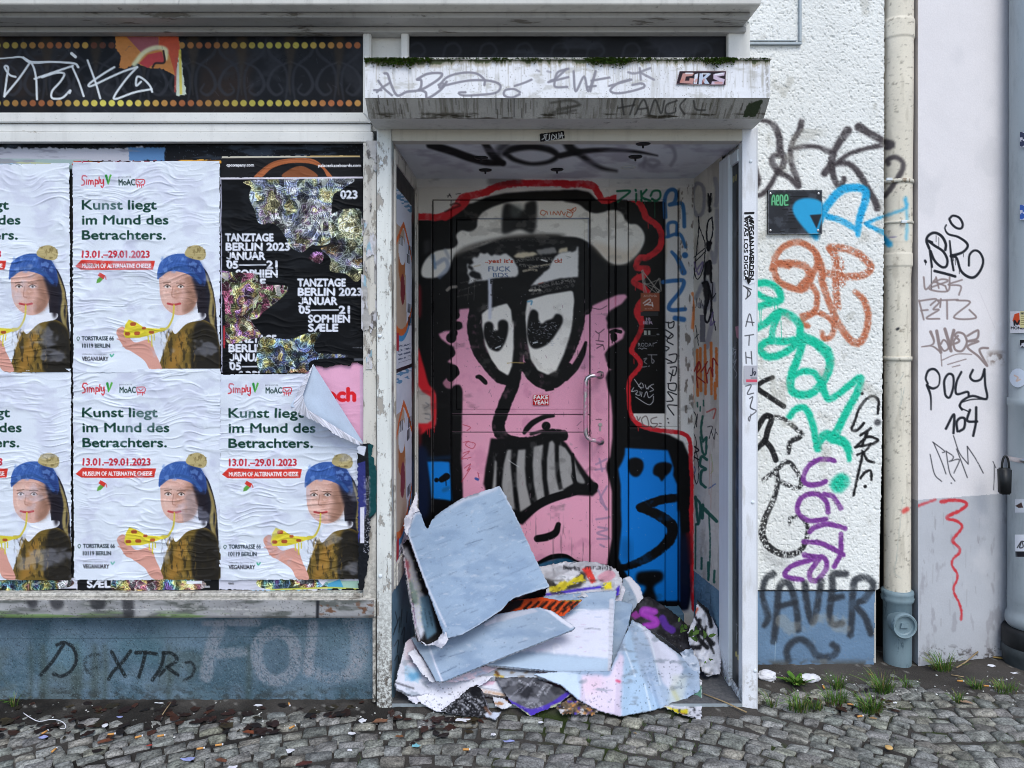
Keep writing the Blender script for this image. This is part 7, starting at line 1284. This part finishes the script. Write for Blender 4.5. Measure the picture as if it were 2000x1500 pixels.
# big drape in front right
c = gcv('a3b5cc', 660); c.fill("E840,1090 1000,1085 1100,1100 1090,1180 1085,1230 990,1155", 'c3d3e6', smooth=False); c.fill("E1095,1100 1240,1105 1290,985 1318,1010 1300,1150 1300,1320 1180,1290 1080,1225 1095,1160", 'dfcfe2', .95, 1, smooth=False, rag=1.5); c.fill("E1105,1120 1200,1110 1190,1180 1110,1190", 'e3b9c6', .4, 6); c.stroke("E1275,1130 1290,1135", 5, 'd8476a', .8, 2); c.fill("E1318,880 1345,870 1400,1100 1520,1300 1300,1320 1310,1100", 'a6bfd8', .9, 2, smooth=False); c.fill("E1380,810 1460,890 1580,985 1620,1070 1560,1190 1510,1140 1440,930", 'd2d3e4', .95, 1.5, smooth=False); c.fill("E1560,1100 1640,1100 1620,1230 1540,1260", 'c2c8c2', .7, 4, smooth=False); c.stroke("E1560,1170 1590,1230", 8, 'b5b070', .45, 4); c.stroke("E1310,950 1350,1050 1370,1110; E1420,1150 1440,1240 1452,1290; E1360,830 1440,900 1500,1150", 2.6, 'd8e2ee', .8, .9); c.speck('3c434e', .02, .8, (1130, 1290, 1380, 1400)); c.blot('7d8794', 10, 24, .64, .72, .6, 661)
t = pile('draped_sheet', 'large grey and pink sheet draped over the right front of the pile'); sheet('sheet', t, "E1355,818 1420,850 1495,920 1605,1000 1697,1088 1706,1180 1600,1240 1450,1285 1295,1312 1180,1282 1080,1228 990,1152 850,1096 1000,1080 1240,1080 1290,960", [('E', 1355, 818, 3.36), ('E', 1495, 920, 3.33), ('E', 1605, 1000, 3.275), ('E', 1697, 1088, 3.19), ('E', 1706, 1180, 3.10), ('E', 1600, 1240, 3.03), ('E', 1450, 1285, 2.965), ('E', 1295, 1312, 2.93), ('E', 1180, 1282, 2.955), ('E', 1080, 1228, 2.985), ('E', 850, 1096, 3.05), ('E', 1240, 1080, 3.05), ('E', 1400, 1050, 3.11)], c, .005, 662, .007, (50, 60), .6, False, step=2.1, crease=.6, folds=(('E1340,830 1318,980 1300,1310', 14, .016), ('E1385,815 1450,960 1515,1260', 16, .018), ('E1460,880 1590,1010 1650,1200', 14, .014), ('E1095,1090 1120,1240', 10, .008), ('E1420,1060 1480,1270', 8, -.01)))
c = wc('d5d5dd', 664); c.fill("E1525,1262 1600,1280 1640,1275 1640,1305 1580,1300", 'd9c92c', smooth=False); c.fill("E1560,1240 1620,1228 1640,1240 1600,1260", 'cfc448', smooth=False); c.blot('2a2a30', 5, 7, .62, .7, .9, 665); c.fill("E1640,1190 1710,1150 1712,1220 1660,1230", '5e8a78', smooth=False); c.blot('3a6a58', 8, 10, .6, .7, .8, 666, (1345, 1340, 1375, 1370, 4)); c.text('299', 1329, 1396, 3.4, 9, '8a2a2a', .04)
t = pile('paper_scrap', 'yellow and white printed scrap under the right end of the draped sheet'); sheet('sheet', t, "E1518,1262 1600,1235 1700,1120 1714,1130 1712,1332 1680,1318 1620,1305", [('E', 1518, 1262, 2.975), ('E', 1600, 1235, 3.045), ('E', 1710, 1125, 3.16), ('E', 1712, 1332, 2.91), ('E', 1620, 1305, 2.935)], c, .003, 667, .006, (14, 14), 1.2, crease=1.0)
c = wc('6a5a4a', 668); c.blot('c98a4a', 5, 8, .55, .65, .9, 669); c.blot('d0d0d8', 5, 8, .58, .66, .9, 670); c.blot('4632b0', 8, 10, .62, .7, .9, 672); c.blot('1f1c1a', 6, 8, .6, .7, .9, 673)
t = pile('paper_scrap', 'shredded brown and orange paper bits under the pink edge of the draped sheet'); sheet('sheet', t, "E960,1265 1040,1215 1085,1235 1180,1290 1150,1308 1060,1300 990,1300", [('E', 960, 1265, 2.96), ('E', 1060, 1222, 2.99), ('E', 1180, 1290, 2.94), ('E', 990, 1300, 2.935)], c, .003, 671, .010, (8, 8), 1.6, crease=2)
for nm, lab, base_, out_, ct_, sd_, prn in (
    ('poster_scrap', 'pale scrap poking out between the speckled sheet and the doorstep', 'd5d3de', "E190,1180 230,1195 262,1240 240,1250 205,1225", [('E', 190, 1180, 3.03), ('E', 262, 1240, 2.99), ('E', 205, 1225, 3.0)], 701, '8a8a96'),
    ('poster_sheet', 'thin dark printed sheet between the white paged slab and the draped sheet', '3c3a44', "E860,1080 1000,1078 1180,1100 1250,1112 1240,1135 1120,1130 980,1125 870,1108", [('E', 860, 1080, 3.09), ('E', 1250, 1112, 3.07), ('E', 980, 1125, 3.06)], 702, 'c9c9d4'),
    ('poster_sheet', 'thin pinkish sheet edge under the long grey slab', 'd9c3cf', "E380,1120 520,1080 650,1035 700,1045 640,1100 500,1130 400,1140", [('E', 380, 1120, 3.0), ('E', 650, 1035, 3.13), ('E', 500, 1130, 3.04)], 703, 'a9b4c8'),
    ('poster_sheet', 'thin white sheet edge sticking out left of the long grey slab', 'dcdce6', "E200,985 240,960 300,1050 345,1135 325,1140 260,1075", [('E', 200, 985, 3.10), ('E', 240, 960, 3.13), ('E', 345, 1135, 3.01), ('E', 260, 1075, 3.04)], 704, '9aa6b8'),
    ('poster_scrap', 'crumpled violet and white scrap right of the crumpled yellow poster', 'c9c8d4', "E1268,640 1300,625 1318,660 1300,720 1275,770 1262,720", [('E', 1268, 640, 3.49), ('E', 1318, 660, 3.47), ('E', 1275, 770, 3.39)], 705, '4a34a8'),
    ('poster_scrap', 'grey torn scrap leaning between the purple lettered poster and the draped sheet', 'aab4c4', "E1600,985 1660,960 1700,1040 1702,1110 1660,1090", [('E', 1600, 985, 3.27), ('E', 1660, 960, 3.27), ('E', 1702, 1110, 3.18)], 706, '6d7a8c'),
    ('poster_scrap', 'small stained scrap on the doorstep below the grey poster', 'cfd0d8', "E640,1215 700,1222 735,1258 690,1275 650,1262", [('E', 640, 1215, 3.02), ('E', 735, 1258, 2.975), ('E', 650, 1262, 2.98)], 707, 'a8744a')):
    c = wc(base_, sd_); c.blot(prn, 8, 14, .56, .66, .85, sd_+1); c.blot('f0f0f4', 5, 10, .64, .7, .5, sd_+2)
    t = pile(nm, lab); sheet('sheet', t, out_, ct_, c, .003, sd_+3, .006, (12, 16), 1.0, crease=1.2)
# long slab across the middle, then the leaning folded bundle
c = gcv('97a9be', 675); c.fill("E860,752 938,770 1062,852 1040,862 990,830 920,775", 'd5d6e2', smooth=False); c.fill("E640,800 850,756 870,775 660,830", 'b5b8c6', .9, smooth=False); c.fill("E590,840 660,800 655,830 600,850", 'd3d4e2', smooth=False); c.stroke("E308,945 340,1040 378,1132", 3.4, 'd9d9e6', .95, .8); c.fill("E215,900 300,940 330,1040 330,1130", '98a6b5', .6, 5)
t = pile('paper_slab', 'long grey slab lying across the middle of the pile'); sheet('slab', t, "E216,905 300,930 395,912 560,850 660,787 865,753 938,768 1062,853 1050,866 700,1004 382,1134 345,1130 305,1050", [('E', 216, 905, 3.17), ('E', 395, 912, 3.14), ('E', 660, 787, 3.24), ('E', 865, 753, 3.26), ('E', 1062, 853, 3.15), ('E', 700, 1004, 3.06), ('E', 382, 1134, 2.965), ('E', 305, 1050, 3.03)], c, .009, 676, .004, step=2.1)
t = pile('folded_bundle', 'large grey folded bundle of pasted posters leaning against the left side, topmost of the pile')
c = wc('141416', 680); c.fill("E175,430 200,440 255,600 300,760 270,780 230,720 205,640", 'b9b9c2', .9, 1, smooth=False, rag=1.5); c.fill("E180,500 205,520 210,620 190,600", '8a3340', .8, 1, rag=2); c.fill("E205,600 250,700 270,800 240,770", '5f7a6a', .6, 2, rag=2); c.fill("E220,730 260,740 290,870 270,920 235,830", 'c9cbd6', .95, 1, smooth=False, rag=1.2); c.fill("E265,700 310,690 350,880 300,920 275,830", '5d7d92', .95, 1.5, smooth=False); c.stroke("E225,735 240,850", 4, '4a1f4a', .8, 1, dry=.4); c.stroke("E285,760 305,850; E310,770 330,860", 2, '23303a', .8, 1, dry=.4); c.speck('c9c9a0', .05, .7, (795, 1090, 825, 1230)); c.stroke("E170,430 205,640 235,830 262,925", 3, 'c9c2cc', .9, 1)
sheet('back_sheet', t, "E172,430 205,400 270,560 335,720 400,862 402,905 350,938 290,945 250,922 228,800 205,660", [('E', 172, 430, 3.22), ('E', 205, 400, 3.26), ('E', 335, 720, 3.22), ('E', 402, 890, 3.12), ('E', 290, 945, 3.06), ('E', 250, 922, 3.06), ('E', 205, 660, 3.13)], c, .006, 681, .008, (30, 20), 1.0, label='dark printed inside of the bundle', crease=1)
c = gcv('8fa3bb', 683, ang=.1); c.fill("E178,290 235,255 275,262 262,275 245,270 215,330 205,400", 'd3d4e0', .95, 1, smooth=False); c.fill("E480,190 672,128 660,150 500,205 400,260", 'c9cbd8', .7, 2, smooth=False); c.stroke("E330,290 400,235 480,192 560,168", 7, '5d5d66', .5, 2, dry=.4); c.stroke("E672,130 760,290 835,450 930,645", 3, 'c4cbd8', .8, 1); c.stroke("E207,385 300,640 396,850", 4, 'c4c8d6', .9, 1); c.stroke("E395,912 480,893 690,760 760,700 930,645", 2.6, 'c9d2e0', .7, 1)
for k in range(220):
    x, y = R.uniform(800, 1060), R.uniform(990, 1230); L = abs(R.normal(0, 10))+2; c.stroke([(x, y), (x+L, y-L*(.55+R.normal(0, .15)))], R.uniform(.8, 1.8), ['8796a8', 'bcc8d6', '76859a'][k % 3], R.uniform(.2, .6), .8)
sheet('front_slab', t, "E182,300 190,282 236,254 262,258 272,280 290,335 305,352 325,305 345,282 400,242 480,192 672,129 700,170 760,290 835,455 930,648 850,672 760,700 722,720 690,762 590,830 480,894 430,905 396,912 340,760 270,570 205,390", [('E', 182, 300, 3.20), ('E', 262, 258, 3.27), ('E', 480, 192, 3.42), ('E', 672, 129, 3.52), ('E', 835, 455, 3.37), ('E', 930, 648, 3.27), ('E', 690, 762, 3.155), ('E', 480, 894, 3.05), ('E', 396, 912, 3.03), ('E', 205, 390, 3.16), ('E', 300, 650, 3.09), ('E', 500, 500, 3.26)], c, .007, 684, .006, (60, 60), .5, step=2.1, crease=.5)
c = wc('d3d2dc', 686); c.blot('9a9caa', 12, 14, .5, .7, .7, 687)
sheet('fold_flap', t, "E268,925 300,945 350,925 395,858 404,905 410,918 376,963 330,945 290,950", [('E', 268, 925, 3.045), ('E', 395, 858, 3.06), ('E', 410, 918, 3.01), ('E', 376, 963, 2.985), ('E', 300, 940, 3.03)], c, .003, 688, .008, (10, 12), .5, label='white folded lower edge', crease=1)
sheet('top_flap', t, "E182,300 205,275 245,155 252,165 250,240 262,258 236,262 215,330 200,385 184,360", [('E', 182, 300, 3.19), ('E', 248, 160, 3.34), ('E', 262, 258, 3.26), ('E', 200, 385, 3.15)], c, .002, 689, .006, (12, 12), .8, label='torn white upper corner', crease=1)
# green sprigs on the pile
for (px, py, s_, l_) in ((1338, 1226, 1.0, 'green leafy sprig lying on the striped crumpled poster, uppermost'), (1364, 1250, 1.1, 'green leafy sprig lying lower on the striped crumpled poster'), (1388, 1292, .6, 'single green leaf near the foot of the striped crumpled poster'), (1418, 1324, .5, 'small dark green leaf on the doorstep by the narrow side window')):
    d = {1338: 3.29, 1364: 3.25, 1388: 3.2, 1418: 3.19}[px]; p = world(px, py, d); V, Fc, C = [], [], []
    for k in range(7 if s_ > .7 else 3):
        q = p+np.array([rnd.gauss(0, .02), rnd.gauss(0, .006)-.005, rnd.gauss(0, .02)])*s_; a = rnd.uniform(0, 6.3); L = rnd.uniform(.009, .017)*s_; b = len(V); u = np.array([math.cos(a), -.3, math.sin(a)])*L; v = np.array([-math.sin(a), -.2, math.cos(a)])*L*.45
        for m_ in (-u, -u*.4+v, u*.5+v*.9, u, u*.5-v*.9, -u*.4-v): V.append(q+m_+np.array([0, rnd.uniform(-.003, .003), 0]))
        Fc.append(tuple(range(b, b+6))); C += [np.array(rnd.choice([(.27, .38, .14), (.33, .44, .18), (.2, .31, .11)]))]*6
    V = np.array(V); V[:, 2] = np.maximum(V[:, 2], .021); tag(obj('green_sprig', V, Fc, M['grass'], None, np.array(C)), l_, 'sprig')

# ================================================================ LITTER
bt_l = 'cigarette butt with orange filter lying on the ground'; first = None
def butt(px, py, a, lab=None, both=False):
    p = gpt(px, py); p[2] = top(p[0], p[1])+.0035; t = thing('cigarette_butt', lab or bt_l, 'cigarette butt', tuple(p), 'cigarette butts on the pavement'); u = np.array([math.cos(a), math.sin(a), 0])
    tube('filter', [p-u*.013, p+u*.009], .0037, M['filter'], t, 8); tube('paper_end', [p+u*.0092, p+u*.014], .0036, M['whitep'], t, 8)
M['filter'] = m_plain('filter_tip', 'd69a55', .7, .15, 300, bmp=None); M['whitep'] = m_plain('white_scrap', 'e2e2e8', .7, .15, 60); M['straw'] = m_plain('dry_twig', 'a08a68', .8, .3, 60); M['teal'] = m_plain('teal_scrap', '7fc0cc', .6, .2, 60); M['lilac'] = m_plain('lilac_scrap', '9fa6d8', .6, .3, 60); M['orange'] = m_plain('citrus_slice', 'd9b070', .6, .25, 120); M['redp'] = m_plain('red_scrap', 'b5463c', .6, .2, 60)
for q in ((565, 1379, -1.1), (88, 1431, 1.3), (106, 1466, 1.5), (218, 1435, .3), (315, 1438, .35), (271, 1440, .6), (392, 1463, .3), (428, 1456, .25), (571, 1421, .9), (911, 1465, 0), (1608, 1342, 1.4), (1876, 1333, -.1), (1927, 1341, -.2), (1662, 1377, -.3), (1680, 1400, .3)): butt(*q)
def scrap(px, py, w_, h_, mat, label, seed, name='paper_scrap', cat='paper scrap', thick=.0012):
    p = gpt(px, py); z = top(p[0], p[1])+.001; r = random.Random(seed); n = 9; V = []; a0 = r.uniform(0, 6.3)
    for lay in (1, 0):
        for i in range(n):
            t = 2*math.pi*i/n+a0; k = 1+(random.Random(seed*50+i).uniform(-.35, .3)); V.append((p[0]+w_*math.cos(t)*k, p[1]+h_*math.sin(t)*k, z+(thick if lay else 0)+.004*random.Random(seed*7+i).random()))
    V += [(p[0], p[1], z+thick+.002), (p[0], p[1], z)]
    Fc = [(2*n, i, (i+1) % n) for i in range(n)]+[(2*n+1, n+(i+1) % n, n+i) for i in range(n)]+[(i, n+i, n+(i+1) % n, (i+1) % n) for i in range(n)]
    tag(obj(name, V, Fc, M[mat], None), label, cat, 'scraps of litter on the pavement')
scrap(905, 1407, .028, .012, 'whitep', 'long white paper scrap in front of the newspaper flap', 1); scrap(709, 1409, .014, .016, 'whitep', 'torn white scrap near the foot of the peeling post', 2); scrap(688, 1434, .012, .009, 'whitep', 'small white scrap right of the bare brown patch', 3); scrap(567, 1467, .016, .018, 'whitep', 'folded white scrap in front of the blue plinth', 4); scrap(505, 1381, .018, .009, 'whitep', 'white scrap on the soil below the faded pink letters', 5); scrap(812, 1457, .014, .013, 'teal', 'teal paper scrap on the cobbles', 6); scrap(964, 1436, .009, .013, 'whitep', 'thin upright white scrap on the cobbles in front of the pile', 7); scrap(994, 1449, .020, .008, 'lilac', 'pale blue paper strip in front of the pile', 8); scrap(82, 1441, .018, .009, 'lilac', 'lilac scrap beside a cigarette butt at the left', 9); scrap(206, 1418, .011, .012, 'whitep', 'white bottle cap like scrap with a red side among the wet leaves', 10); scrap(234, 1403, .012, .006, 'lilac', 'bluish scrap lying among the wet leaves', 11); scrap(368, 1484, .024, .014, 'lilac', 'violet blue torn wrapper near the lower picture edge', 12); scrap(310, 1377, .018, .004, 'whitep', 'thin white paper strip against the blue plinth', 13); scrap(293, 1457, .012, .007, 'redp', 'reddish white scrap between two cobbles', 14); scrap(1624, 1467, .009, .006, 'whitep', 'tiny white scrap on the cobbles right of the porch', 15); scrap(1748, 1374, .008, .007, 'whitep', 'small white scrap right of the grass tufts', 16); scrap(1936, 1305, .016, .01, 'whitep', 'whitish scrap on the soil near the pole foot', 17); scrap(1981, 1319, .014, .006, 'whitep', 'white paper strip by the right picture edge', 18); scrap(1700, 1318, .008, .006, 'redp', 'pinkish scrap on the soil below the blue wall base', 19); scrap(1056, 1412, .010, .006, 'whitep', 'little white scrap at the centre in front of the pile', 20); scrap(1240, 1433, .006, .006, 'straw', 'tiny beige crumb on the cobbles below the draped sheet', 21); scrap(683, 1466, .008, .006, 'whitep', 'pair of tiny white flakes by the moss in the joints', 22); scrap(455, 1499, .02, .01, 'whitep', 'white scrap cut by the lower picture edge', 23)
p = gpt(1736, 1461); z = top(p[0], p[1]); lathe('citrus_slice', [(.0, z), (.012, z), (.0135, z+.003), (.012, z+.006), (.006, z+.0065), (.0, z+.0065)], p[0], p[1], M['orange'], None, 20); tag(bpy.data.objects['citrus_slice'], 'round yellowish slice lying on the cobbles', 'slice')
def leaf(px, py, L, label, col, seed):
    p = gpt(px, py); z = top(p[0], p[1])+.002; r = random.Random(seed); a = r.uniform(-.6, .6); V = [(p[0], p[1], z+.003)]; n = 12
    for i in range(n):
        t = 2*math.pi*i/n; k = 1+.15*math.sin(5*t+seed); u, v = L*math.cos(t)*k, L*.5*math.sin(t)*k*(1 if abs(math.cos(t)) < .95 else .4); V.append((p[0]+u*math.cos(a)-v*math.sin(a), p[1]+u*math.sin(a)+v*math.cos(a), z+.35*abs(v)+r.uniform(0, .002)))
    tag(obj('fallen_leaf', V, [(0, 1+i, 1+(i+1) % n) for i in range(n)], M['leaf'], None, np.ones((n+1, 3))*hx(col)), label, 'leaf', 'fallen leaves lying singly')
leaf(1886, 1373, .024, 'pale brown leaf right of a small grass tuft', '9a7f68', 1); leaf(205, 1450, .026, 'reddish brown leaf on the cobbles at the left', '6b3f2c', 2); leaf(485, 1432, .024, 'orange brown leaf in front of the blue plinth', '7a4128', 3); leaf(432, 1487, .022, 'brown leaf near the lower picture edge left of centre', '6d4430', 4); leaf(742, 1411, .03, 'light brown leaf at the foot of the peeling post', '7a5640', 5); leaf(594, 1494, .028, 'dark red leaf cut by the lower picture edge', '4f2a24', 6); leaf(1705, 1404, .014, 'curled tan leaf in front of the bright grass tuft', '9c7a55', 7); leaf(1950, 1290, .022, 'yellowish leaf between the pinkish wall and the pole foot', 'a88a4a', 8); leaf(780, 1440, .016, 'small orange brown leaf on the cobbles below the peeling post', '7d5233', 9)
def crumple(name, px, py, s, label, seed, sq=(1, .8, .55), col='whitep', cat='tissue'):
    p = gpt(px, py); z = top(p[0], p[1]); bm = bmesh.new(); bmesh.ops.create_icosphere(bm, subdivisions=4, radius=1); rr = np.random.default_rng(seed); ks = rr.normal(0, 2.6, (9, 3)); ph_ = rr.uniform(0, 6, 9)
    for v in bm.verts:
        q = np.array(v.co); k = 1+.16*sum(abs(math.sin(q@ks[i]+ph_[i])) for i in range(9))/2.2-.3; v.co = Vector((p[0]+q[0]*s*sq[0]*k, p[1]+q[1]*s*sq[1]*k, max(z, z+s*sq[2]*(.55+q[2]*k))))
    o = frombm(name, bm, M[col], None, False); tag(o, label, cat)
crumple('tissue', 1581, 1331, .032, 'crumpled white tissue behind the leafy weed', 5, (1.25, .7, .5)); crumple('tissue', 1498, 1328, .034, 'grimy white tissue tucked behind the right post', 6, (1, .8, .6))
tag(tube('plastic_strap', [gpt(a, b, .006+.004*(i % 2)) for i, (a, b) in enumerate(spline([(45, 1392), (60, 1402), (77, 1409), (100, 1405), (118, 1408), (128, 1416), (126, 1423), (118, 1423)], False, 3))], .0016, M['whitep'], None, 6), 'thin white plastic strap curling over the wet leaves at the left', 'strap')
tag(tube('twig', [gpt(1374, 1355, .024)-np.array([0, 0, .0]), gpt(1415, 1371, .024), gpt(1458, 1391, .012)], .003, M['straw'], None, 6), 'thin pale stick across the doorstep corner by the right post', 'twig')
tag(tube('twig', [gpt(1868, 1304, .02), gpt(1885, 1294, .028), gpt(1910, 1273, .05)], .003, M['straw'], None, 6), 'pale stick leaning on the foot of the pinkish wall', 'twig')
tag(tube('twig', [gpt(1858, 1318, .014), gpt(1882, 1322, .014)], .0022, M['straw'], None, 6), 'short dry stalk on the soil right of the grass tuft', 'twig')
tag(tube('twig', [gpt(317, 1396, .016), gpt(325, 1384, .02), gpt(334, 1372, .03)], .002, M['straw'], None, 6), 'dry stalk leaning against the blue plinth', 'twig')
